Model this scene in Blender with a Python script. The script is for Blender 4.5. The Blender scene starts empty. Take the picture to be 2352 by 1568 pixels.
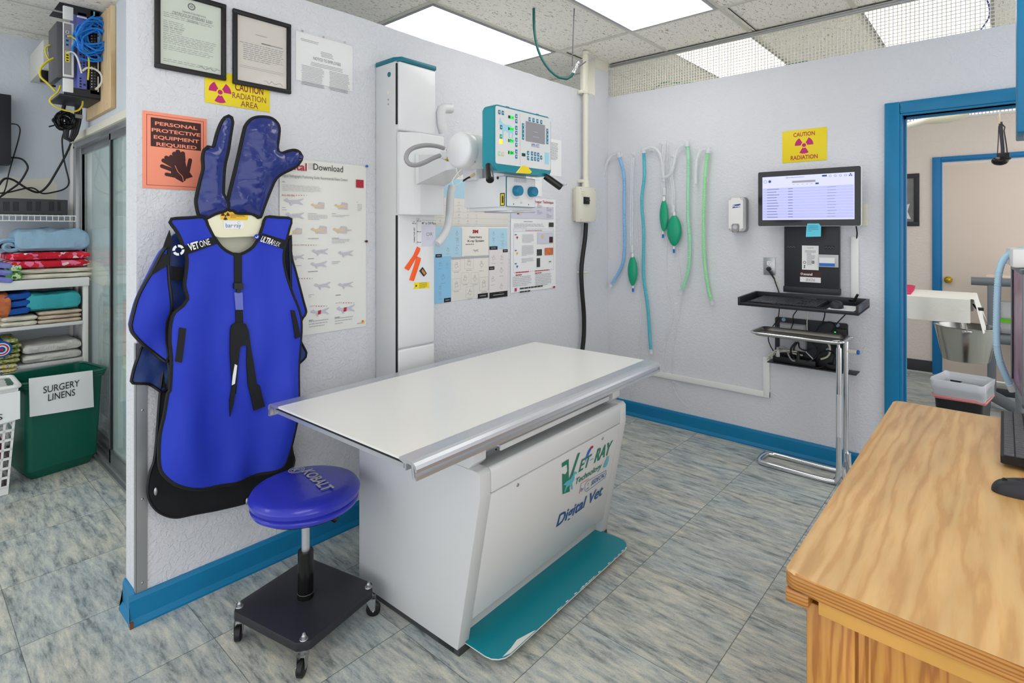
import bpy, bmesh, math, random
from mathutils import Vector, Matrix, noise, geometry
random.seed(7)
SC = bpy.context.scene
COL = SC.collection
PI = math.pi

# ------------------------------------------------------------------ camera, world, exposure
# x runs along the left wall towards the corner, y towards that wall, z up; camera over (0,0)
FPX, HY, TH, EYE = 1273.1, 526.7, 0.7262, 1.45
YA, XB, CEIL, BACKY, GLX, FARX = 2.394, 3.865, 2.79, 5.13, 0.895, 6.98
cam = bpy.data.cameras.new('camera')
cam.sensor_width = 36.0
cam.lens = FPX / 2352 * 36.0
cam.shift_y = (HY - 784) / 2352
cam.clip_start = 0.05
camo = bpy.data.objects.new('camera', cam)
COL.objects.link(camo)
camo.location = (0, 0, EYE)
camo.rotation_euler = (PI / 2, 0, TH - PI / 2)      # forward is (cos TH, sin TH)
SC.camera = camo

SC.view_settings.view_transform = 'Standard'
SC.view_settings.look = 'None'
SC.view_settings.gamma = 1
SC.view_settings.use_curve_mapping = False
SC.view_settings.exposure = -0.17
SC.cycles.max_bounces = 8
wd = bpy.data.worlds.new('world'); SC.world = wd; wd.use_nodes = True
wd.node_tree.nodes['Background'].inputs[0].default_value = (0.93, 0.96, 1.0, 1)
wd.node_tree.nodes['Background'].inputs[1].default_value = 2.05
LAMP = 4.9          # radiance of the fluorescent diffusers

SN, CS = math.sin(TH), math.cos(TH)
def ray(u, v):
    X = (u - 1176) / FPX; Z = (HY - v) / FPX
    return Vector((X * SN + CS, -X * CS + SN, Z))
EYEP = Vector((0, 0, EYE))
def FL(u, v, z=0.0):
    d = ray(u, v); return EYEP + d * ((z - EYE) / d.z)
def PY(u, v, y):
    d = ray(u, v); return EYEP + d * (y / d.y)
def PXX(u, v, x):
    d = ray(u, v); return EYEP + d * (x / d.x)
class Plane:
    def __init__(s, o, ex, ey):
        s.o = Vector(o); s.ex = Vector(ex).normalized(); s.ey = Vector(ey).normalized()
        s.n = s.ex.cross(s.ey).normalized()
    def hit(s, u, v):
        d = ray(u, v); t = (s.o - EYEP).dot(s.n) / d.dot(s.n)
        p = EYEP + d * t - s.o
        return (p.dot(s.ex), p.dot(s.ey))
    def at(s, a, b, h=0.0):
        return s.o + s.ex * a + s.ey * b + s.n * h
    def off(s, h):
        return Plane(s.o + s.n * h, s.ex, s.ey)
PA = Plane((0, YA, 0), (1, 0, 0), (0, 0, 1))          # left wall, n = -y
PB = Plane((XB, 0, 0), (0, -1, 0), (0, 0, 1))         # right wall, n = -x

# ------------------------------------------------------------------ materials
def lin(c):
    return tuple(((x / 255) / 12.92 if x / 255 <= 0.04045 else ((x / 255 + 0.055) / 1.055) ** 2.4) for x in c)
MATS = {}
def nodes(name):
    m = bpy.data.materials.new(name); m.use_nodes = True
    nt = m.node_tree; return m, nt, nt.nodes['Principled BSDF']
def L(nt, a, b): nt.links.new(a, b)
def mat(name, rgb, rough=0.5, metal=0.0, emit=0.0, alpha=1.0, trans=0.0, ior=1.45, coat=0.0, bump=0.0, bscale=60, var=0.0, spec=None):
    if name in MATS: return MATS[name]
    m, nt, b = nodes(name)
    c = lin(rgb)
    b.inputs['Base Color'].default_value = (*c, 1)
    b.inputs['Roughness'].default_value = rough
    b.inputs['Metallic'].default_value = metal
    b.inputs['Transmission Weight'].default_value = trans
    b.inputs['IOR'].default_value = ior
    b.inputs['Coat Weight'].default_value = coat
    if spec is not None: b.inputs['Specular IOR Level'].default_value = spec
    if emit:
        b.inputs['Emission Color'].default_value = (*c, 1); b.inputs['Emission Strength'].default_value = emit
    b.inputs['Alpha'].default_value = alpha
    tc = nt.nodes.new('ShaderNodeTexCoord')
    nz = nt.nodes.new('ShaderNodeTexNoise'); nz.inputs['Scale'].default_value = bscale; nz.inputs['Detail'].default_value = 4
    L(nt, tc.outputs['Object'], nz.inputs['Vector'])
    if var:
        r = nt.nodes.new('ShaderNodeValToRGB')
        r.color_ramp.elements[0].position = 0.3; r.color_ramp.elements[1].position = 0.7
        r.color_ramp.elements[0].color = (*[x * (1 - var) for x in c], 1)
        r.color_ramp.elements[1].color = (*[min(1, x * (1 + var)) for x in c], 1)
        L(nt, nz.outputs['Fac'], r.inputs['Fac']); L(nt, r.outputs['Color'], b.inputs['Base Color'])
    if bump:
        bp = nt.nodes.new('ShaderNodeBump'); bp.inputs['Strength'].default_value = 1; bp.inputs['Distance'].default_value = bump
        L(nt, nz.outputs['Fac'], bp.inputs['Height']); L(nt, bp.outputs['Normal'], b.inputs['Normal'])
    else:
        mr = nt.nodes.new('ShaderNodeMapRange')
        mr.inputs['To Min'].default_value = max(0, rough - 0.03); mr.inputs['To Max'].default_value = min(1, rough + 0.03)
        L(nt, nz.outputs['Fac'], mr.inputs['Value']); L(nt, mr.outputs['Result'], b.inputs['Roughness'])
    MATS[name] = m
    return m

def wall_mat(name, rgb, dist=0.0035, scale=26):
    m, nt, b = nodes(name); c = lin(rgb)
    b.inputs['Roughness'].default_value = 0.62
    tc = nt.nodes.new('ShaderNodeTexCoord')
    n1 = nt.nodes.new('ShaderNodeTexNoise'); n1.inputs['Scale'].default_value = scale; n1.inputs['Detail'].default_value = 5; n1.inputs['Distortion'].default_value = 0.9
    n2 = nt.nodes.new('ShaderNodeTexNoise'); n2.inputs['Scale'].default_value = scale * 4; n2.inputs['Detail'].default_value = 3
    n3 = nt.nodes.new('ShaderNodeTexNoise'); n3.inputs['Scale'].default_value = 1.2
    for n in (n1, n2, n3): L(nt, tc.outputs['Object'], n.inputs['Vector'])
    r = nt.nodes.new('ShaderNodeValToRGB'); r.color_ramp.elements[0].position = 0.42; r.color_ramp.elements[1].position = 0.60
    L(nt, n1.outputs['Fac'], r.inputs['Fac'])
    ad = nt.nodes.new('ShaderNodeMath'); ad.operation = 'MULTIPLY_ADD'; ad.inputs[1].default_value = 0.35
    L(nt, n2.outputs['Fac'], ad.inputs[0]); L(nt, r.outputs['Color'], ad.inputs[2])
    bp = nt.nodes.new('ShaderNodeBump'); bp.inputs['Strength'].default_value = 1; bp.inputs['Distance'].default_value = dist
    L(nt, ad.outputs[0], bp.inputs['Height']); L(nt, bp.outputs['Normal'], b.inputs['Normal'])
    r2 = nt.nodes.new('ShaderNodeValToRGB')
    r2.color_ramp.elements[0].color = (*[x * 0.965 for x in c], 1); r2.color_ramp.elements[1].color = (*[min(1, x * 1.03) for x in c], 1)
    L(nt, n3.outputs['Fac'], r2.inputs['Fac']); L(nt, r2.outputs['Color'], b.inputs['Base Color'])
    MATS[name] = m; return m

def mth(nt, op, a, b=None):
    n = nt.nodes.new('ShaderNodeMath'); n.operation = op
    for i, x in enumerate((a, b)):
        if x is None: continue
        if isinstance(x, (int, float)): n.inputs[i].default_value = x
        else: L(nt, x, n.inputs[i])
    return n.outputs[0]

def floor_mat():
    m, nt, b = nodes('vinyl_floor_tile'); MATS['floor'] = m
    tc = nt.nodes.new('ShaderNodeTexCoord')
    sp = nt.nodes.new('ShaderNodeSeparateXYZ'); L(nt, tc.outputs['Object'], sp.inputs[0])
    P, X0, Y0 = 0.4650, 0.304, 0.713
    gx = mth(nt, 'DIVIDE', mth(nt, 'SUBTRACT', sp.outputs[0], X0), P)
    gy = mth(nt, 'DIVIDE', mth(nt, 'SUBTRACT', sp.outputs[1], Y0), 0.4607)
    ix = mth(nt, 'FLOOR', gx); iy = mth(nt, 'FLOOR', gy)
    cb = nt.nodes.new('ShaderNodeCombineXYZ'); L(nt, ix, cb.inputs[0]); L(nt, iy, cb.inputs[1])
    wn = nt.nodes.new('ShaderNodeTexWhiteNoise'); L(nt, cb.outputs[0], wn.inputs['Vector'])
    mp = nt.nodes.new('ShaderNodeVectorMath'); mp.operation = 'MULTIPLY'; mp.inputs[1].default_value = (34, 6.5, 1)
    L(nt, tc.outputs['Object'], mp.inputs[0])
    sc = nt.nodes.new('ShaderNodeVectorMath'); sc.operation = 'SCALE'; sc.inputs['Scale'].default_value = 37
    L(nt, wn.outputs['Color'], sc.inputs[0])
    av = nt.nodes.new('ShaderNodeVectorMath'); av.operation = 'ADD'
    L(nt, mp.outputs[0], av.inputs[0]); L(nt, sc.outputs[0], av.inputs[1])
    n1 = nt.nodes.new('ShaderNodeTexNoise'); n1.inputs['Scale'].default_value = 1; n1.inputs['Detail'].default_value = 9; n1.inputs['Roughness'].default_value = 0.74; n1.inputs['Distortion'].default_value = 0.25
    L(nt, av.outputs[0], n1.inputs['Vector'])
    r1 = nt.nodes.new('ShaderNodeValToRGB'); cr = r1.color_ramp
    stops = [(0.27, (82, 88, 88)), (0.37, (126, 133, 134)), (0.45, (164, 170, 171)), (0.53, (188, 191, 188)), (0.64, (212, 210, 198)), (0.78, (228, 224, 208))]
    cr.elements[0].position, cr.elements[0].color = stops[0][0], (*lin(stops[0][1]), 1)
    cr.elements[1].position, cr.elements[1].color = stops[-1][0], (*lin(stops[-1][1]), 1)
    for p, c in stops[1:-1]:
        e = cr.elements.new(p); e.color = (*lin(c), 1)
    L(nt, n1.outputs['Fac'], r1.inputs['Fac'])
    # warm / cool drift
    n2 = nt.nodes.new('ShaderNodeTexNoise'); n2.inputs['Scale'].default_value = 0.16; n2.inputs['Detail'].default_value = 3
    L(nt, av.outputs[0], n2.inputs['Vector'])
    r2 = nt.nodes.new('ShaderNodeValToRGB'); r2.color_ramp.elements[0].position = 0.38; r2.color_ramp.elements[1].position = 0.62
    r2.color_ramp.elements[0].color = (0.91, 0.965, 0.985, 1); r2.color_ramp.elements[1].color = (1.03, 1.005, 0.93, 1)
    L(nt, n2.outputs['Fac'], r2.inputs['Fac'])
    mx = nt.nodes.new('ShaderNodeMix'); mx.data_type = 'RGBA'; mx.blend_type = 'MULTIPLY'; mx.inputs[0].default_value = 1
    L(nt, r1.outputs['Color'], mx.inputs[6]); L(nt, r2.outputs['Color'], mx.inputs[7])
    # speckles
    n3 = nt.nodes.new('ShaderNodeTexNoise'); n3.inputs['Scale'].default_value = 240; n3.inputs['Detail'].default_value = 3
    L(nt, tc.outputs['Object'], n3.inputs['Vector'])
    r3 = nt.nodes.new('ShaderNodeValToRGB'); r3.color_ramp.elements[0].position = 0.30; r3.color_ramp.elements[1].position = 0.42
    r3.color_ramp.elements[0].color = (0.62, 0.62, 0.62, 1); r3.color_ramp.elements[1].color = (1, 1, 1, 1)
    L(nt, n3.outputs['Fac'], r3.inputs['Fac'])
    mx2 = nt.nodes.new('ShaderNodeMix'); mx2.data_type = 'RGBA'; mx2.blend_type = 'MULTIPLY'; mx2.inputs[0].default_value = 1
    L(nt, mx.outputs[2], mx2.inputs[6]); L(nt, r3.outputs['Color'], mx2.inputs[7])
    # seams
    def edge(g, w):
        f = mth(nt, 'FRACT', g); d = mth(nt, 'MINIMUM', f, mth(nt, 'SUBTRACT', 1.0, f))
        return mth(nt, 'LESS_THAN', d, w)
    sm = mth(nt, 'MAXIMUM', edge(gx, 0.0024), edge(gy, 0.0032))
    mx3 = nt.nodes.new('ShaderNodeMix'); mx3.data_type = 'RGBA'
    L(nt, mth(nt, 'MULTIPLY', sm, 0.72), mx3.inputs[0]); L(nt, mx2.outputs[2], mx3.inputs[6]); mx3.inputs[7].default_value = (*lin((52, 54, 50)), 1)
    L(nt, mx3.outputs[2], b.inputs['Base Color'])
    b.inputs['Roughness'].default_value = 0.42
    b.inputs['Specular IOR Level'].default_value = 0.35
    bp = nt.nodes.new('ShaderNodeBump'); bp.inputs['Distance'].default_value = 0.0006
    L(nt, n1.outputs['Fac'], bp.inputs['Height']); L(nt, bp.outputs['Normal'], b.inputs['Normal'])
    return m

def ceil_mat():
    m, nt, b = nodes('acoustic_ceiling_tile'); MATS['ceiling'] = m
    b.inputs['Roughness'].default_value = 0.9
    tc = nt.nodes.new('ShaderNodeTexCoord')
    mp = nt.nodes.new('ShaderNodeMapping'); mp.inputs['Scale'].default_value = (34, 90, 30); mp.inputs['Rotation'].default_value = (0, 0, 0.35)
    L(nt, tc.outputs['Object'], mp.inputs['Vector'])
    n = nt.nodes.new('ShaderNodeTexNoise'); n.inputs['Scale'].default_value = 1; n.inputs['Detail'].default_value = 2; n.inputs['Distortion'].default_value = 1.2
    L(nt, mp.outputs[0], n.inputs['Vector'])
    r = nt.nodes.new('ShaderNodeValToRGB'); r.color_ramp.elements[0].position = 0.335; r.color_ramp.elements[1].position = 0.40
    r.color_ramp.elements[0].color = (*lin((160, 156, 144)), 1); r.color_ramp.elements[1].color = (*lin((246, 242, 232)), 1)
    L(nt, n.outputs['Fac'], r.inputs['Fac']); L(nt, r.outputs['Color'], b.inputs['Base Color'])
    bp = nt.nodes.new('ShaderNodeBump'); bp.inputs['Distance'].default_value = 0.002
    L(nt, n.outputs['Fac'], bp.inputs['Height']); L(nt, bp.outputs['Normal'], b.inputs['Normal'])
    return m

def wood_mat(name, light, mid, dark, scale=(1.0, 9, 9), rough=0.35, coat=0.3, wscale=3.0, dist=5):
    m, nt, b = nodes(name); MATS[name] = m
    tc = nt.nodes.new('ShaderNodeTexCoord')
    mp = nt.nodes.new('ShaderNodeMapping'); mp.inputs['Scale'].default_value = scale
    L(nt, tc.outputs['Object'], mp.inputs['Vector'])
    w = nt.nodes.new('ShaderNodeTexWave'); w.wave_type = 'RINGS'; w.rings_direction = 'SPHERICAL'
    w.inputs['Scale'].default_value = wscale; w.inputs['Distortion'].default_value = dist; w.inputs['Detail'].default_value = 3; w.inputs['Detail Scale'].default_value = 1.2
    L(nt, mp.outputs[0], w.inputs['Vector'])
    n = nt.nodes.new('ShaderNodeTexNoise'); n.inputs['Scale'].default_value = 3; n.inputs['Detail'].default_value = 8
    L(nt, mp.outputs[0], n.inputs['Vector'])
    r = nt.nodes.new('ShaderNodeValToRGB'); cr = r.color_ramp
    cr.elements[0].position = 0.0; cr.elements[0].color = (*lin(light), 1)
    cr.elements[1].position = 1.0; cr.elements[1].color = (*lin(dark), 1)
    e = cr.elements.new(0.62); e.color = (*lin(mid), 1)
    L(nt, w.outputs['Fac'], r.inputs['Fac'])
    r2 = nt.nodes.new('ShaderNodeValToRGB'); r2.color_ramp.elements[0].position = 0.3; r2.color_ramp.elements[1].position = 0.7
    r2.color_ramp.elements[0].color = (0.84, 0.82, 0.78, 1); r2.color_ramp.elements[1].color = (1.08, 1.06, 1.04, 1)
    L(nt, n.outputs['Fac'], r2.inputs['Fac'])
    mx = nt.nodes.new('ShaderNodeMix'); mx.data_type = 'RGBA'; mx.blend_type = 'MULTIPLY'; mx.inputs[0].default_value = 1
    L(nt, r.outputs['Color'], mx.inputs[6]); L(nt, r2.outputs['Color'], mx.inputs[7])
    L(nt, mx.outputs[2], b.inputs['Base Color'])
    b.inputs['Roughness'].default_value = rough; b.inputs['Coat Weight'].default_value = coat; b.inputs['Coat Roughness'].default_value = 0.35
    return m

def heart_mat():
    m, nt, b = nodes('red_heart_fleece'); MATS['hearts'] = m
    tc = nt.nodes.new('ShaderNodeTexCoord')
    v = nt.nodes.new('ShaderNodeTexVoronoi'); v.inputs['Scale'].default_value = 34
    L(nt, tc.outputs['Object'], v.inputs['Vector'])
    r = nt.nodes.new('ShaderNodeValToRGB'); r.color_ramp.interpolation = 'CONSTANT'; cr = r.color_ramp
    cr.elements[0].position = 0; cr.elements[0].color = (*lin((205, 20, 45)), 1)
    cr.elements[1].position = 0.45; cr.elements[1].color = (*lin((225, 40, 60)), 1)
    for p, c in ((0.62, (240, 120, 160)), (0.80, (240, 225, 220)), (0.92, (200, 15, 40))):
        e = cr.elements.new(p); e.color = (*lin(c), 1)
    sp = nt.nodes.new('ShaderNodeSeparateColor'); L(nt, v.outputs['Color'], sp.inputs[0])
    L(nt, sp.outputs[0], r.inputs['Fac']); L(nt, r.outputs['Color'], b.inputs['Base Color'])
    b.inputs['Roughness'].default_value = 0.9
    return m
def pattern_mat(name, cols, scale=25):
    m, nt, b = nodes(name); MATS[name] = m
    tc = nt.nodes.new('ShaderNodeTexCoord')
    v = nt.nodes.new('ShaderNodeTexNoise'); v.inputs['Scale'].default_value = scale; v.inputs['Detail'].default_value = 2
    L(nt, tc.outputs['Object'], v.inputs['Vector'])
    r = nt.nodes.new('ShaderNodeValToRGB'); cr = r.color_ramp; cr.interpolation = 'CONSTANT'
    n = len(cols)
    cr.elements[0].position = 0; cr.elements[0].color = (*lin(cols[0]), 1)
    cr.elements[1].position = 0.66; cr.elements[1].color = (*lin(cols[-1]), 1)
    for i, c in enumerate(cols[1:-1]):
        e = cr.elements.new(0.40 + 0.24 * i / max(1, n - 2)); e.color = (*lin(c), 1)
    L(nt, v.outputs['Fac'], r.inputs['Fac']); L(nt, r.outputs['Color'], b.inputs['Base Color'])
    b.inputs['Roughness'].default_value = 0.9
    return m

wall_mat('wall', (219, 220, 225), 0.0013, 52)
wall_mat('wallB', (219, 220, 225), 0.0010, 50)
wall_mat('wall_beige', (236, 224, 214), 0.0010, 50)
wall_mat('wall_store', (208, 214, 222), 0.0008, 20)
floor_mat(); ceil_mat(); heart_mat()
wood_mat('desk_wood', (228, 186, 124), (222, 175, 110), (210, 160, 96), (0.9, 7.5, 7.5), 0.34, 0.35, 3.4, 7)
wood_mat('desk_edge', (202, 142, 70), (190, 128, 56), (158, 98, 38), (14, 1.6, 22), 0.4, 0.3, 2.4, 4)
wood_mat('desk_side', (214, 154, 72), (206, 142, 60), (178, 112, 42), (7, 9.0, 0.8), 0.38, 0.3, 3.2, 9)
wood_mat('plywood', (226, 204, 166), (216, 190, 148), (192, 160, 116), (2, 9, 1.2), 0.7, 0.0, 2, 4)
pattern_mat('green_leaf', [(20, 80, 30), (60, 150, 50), (200, 215, 170), (30, 100, 40)], 30)
pattern_mat('green_print', [(70, 100, 60), (150, 165, 100), (210, 205, 140), (110, 130, 80)], 60)
pattern_mat('mixed_print', [(60, 80, 120), (220, 215, 190), (210, 190, 90), (230, 230, 225)], 45)
mat('honey', (212, 158, 78), 0.38, coat=0.2, var=0.08, bscale=9)
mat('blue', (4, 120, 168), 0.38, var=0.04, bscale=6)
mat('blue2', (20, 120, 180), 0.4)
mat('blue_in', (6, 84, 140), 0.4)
mat('white', (232, 232, 230), 0.35)
mat('paint_white', (226, 226, 224), 0.45, bump=0.0006, bscale=40)
mat('cream', (226, 222, 205), 0.5)
mat('grid', (206, 204, 192), 0.5)
mat('gap', (44, 40, 36), 0.9)
mat('alu', (176, 178, 180), 0.32, 0.85)
mat('alu_dull', (168, 170, 172), 0.42, 0.7)
mat('rail', (206, 208, 213), 0.30, 0.75)
mat('chrome', (225, 225, 228), 0.10, 1.0)
mat('steel', (190, 188, 182), 0.22, 1.0)
mat('steel_dark', (186, 182, 174), 0.36, 1.0)
mat('black', (18, 18, 20), 0.45)
mat('black_gloss', (12, 12, 14), 0.15)
mat('black_cloth', (16, 17, 20), 0.75, bump=0.0006, bscale=300)
mat('black_metal', (38, 39, 46), 0.45)
mat('charcoal', (58, 58, 64), 0.5)
mat('grey_metal', (88, 88, 92), 0.45, 0.3)
mat('grey_pipe', (116, 122, 128), 0.4)
mat('grey_plastic', (148, 146, 150), 0.45)
mat('mach', (222, 223, 224), 0.30, coat=0.2)
mat('mach2', (212, 213, 214), 0.34)
mat('mach_top', (232, 231, 227), 0.25)
mat('teal', (0, 134, 150), 0.34)
mat('teal_dk', (2, 108, 124), 0.36)
mat('teal_knob', (14, 120, 156), 0.35)
mat('navy_vinyl', (24, 42, 118), 0.22, bump=0.004, bscale=14, coat=0.3)
mat('navy_cloth', (34, 58, 118), 0.5, bump=0.003, bscale=25)
mat('apron_blue', (42, 62, 190), 0.5, bump=0.002, bscale=7, spec=0.25)
mat('stool_blue', (46, 52, 176), 0.30, bump=0.0005, bscale=60, coat=0.25)
mat('hanger', (232, 228, 200), 0.5)
mat('lining', (176, 176, 158), 0.6)  # cream with the shade of the neck opening put into the colour
mat('paper', (236, 236, 236), 0.6)
mat('paper_green', (208, 216, 200), 0.6)
mat('paper_tan', (216, 206, 196), 0.6)
mat('poster', (230, 230, 224), 0.4)
mat('ink', (40, 40, 44), 0.7)
mat('ink_grey', (130, 130, 134), 0.7)
mat('ink_lt', (176, 176, 180), 0.7)
mat('ink_red', (176, 40, 60), 0.6)
mat('ink_blue', (40, 60, 150), 0.6)
mat('yellow', (236, 212, 20), 0.45)
mat('yellow2', (238, 190, 40), 0.45)
mat('magenta', (190, 28, 110), 0.5)
mat('brown_ink', (130, 30, 60), 0.5)
mat('orange_paper', (248, 150, 120), 0.55)
mat('brown_print', (66, 28, 26), 0.55)
mat('sky_print', (176, 214, 232), 0.5)
mat('sky_print2', (140, 196, 232), 0.5)
mat('off_print', (232, 228, 220), 0.5)
mat('pink_print', (228, 220, 220), 0.5)
mat('lilac', (206, 206, 220), 0.5)
mat('body_shade', (196, 192, 204), 0.6)
mat('body_tan', (220, 196, 160), 0.6)
mat('hose_blue', (140, 196, 240), 0.3, alpha=0.9)
mat('hose_teal', (86, 184, 200), 0.3)
mat('hose_green', (158, 220, 182), 0.3)
mat('hose_green2', (156, 224, 166), 0.3)
mat('clear', (240, 242, 246), 0.18, alpha=0.30)
mat('clear_soft', (236, 238, 242), 0.25, alpha=0.5)
mat('bag_green', (14, 158, 118), 0.4)
mat('cap_blue', (30, 104, 200), 0.4)
mat('hose_dark', (16, 92, 86), 0.3)
mat('glass', (214, 240, 234), 0.03, trans=0.0, alpha=0.30, spec=0.8)
mat('frame_glass', (235, 238, 236), 0.05, alpha=0.12, spec=0.8)
mat('orange', (250, 96, 40), 0.5)
mat('led', (30, 240, 80), 0.5, emit=1.6)
mat('led_back', (8, 60, 30), 0.4)
mat('lamp_yellow', (250, 205, 60), 0.5, emit=0.8)
mat('screen_grey', (150, 148, 154), 0.25)
mat('screen_lit', (214, 216, 250), 0.3, emit=0.34)
mat('screen_row', (186, 190, 246), 0.3, emit=0.34)
mat('screen_line', (226, 228, 252), 0.3, emit=0.36)
mat('bezel', (20, 20, 24), 0.08)
mat('sticky', (100, 204, 226), 0.7)
mat('fleece_blue', (150, 182, 206), 0.95, bump=0.004, bscale=50)
mat('towel_teal', (60, 168, 176), 0.95, bump=0.004, bscale=60)
mat('towel_blue', (24, 84, 170), 0.95, bump=0.004, bscale=60)
mat('towel_beige', (208, 190, 168), 0.95, bump=0.004, bscale=60)
mat('towel_cream', (222, 218, 200), 0.95, bump=0.004, bscale=60)
mat('towel_white', (212, 212, 206), 0.95, bump=0.006, bscale=90)
mat('towel_lilac', (128, 132, 200), 0.95, bump=0.004, bscale=60)
mat('towel_orange', (196, 110, 70), 0.95, bump=0.004, bscale=30, var=0.25)
mat('bin_green', (6, 92, 74), 0.35)
mat('cable_blue', (30, 130, 225), 0.4)
mat('cable_yellow', (226, 206, 60), 0.4)
mat('cable_white', (225, 224, 216), 0.4)
mat('cable_beige', (214, 208, 186), 0.4)
mat('switch_blue', (98, 108, 190), 0.4)
mat('brass', (200, 168, 60), 0.2, 1.0)
mat('door_beige', (234, 218, 204), 0.4)
mat('drape', (232, 230, 222), 0.85, bump=0.004, bscale=12)
mat('pink_cloth', (214, 50, 96), 0.8)
mat('bag_clear', (226, 230, 236), 0.2, alpha=0.62)
mat('bag_red', (240, 150, 150), 0.4, alpha=0.6)
mat('hose_pale', (176, 216, 240), 0.35)
mat('dark_base', (62, 64, 66), 0.6)
mat('photo_dark', (60, 62, 56), 0.3, var=0.5, bscale=14)
mat('photo_art', (150, 110, 140), 0.3, var=0.45, bscale=10)
mat('rust', (120, 70, 40), 0.8)
mat('lime', (120, 210, 60), 0.4)
mat('vetgreen', (28, 128, 100), 0.45)
mat('vetcyan', (96, 190, 208), 0.45)
mat('vetnavy', (16, 84, 150), 0.45)
mat('dogblue', (160, 214, 232), 0.45)
for i, c in enumerate([(190, 50, 70), (222, 110, 60), (214, 206, 70), (70, 160, 90), (50, 110, 180), (120, 70, 150)]):
    mat('drawer%d' % i, c, 0.3)

def lamp_mat():
    m, nt, b = nodes('diffuser'); MATS['diffuser'] = m
    b.inputs['Base Color'].default_value = (0.9, 0.9, 0.9, 1)
    b.inputs['Emission Color'].default_value = (1.0, 0.985, 0.96, 1)
    b.inputs['Emission Strength'].default_value = LAMP
    return m
lamp_mat()

# ------------------------------------------------------------------ mesh builder
def catmull(pts, step, closed=False):
    pts = [Vector(p) for p in pts]; n = len(pts); out = []
    rng = range(n if closed else n - 1)
    for i in rng:
        if closed: p0, p1, p2, p3 = pts[(i - 1) % n], pts[i], pts[(i + 1) % n], pts[(i + 2) % n]
        else: p0, p1, p2, p3 = pts[max(0, i - 1)], pts[i], pts[i + 1], pts[min(n - 1, i + 2)]
        k = max(1, int((p2 - p1).length / step))
        for j in range(k):
            t = j / k
            out.append(0.5 * ((2 * p1) + (p2 - p0) * t + (2 * p0 - 5 * p1 + 4 * p2 - p3) * t * t + (3 * p1 - p0 - 3 * p2 + p3) * t ** 3))
    if not closed: out.append(pts[-1])
    return out

TXT = {}
def text_mesh(s, bold=0.0):
    k = (s, bold)
    if k not in TXT:
        cu = bpy.data.curves.new('t', 'FONT'); cu.body = s; cu.size = 1; cu.offset = bold; cu.resolution_u = 3
        o = bpy.data.objects.new('t', cu)
        me = bpy.data.meshes.new_from_object(o)
        vs = [Vector(v.co) for v in me.vertices]; fs = [tuple(p.vertices) for p in me.polygons]
        bpy.data.objects.remove(o); bpy.data.curves.remove(cu); bpy.data.meshes.remove(me)
        TXT[k] = (vs, fs)
    return TXT[k]

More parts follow.
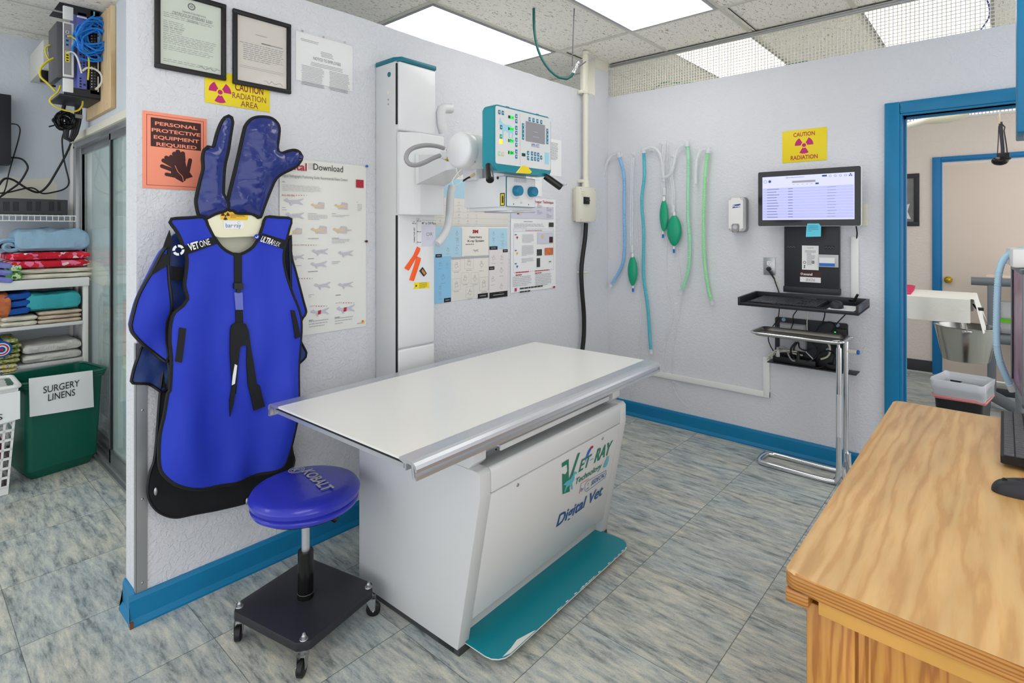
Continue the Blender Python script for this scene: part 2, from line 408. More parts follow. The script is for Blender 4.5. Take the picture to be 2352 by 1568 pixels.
class MB:
    def __init__(s):
        s.v = []; s.f = []; s.fm = []; s.fs = []; s.mats = []; s.M = None; s.k = 0
    def hk(s, h):
        s.k += 1; return h + (s.k % 60) * 4e-6
    def mi(s, m):
        if m not in s.mats: s.mats.append(m)
        return s.mats.index(m)
    def add(s, vs, fs, m, smooth=False):
        b = len(s.v); k = s.mi(m)
        for p in vs:
            p = Vector(p); s.v.append(s.M @ p if s.M else p)
        for f in fs:
            s.f.append([b + i for i in f]); s.fm.append(k); s.fs.append(smooth)
        return s
    def box(s, x0, y0, z0, x1, y1, z1, m, bev=0.0, seg=2):
        x0, x1 = min(x0, x1), max(x0, x1); y0, y1 = min(y0, y1), max(y0, y1); z0, z1 = min(z0, z1), max(z0, z1)
        if bev <= 0:
            vs = [(x, y, z) for z in (z0, z1) for y in (y0, y1) for x in (x0, x1)]
            return s.add(vs, [(0, 2, 3, 1), (4, 5, 7, 6), (0, 1, 5, 4), (2, 6, 7, 3), (0, 4, 6, 2), (1, 3, 7, 5)], m)
        bm = bmesh.new(); bmesh.ops.create_cube(bm, size=1)
        for v in bm.verts:
            v.co = Vector((x0 + (v.co.x + .5) * (x1 - x0), y0 + (v.co.y + .5) * (y1 - y0), z0 + (v.co.z + .5) * (z1 - z0)))
        bev = min(bev, 0.49 * min(x1 - x0, y1 - y0, z1 - z0))
        bmesh.ops.bevel(bm, geom=list(bm.edges), offset=bev, segments=seg, affect='EDGES', profile=0.5)
        s.frombm(bm, m, True); return s
    def frombm(s, bm, m, smooth=False):
        bm.verts.ensure_lookup_table(); bm.verts.index_update()
        s.add([v.co.copy() for v in bm.verts], [[v.index for v in f.verts] for f in bm.faces], m, smooth)
        bm.free(); return s
    def prism(s, pl, poly, h0, h1, m, bev=0.0, smooth=False):
        """poly: local (a,b) list on Plane pl, extruded from height h0 to h1 along the normal"""
        if h1 < h0: h0, h1 = h1, h0
        n = len(poly)
        ar = sum(poly[i][0] * poly[(i + 1) % n][1] - poly[(i + 1) % n][0] * poly[i][1] for i in range(n))
        if ar < 0: poly = poly[::-1]
        bm = bmesh.new()
        lo = [bm.verts.new(pl.at(a, b, h0)) for a, b in poly]; hi = [bm.verts.new(pl.at(a, b, h1)) for a, b in poly]
        bm.faces.new(hi); bm.faces.new(lo[::-1])
        for i in range(n): bm.faces.new((lo[i], lo[(i + 1) % n], hi[(i + 1) % n], hi[i]))
        if bev:
            bmesh.ops.bevel(bm, geom=[e for e in bm.edges], offset=bev, segments=2, affect='EDGES', profile=0.5)
        bmesh.ops.triangulate(bm, faces=[f for f in bm.faces if len(f.verts) > 4])
        s.frombm(bm, m, smooth or bev > 0); return s
    def tube(s, pts, r, m, seg=8, closed=False, step=None, cap=True, flat=1.0):
        pts = [Vector(p) for p in pts]
        if step: pts = catmull(pts, step, closed)
        n = len(pts); rr = r if isinstance(r, (list, tuple)) else None
        t0 = (pts[1] - pts[0]).normalized()
        up = Vector((0, 0, 1)) if abs(t0.z) < .9 else Vector((1, 0, 0))
        nn = t0.cross(up).normalized(); vs = []; prev = t0
        for i, p in enumerate(pts):
            if closed: t = (pts[(i + 1) % n] - pts[i - 1])
            else: t = pts[min(n - 1, i + 1)] - pts[max(0, i - 1)]
            t = t.normalized() if t.length > 1e-9 else prev
            q = prev.rotation_difference(t); nn = (q @ nn); nn = (nn - t * nn.dot(t)).normalized(); prev = t
            bb = t.cross(nn)
            R = (rr[min(len(rr) - 1, int(i * len(rr) / n))] if rr else r)
            for k in range(seg):
                a = 2 * PI * k / seg
                vs.append(p + nn * math.cos(a) * R + bb * math.sin(a) * R * flat)
        fs = []
        for i in range(n if closed else n - 1):
            j = (i + 1) % n
            for k in range(seg):
                k2 = (k + 1) % seg
                fs.append((i * seg + k, i * seg + k2, j * seg + k2, j * seg + k))
        if cap and not closed:
            fs.append(tuple(range(seg))[::-1]); fs.append(tuple((n - 1) * seg + k for k in range(seg)))
        return s.add(vs, fs, m, True)
    def cyl(s, p0, p1, r0, m, r1=None, seg=20, bev=0.0):
        p0 = Vector(p0); p1 = Vector(p1); r1 = r0 if r1 is None else r1
        t = (p1 - p0); ln = t.length; t.normalize()
        if bev: prof = [(0, r0 - bev), (bev, r0), (ln - bev, r1), (ln, r1 - bev)]
        else: prof = [(0, r0), (ln, r1)]
        return s.revolve(p0, t, prof, m, seg)
    def revolve(s, o, axis, prof, m, seg=24, cap=True, smooth=True):
        """prof: (distance along the axis, radius)"""
        o = Vector(o); t = Vector(axis).normalized(); up = Vector((0, 0, 1)) if abs(t.z) < .9 else Vector((1, 0, 0))
        a = t.cross(up).normalized(); b = t.cross(a); vs = []; fs = []
        for d, r in prof:
            for k in range(seg):
                g = 2 * PI * k / seg; vs.append(o + t * d + (a * math.cos(g) + b * math.sin(g)) * r)
        for i in range(len(prof) - 1):
            for k in range(seg):
                k2 = (k + 1) % seg; fs.append((i * seg + k, i * seg + k2, (i + 1) * seg + k2, (i + 1) * seg + k))
        s.add(vs, fs, m, smooth)
        if cap:
            for i, rev in ((0, True), (len(prof) - 1, False)):
                if prof[i][1] > 1e-6:
                    ring = vs[i * seg:(i + 1) * seg]; s.add(ring, [tuple(range(seg))[::-1] if rev else tuple(range(seg))], m)
        return s
    def ball(s, c, r, m, sx=1, sy=1, sz=1, u=14, v=9):
        vs = []; fs = []
        for i in range(v + 1):
            p = PI * i / v
            for k in range(u):
                g = 2 * PI * k / u
                vs.append((c[0] + r * sx * math.sin(p) * math.cos(g), c[1] + r * sy * math.sin(p) * math.sin(g), c[2] + r * sz * math.cos(p)))
        for i in range(v):
            for k in range(u):
                k2 = (k + 1) % u; fs.append((i * u + k, (i + 1) * u + k, (i + 1) * u + k2, i * u + k2))
        return s.add(vs, fs, m, True)
    # ---- print on a plane; corners are pixels of the photo seen on that plane
    def rect(s, pl, a, b, m, h=0.0006):
        (x0, z0), (x1, z1) = pl.hit(*a), pl.hit(*b)
        return s.lrect(pl, x0, z0, x1, z1, m, h)
    def lrect(s, pl, x0, z0, x1, z1, m, h=0.0006):
        x0, x1 = min(x0, x1), max(x0, x1); z0, z1 = min(z0, z1), max(z0, z1); h = s.hk(h)
        return s.add([pl.at(x0, z0, h), pl.at(x1, z0, h), pl.at(x1, z1, h), pl.at(x0, z1, h)], [(0, 1, 2, 3)], m)
    def slab(s, pl, x0, z0, x1, z1, m, h0, h1, bev=0.0):
        x0, x1 = min(x0, x1), max(x0, x1); z0, z1 = min(z0, z1), max(z0, z1)
        return s.prism(pl, [(x0, z0), (x1, z0), (x1, z1), (x0, z1)], h0, h1, m, bev)
    def poly(s, pl, px, m, h=0.0008, smooth=0):
        pts = [pl.hit(*p) for p in px]
        return s.lpoly(pl, pts, m, h, smooth)
    def lpoly(s, pl, pts, m, h=0.0008, smooth=0):
        if smooth: pts = [(p.x, p.y) for p in catmull([(a, b, 0) for a, b in pts], smooth, True)]
        n = len(pts); h = s.hk(h)
        r = geometry.delaunay_2d_cdt([Vector(p) for p in pts], [(i, (i + 1) % n) for i in range(n)], [], 1, 1e-6)
        return s.add([pl.at(p.x, p.y, h) for p in r[0]], [tuple(f) for f in r[2]], m)
    def disc(s, pl, c, r, m, h=0.0008, a0=0, a1=360, r0=0.0, seg=24):
        h = s.hk(h); cx, cz = c; n = max(3, int(seg * abs(a1 - a0) / 360)); vs = []; fs = []
        for i in range(n + 1):
            g = math.radians(a0 + (a1 - a0) * i / n)
            vs.append(pl.at(cx + r0 * math.cos(g), cz + r0 * math.sin(g), h)); vs.append(pl.at(cx + r * math.cos(g), cz + r * math.sin(g), h))
        for i in range(n): fs.append((2 * i, 2 * i + 1, 2 * i + 3, 2 * i + 2))
        return s.add(vs, fs, m)
    def ltext(s, pl, t, x0, z0, x1, z1, m, h=0.0012, bold=0.0, shear=0.0):
        vs, fs = text_mesh(t, bold)
        if not vs: return s
        mnx = min(v.x for v in vs); mxx = max(v.x for v in vs); mxy = max(v.y for v in vs)
        kx = (x1 - x0) / max(1e-6, mxx - mnx); ky = (z1 - z0) / max(1e-6, mxy)
        return s.add([pl.at(x0 + (v.x - mnx) * kx + shear * v.y * ky, z0 + v.y * ky, h) for v in vs], fs, m)
    def text(s, pl, t, a, b, m, h=0.0012, bold=0.0, shear=0.0):
        """a = pixel of the left end of the baseline, b = pixel of the upper right corner"""
        (x0, z0), (x1, z1) = pl.hit(*a), pl.hit(*b)
        return s.ltext(pl, t, x0, z0, x1, z1, m, h, bold, shear)
    def lines(s, pl, a, b, n, m, h=0.0009, fill=0.9, thick=0.35, words=True, seed=1):
        (x0, z0), (x1, z1) = pl.hit(*a), pl.hit(*b)
        rnd = random.Random(seed); x0, x1 = min(x0, x1), max(x0, x1); W = x1 - x0
        for i in range(n):
            zt = z0 + (z1 - z0) * (i + 0.5) / n; t = abs(z1 - z0) / n * thick / 2
            end = x0 + W * (fill if i < n - 1 else fill * rnd.uniform(.4, .9)) * rnd.uniform(.93, 1)
            x = x0
            while x < end - 1e-4:
                w = min(end - x, W * rnd.uniform(.05, .16)) if words else end - x
                s.lrect(pl, x, zt - t, x + w, zt + t, m, h); x += w + W * .016
        return s
    def sheet(s, pl, outline, spacing, hf, m, hback=None, smooth_step=None, rim=None):
        """cloth-like sheet in the shape of a local outline; hf(a,b) = height of the front over the plane"""
        if smooth_step: outline = [(p.x, p.y) for p in catmull([(a, b, 0) for a, b in outline], smooth_step, True)]
        n = len(outline)
        xs = [p[0] for p in outline]; ys = [p[1] for p in outline]
        pts = [Vector(p) for p in outline]
        def inside(x, y):
            c = False; j = n - 1
            for i in range(n):
                if (ys[i] > y) != (ys[j] > y) and x < (xs[j] - xs[i]) * (y - ys[i]) / (ys[j] - ys[i] + 1e-12) + xs[i]: c = not c
                j = i
            return c
        y = min(ys) + spacing * .6; row = 0
        while y < max(ys):
            x = min(xs) + spacing * (.5 if row % 2 else 1.0)
            while x < max(xs):
                if inside(x, y) and min((Vector((x, y)) - Vector(o)).length for o in outline) > spacing * .45: pts.append(Vector((x, y)))
                x += spacing
            y += spacing * .87; row += 1
        r = geometry.delaunay_2d_cdt(pts, [(i, (i + 1) % n) for i in range(n)], [], 1, 1e-7)
        V = r[0]; Fc = [tuple(f) for f in r[2]]
        s.add([pl.at(p.x, p.y, hf(p.x, p.y)) for p in V], Fc, m, True)
        if hback is not None:
            s.add([pl.at(p.x, p.y, hback(p.x, p.y) if callable(hback) else hback) for p in V], [f[::-1] for f in Fc], m, True)
            o3 = outline; k = len(o3); vs = []
            for a, b in o3: vs += [pl.at(a, b, hf(a, b)), pl.at(a, b, hback(a, b) if callable(hback) else hback)]
            s.add(vs, [(2 * i, 2 * i + 1, 2 * ((i + 1) % k) + 1, 2 * ((i + 1) % k)) for i in range(k)], m, True)
        return outline
    def build(s, name, parent=None, root=None):
        if parent is not None:
            rt = parent
            while rt.parent: rt = rt.parent
            org = Vector(rt.location)
        else:
            xs = [p.x for p in s.v]; ys = [p.y for p in s.v]; zs = [p.z for p in s.v]
            org = Vector(((min(xs) + max(xs)) / 2, (min(ys) + max(ys)) / 2, min(zs)))
        if name in ('floor', 'ceiling') or name.startswith('wall_'): org = Vector((0, 0, 0))
        me = bpy.data.meshes.new(name)
        me.from_pydata([p - org for p in s.v], [], s.f)
        for m in s.mats: me.materials.append(MATS[m])
        me.polygons.foreach_set('material_index', s.fm); me.polygons.foreach_set('use_smooth', s.fs)
        me.update()
        if any(s.fs): 
            try: me.set_sharp_from_angle(angle=math.radians(38))
            except Exception: pass
        o = bpy.data.objects.new(name, me); COL.objects.link(o)
        if parent is not None: o.parent = parent
        else: o.location = org
        return o
def tag(o, label, cat, group=None, kind=None):
    o['label'] = label; o['category'] = cat
    if group: o['group'] = group
    if kind: o['kind'] = kind
    return o
def thing(name, label, cat, loc, group=None):
    o = bpy.data.objects.new(name, None); COL.objects.link(o); o.location = Vector(loc); o.empty_display_size = .05
    return tag(o, label, cat, group)
def struct(name, mb, parent=None):
    o = mb.build(name, parent)
    if parent is None: o['kind'] = 'structure'
    return o
def plabel(o, t): o['label'] = t; return o
def W3(pl, px, h=0.0):
    a, b = pl.hit(*px); return pl.at(a, b, h)
def hitpoly(pl, px): return [pl.hit(*p) for p in px]
def cz(px, ox, oy, s): return [(ox + x / s, oy + y / s) for x, y in px]

# ================================================================== THE SETTING
m = MB().box(-3, -3, -0.02, 8, BACKY, 0, 'floor'); struct('floor', m)
m = MB().box(-3, -3, CEIL, 8, BACKY, CEIL + 0.03, 'ceiling'); struct('ceiling', m)
# suspended ceiling grid (y lines every 0.61, x lines every 1.22)
m = MB()
GY = [1.285 + .61 * k for k in range(-6, 7)]; GX = [3.345 - 1.22 * k for k in range(0, 6)] + [3.95, 5.17, 6.39]
for y in GY: m.box(-3, y - .012, CEIL - .006, 8, y + .012, CEIL - .0005, 'grid')
for x in GX: m.box(x - .012, -3, CEIL - .0065, x + .012, BACKY, CEIL - .001, 'grid')
struct('trim_1', m)
m = MB()
m.box(3.36, 1.24, CEIL - .0072, 3.90, 1.2475, CEIL - .0066, 'gap'); m.box(3.40, 2.462, CEIL - .0072, 3.60, 2.474, CEIL - .0066, 'gap')
m.box(3.0, 1.2975, CEIL - .0072, 3.33, 1.300, CEIL - .0066, 'gap')
struct('trim_2', m)

# left wall: partition that stops short of the ceiling, with the corner post above it
ENDX, WT = 0.609, 0.133
m = MB()
def wavy_top(x): return 2.500 + 0.006 * noise.noise(Vector((x * 2.2, 0, 0))) + 0.003 * noise.noise(Vector((x * 13, 3, 0)))
xs = [ENDX + (XB - ENDX) * i / 120 for i in range(121)]
vs = []; 
for x in xs: vs += [(x, YA, 0), (x, YA, wavy_top(x)), (x, YA + WT, wavy_top(x)), (x, YA + WT, 0)]
fs = []
for i in range(120):
    a = 4 * i; b = a + 4
    fs += [(a, b, b + 1, a + 1), (a + 1, b + 1, b + 2, a + 2), (a + 2, b + 2, b + 3, a + 3)]
fs += [(0, 1, 2, 3), (480, 483, 482, 481)]
m.add(vs, fs, 'wall'); struct('wall_left', m)
PXL = PY(1366, 140, YA).x
m = MB().box(PXL, YA - 0.001, 2.40, XB, YA + WT, CEIL, 'wallB')
m.box(PXL - .002, YA - .003, 2.46, PXL + .001, YA + WT, CEIL - .02, 'cream'); m.box(PXL, YA - .003, CEIL - .075, XB - .004, YA, CEIL - .004, 'cream')
struct('wall_corner', m)
# metal edge guard on the wall end and the white end board
m = MB()
zt = PXX(306, 785, ENDX).z
m.box(ENDX - .0022, YA - .0035, .105, ENDX + .034, YA - .0012, zt, 'alu_dull'); m.box(ENDX - .0035, YA - .0035, .105, ENDX - .0012, YA + .018, zt, 'alu_dull')
for z in (.14, .45, .78, zt - .03): m.ball((ENDX + .018, YA - .004, z), .0045, 'alu', sy=.5)
struct('trim_3', m)

# right wall with the door opening
DY, DTOP = 0.436, 2.100          # opening edge and head height
m = MB()
PT = 2.514
def ptop(y): return PT + 0.005 * noise.noise(Vector((y * 1.7, 5, 0)))
ys = [YA - (YA - DY) * i / 40 for i in range(41)]
vs = []; fs = []
for y in ys: vs += [(XB, y, 0), (XB, y, ptop(y)), (XB + .12, y, ptop(y)), (XB + .12, y, 0)]
for i in range(40):
    a = 4 * i; b = a + 4; fs += [(a, a + 1, b + 1, b), (a + 1, a + 2, b + 2, b + 1), (a + 2, a + 3, b + 3, b + 2)]
fs += [(0, 3, 2, 1), (160, 161, 162, 163)]
m.add(vs, fs, 'wallB')
m.box(XB, -.55, DTOP, XB + .12, DY, PT, 'wallB'); m.box(XB, -3, 0, XB + .12, -.55, PT, 'wallB')
struct('wall_right', m)
# blue casing, jamb and head of the doorway
def casing(x, yo, yi, zo, zi, yend, side=-1, mm='blue', w=.019):
    m = MB()
    # stepped profile: flat field, rounded inner bead
    d = side
    m.box(x + d * w, yi + .012, 0, x, yo, zo, mm, .004); m.box(x + d * w * .7, yi, 0, x, yi + .014, zi + .012, mm, .003)
    m.box(x + d * w * .99, yend, zi + .012, x, yi + .010, zo, mm, .004); m.box(x + d * w * .69, yend, zi, x, yi + .002, zi + .014, mm, .003)
    return m
m = casing(XB, .521, DY, 2.181, DTOP, -.63)
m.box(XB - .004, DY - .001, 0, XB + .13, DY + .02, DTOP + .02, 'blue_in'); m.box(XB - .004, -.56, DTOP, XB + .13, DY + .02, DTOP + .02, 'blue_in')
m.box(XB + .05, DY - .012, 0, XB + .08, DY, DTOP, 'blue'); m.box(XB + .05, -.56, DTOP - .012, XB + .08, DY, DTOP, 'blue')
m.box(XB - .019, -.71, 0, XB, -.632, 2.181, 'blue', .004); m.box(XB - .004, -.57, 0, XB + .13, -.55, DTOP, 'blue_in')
struct('door_1', m)

# baseboards
BZ = .108
def board_profile(h, t): return [(0, 0), (t + .012, 0), (t + .012, .008), (t + .004, .020), (t, .026), (t, h - .014), (t - .006, h), (0, h)]
m = MB(); pl = Plane((ENDX - .012, YA, 0), (0, -1, 0), (0, 0, 1)); 
m.prism(Plane((ENDX - .026, YA, 0), (0, -1, 0), (0, 0, 1)), board_profile(BZ, .016), 0, -(XB - ENDX + .026), 'blue')
m.prism(Plane((ENDX, YA + .0004, 0), (-1, 0, 0), (0, 0, 1)), board_profile(BZ + .002, .012), 0, WT, 'blue')
m.box(ENDX - .0268, YA - .0285, 0, ENDX - .016, YA - .020, .022, 'rust')
struct('baseboard_left', m)
m = MB(); m.prism(Plane((XB, .521, 0), (-1, 0, 0), (0, 0, 1)), board_profile(BZ, .016), 0, YA - .521, 'blue')
struct('baseboard_right', m)

# plastic lattice above the right wall, its metal top channel
def lattice(x, y0, y1, z0, z1, pitch, bar, mm, th=.004):
    m = MB(); n = int((y1 - y0) / pitch)
    for i in range(n + 1): y = y0 + i * pitch; m.box(x, y - bar / 2, z0, x + th, y + bar / 2, z1, mm)
    k = int((z1 - z0) / pitch)
    for i in range(k + 1): z = z0 + i * pitch; m.box(x + .0005, y0, z - bar / 2, x + th - .0005, y1, z + bar / 2, mm)
    return m
m = lattice(XB + .045, -.60, YA, PT - .02, CEIL - .02, .0205, .0046, 'cream')
struct('trim_4', m)
m = MB().box(XB + .028, -.6, CEIL - .028, XB + .042, YA, CEIL - .006, 'alu_dull', .002); m.box(XB + .02, -.6, CEIL - .012, XB + .06, YA, CEIL - .0075, 'grid')
m.box(XB + .012, -.6, CEIL - .0075, XB + .026, 2.394, CEIL - .0068, 'gap')
struct('trim_5', m)

# ---- storage alcove behind the left wall
m = MB().box(-3, BACKY, 0, 8, BACKY + .1, CEIL, 'wall_store'); 
m.poly(Plane((0, BACKY, 0), (1, 0, 0), (0, 0, 1)), [(-80, 420), (30, 405), (60, 412), (118, 408), (132, 425), (130, 462), (-80, 470)], 'cream', .001)
struct('wall_back', m)
GW = GLX
m = MB()
m.box(GW, YA + WT, 0, GW + .1, 3.0, CEIL, 'wall_store'); m.box(GW, 3.0, 2.115, GW + .1, BACKY, CEIL, 'wall_store'); m.box(GW, 5.06, 0, GW + .1, BACKY, 2.115, 'wall_store')
struct('wall_glazed', m)
# sliding glass doors: track, jambs, two leaves
m = MB()
m.box(GW - .022, 3.0, 2.070, GW + .1, 5.07, 2.118, 'cream', .004); m.box(GW - .022, 5.035, 0, GW + .1, 5.09, 2.10, 'paint_white', .004)
m.box(GW - .006, 3.0, 2.03, GW + .09, 5.04, 2.072, 'alu', .003); m.box(GW - .03, 3.0, 0, GW + .09, 5.04, .018, 'alu', .002)
m.box(GW - .012, 3.0, .018, GW + .0, 5.04, .034, 'alu_dull'); m.box(GW + .028, 3.0, .018, GW + .034, 5.04, .034, 'alu_dull')
m.box(GW - .006, 4.96, .018, GW + .09, 5.036, 2.05, 'alu', .003)
for k in range(3): m.box(GW - .012 + .03 * k, 4.955, .02, GW - .004 + .03 * k, 4.962, 2.05, 'alu_dull')
frame = struct('window_1', m)
def leaf(x, y0, y1, nm):
    m = MB(); w = .034
    m.box(x, y0, .034, x + .026, y0 + w, 2.035, 'alu', .002); m.box(x, y1 - w, .034, x + .026, y1, 2.035, 'alu', .002)
    m.box(x, y0, .034, x + .026, y1, .12, 'alu', .002); m.box(x, y0, 1.99, x + .026, y1, 2.035, 'alu', .002)
    for yy in (y0 + w, y1 - w - .006): m.box(x - .001, yy, .12, x + .027, yy + .006, 1.99, 'black')
    o = struct(nm, m, frame)
    g = MB().box(x + .011, y0 + w, .115, x + .015, y1 - w, 1.995, 'glass'); g.build('glass_pane', o)
leaf(GW - .002, 3.02, 4.07, 'glass_leaf'); leaf(GW + .034, 4.03, 5.0, 'glass_leaf')

# ---- room beyond the doorway
m = MB().box(FARX, -3, 0, FARX + .1, .47, 2.10, 'wall_beige')
WZ = PXX(2130, 279, FARX).z
m = MB().box(FARX, .455, 0, FARX + .1, 3.2, WZ, 'wall_beige'); m.box(FARX, -3, 2.086, FARX + .1, .455, WZ, 'wall_beige')
struct('wall_far', m)
m = MB().box(FARX - .012, -3, WZ, FARX + .11, 3.2, WZ + .02, 'white'); struct('trim_6', m)
m = lattice(FARX + .04, -2.0, 3.0, WZ + .02, CEIL, .0270, .0090, 'white'); struct('trim_7', m)
m = MB().box(FARX - .012, .54, 0, FARX, 3.2, .125, 'charcoal', .003); m.box(FARX - .02, .54, 0, FARX - .012, 3.2, .012, 'grid'); struct('baseboard_far', m)
zo = PXX(2142, 362, FARX).z; zi = PXX(2160, 373, FARX).z
m = casing(FARX, .541, .462, zo, zi, -1.2, mm='blue2'); struct('door_2', m)
m = MB().box(FARX + .001, -1.2, .012, FARX + .035, .458, zi + .03, 'door_beige', .002)
d = m.build('door_3'); d['kind'] = 'structure'
kp = PXX(2178, 642, FARX); m = MB()
m.revolve(kp, (-1, 0, 0), [(0, .034), (.006, .034), (.010, .016), (.022, .013), (.030, .026), (.045, .030), (.056, .022), (.060, .0)], 'brass', 20)
m.build('door_handle', d)

# ---- ceiling lights: frame + diffuser, the lamps of the room plus added unseen ones
def ceiling_light(x0, y0, x1, y1, label):
    t = thing('ceiling_light', label, 'light', ((x0 + x1) / 2, (y0 + y1) / 2, CEIL - .004), 'recessed fluorescent panels')
    f = .020; m = MB(); z0, z1 = CEIL - .0095, CEIL - .003
    m.box(x0, y0, z0, x1, y0 + f, z1, 'alu_dull'); m.box(x0, y1 - f, z0, x1, y1, z1, 'alu_dull')
    m.box(x0, y0 + f, z0, x0 + f, y1 - f, z1, 'alu_dull'); m.box(x1 - f, y0 + f, z0, x1, y1 - f, z1, 'alu_dull'); m.build('frame', t)
    MB().box(x0 + f, y0 + f, CEIL - .0085, x1 - f, y1 - f, CEIL - .003, 'diffuser').build('diffuser', t)
ceiling_light(2.137, 2.527, 3.333, 3.113, 'long white panel light partly hidden by the top of the left wall')
ceiling_light(2.137, 1.297, 3.333, 1.883, 'bright white panel light between the hanging hose and the lattice')
ceiling_light(3.962, 1.297, 5.158, 1.883, 'white panel light seen through the lattice, nearer the corner post')
ceiling_light(3.962, .045, 5.158, .663, 'white panel light seen through the lattice, at the top right edge')
ceiling_light(-.303, .687, .893, 1.273, 'white panel light in the ceiling nearest the camera')
ceiling_light(2.137, -.533, 3.333, .053, 'white panel light in the ceiling above the wooden desk')
ceiling_light(-.303, -1.143, .893, -.557, 'white panel light in the ceiling behind the camera')
ceiling_light(-1.523, 3.137, -.327, 3.723, 'unseen white panel light added to brighten the storage passage')  # out-of-view lamp, added to lift the dark storage passage
ceiling_light(2.137, 3.747, 3.333, 4.333, 'unseen white panel light added to brighten the room behind the sliding glass door')  # out-of-view lamp, added so the glass door looks bright
ceiling_light(5.182, -1.143, 6.378, -.557, 'white panel light in the ceiling of the room beyond the doorway')

# ================================================================== LEFT WALL: FRAMES, SIGNS, POSTERS
def rectpx(pl, tl, br): 
    a, b = pl.hit(*tl), pl.hit(*br); return min(a[0], b[0]), min(a[1], b[1]), max(a[0], b[0]), max(a[1], b[1])
def picture_frame(label, x0, z0, x1, z1, fmat, paper, printer, depth=.018, w=.018, pl=PA, group=None):
    t = thing('picture_frame', label, 'picture frame', pl.at((x0 + x1) / 2, z0, .009), group)
    m = MB()
    m.slab(pl, x0, z0, x1, z0 + w, fmat, .001, depth, .004); m.slab(pl, x0, z1 - w, x1, z1, fmat, .001, depth, .004)
    m.slab(pl, x0 + .0003, z0 + w * .8, x0 + w, z1 - w * .8, fmat, .0012, depth - .0004, .004); m.slab(pl, x1 - w, z0 + w * .8, x1 - .0003, z1 - w * .8, fmat, .0012, depth - .0004, .004)
    i = w - .003
    for a in ((x0 + i, z0 + i, x1 - i, z0 + i + .004), (x0 + i, z1 - i - .004, x1 - i, z1 - i), (x0 + i, z0 + i, x0 + i + .004, z1 - i), (x1 - i - .004, z0 + i, x1 - i, z1 - i)):
        m.slab(pl, *a, fmat, .001, depth - .005)
    m.build('frame', t)
    m = MB(); m.slab(pl, x0 + w * .8, z0 + w * .8, x1 - w * .8, z1 - w * .8, paper, .002, .006); printer(m, .0064); m.build('certificate', t)
    m = MB(); m.slab(pl, x0 + w * .8, z0 + w * .8, x1 - w * .8, z1 - w * .8, 'frame_glass', .0085, .010); m.build('glass', t)
    return t
x0, z0, x1, z1 = PA.hit(353, 155)[0], PA.hit(514, 186.5)[1], PA.hit(517, 14)[0], PA.hit(517.5, 13)[1]
z0 = PA.hit(353, 155)[1] * .5 + PA.hit(513, 186.5)[1] * .5
def pr1(m, h):
    q = PA
    a, b = x0 + .03, x1 - .03
    m.disc(q, ((x0 + x1) / 2, z1 - .045), .014, 'ink', h, r0=.009); m.disc(q, ((x0 + x1) / 2, z1 - .045), .006, 'ink_grey', h)
    m.ltext(q, 'Department of State Health Services', x0 + .095, z1 - .075, x1 - .075, z1 - .066, 'ink', h)
    m.ltext(q, 'CERTIFICATE OF VETERINARY X-RAY', x0 + .06, z1 - .092, x1 - .05, z1 - .080, 'ink', h, .01)
    m.ltext(q, 'REGISTRATION', x0 + .115, z1 - .108, x1 - .105, z1 - .098, 'ink', h, .01)
    H = z1 - z0
    for k, (t, n, l) in enumerate([(.30, 3, .9), (.40, 4, .35), (.48, 3, .3), (.555, 3, .95), (.62, 3, .95), (.70, 3, .9), (.87, 2, .95)]):
        for i in range(n): 
            zz = z1 - H * t - i * .0072
            m.lines(q, *[(0, 0), (0, 0)], 0, 'ink') if False else None
            xx = a
            rr = random.Random(k * 9 + i)
            while xx < a + (b - a) * l * rr.uniform(.9, 1):
                w = rr.uniform(.008, .022); m.lrect(q, xx, zz, min(xx + w, b), zz + .0022, 'ink_grey', h); xx += w + .004
    m.tube([q.at(x1 - .10 + .011 * i, z0 + .035 + .006 * math.sin(i * 2.2), h) for i in range(8)], .0008, 'ink', 4, step=.004)
picture_frame('black framed pale green certificate with a seal on the left wall, leftmost frame', x0, z0, x1, z1, 'black', 'paper_green', pr1)
fx0, fz0, fx1, fz1 = PA.hit(532, 19)[0], 0, PA.hit(665.5, 59)[0], 0
fz0 = (PA.hit(532, 192)[1] + PA.hit(664, 218)[1]) / 2; fz1 = (PA.hit(532, 19.5)[1] + PA.hit(666, 58.8)[1]) / 2
def pr2(m, h):
    q = PA; rr = random.Random(3)
    m.lrect(q, (fx0 + fx1) / 2 - .03, fz1 - .085, (fx0 + fx1) / 2 + .02, fz1 - .082, 'ink_grey', h)
    m.lrect(q, fx0 + .12, fz1 - .118, fx0 + .185, fz1 - .113, 'ink', h); m.lrect(q, fx1 - .09, fz1 - .118, fx1 - .035, fz1 - .113, 'ink_grey', h)
    for i in range(9):
        xx = fx0 + .03 + (.014 if i else 0); e = fx1 - .03 - (.06 if i == 8 else rr.uniform(0, .01))
        while xx < e: w = rr.uniform(.008, .024); m.lrect(q, xx, fz1 - .130 - i * .0085, min(e, xx + w), fz1 - .127 - i * .0085, 'ink_grey', h); xx += w + .004
    for i in range(2):
        m.lrect(q, fx0 + .03, fz0 + .085 - i * .007, fx1 - .03, fz0 + .0865 - i * .007, 'ink_grey', h)
    m.tube([q.at(fx1 - .12 + .012 * i, fz0 + .035 + .007 * math.sin(i * 2.5), h) for i in range(8)], .0008, 'ink', 4, step=.004)
picture_frame('black framed tan certificate with a paragraph near its top, right of the green one', fx0, fz0, fx1, fz1, 'black', 'paper_tan', pr2)

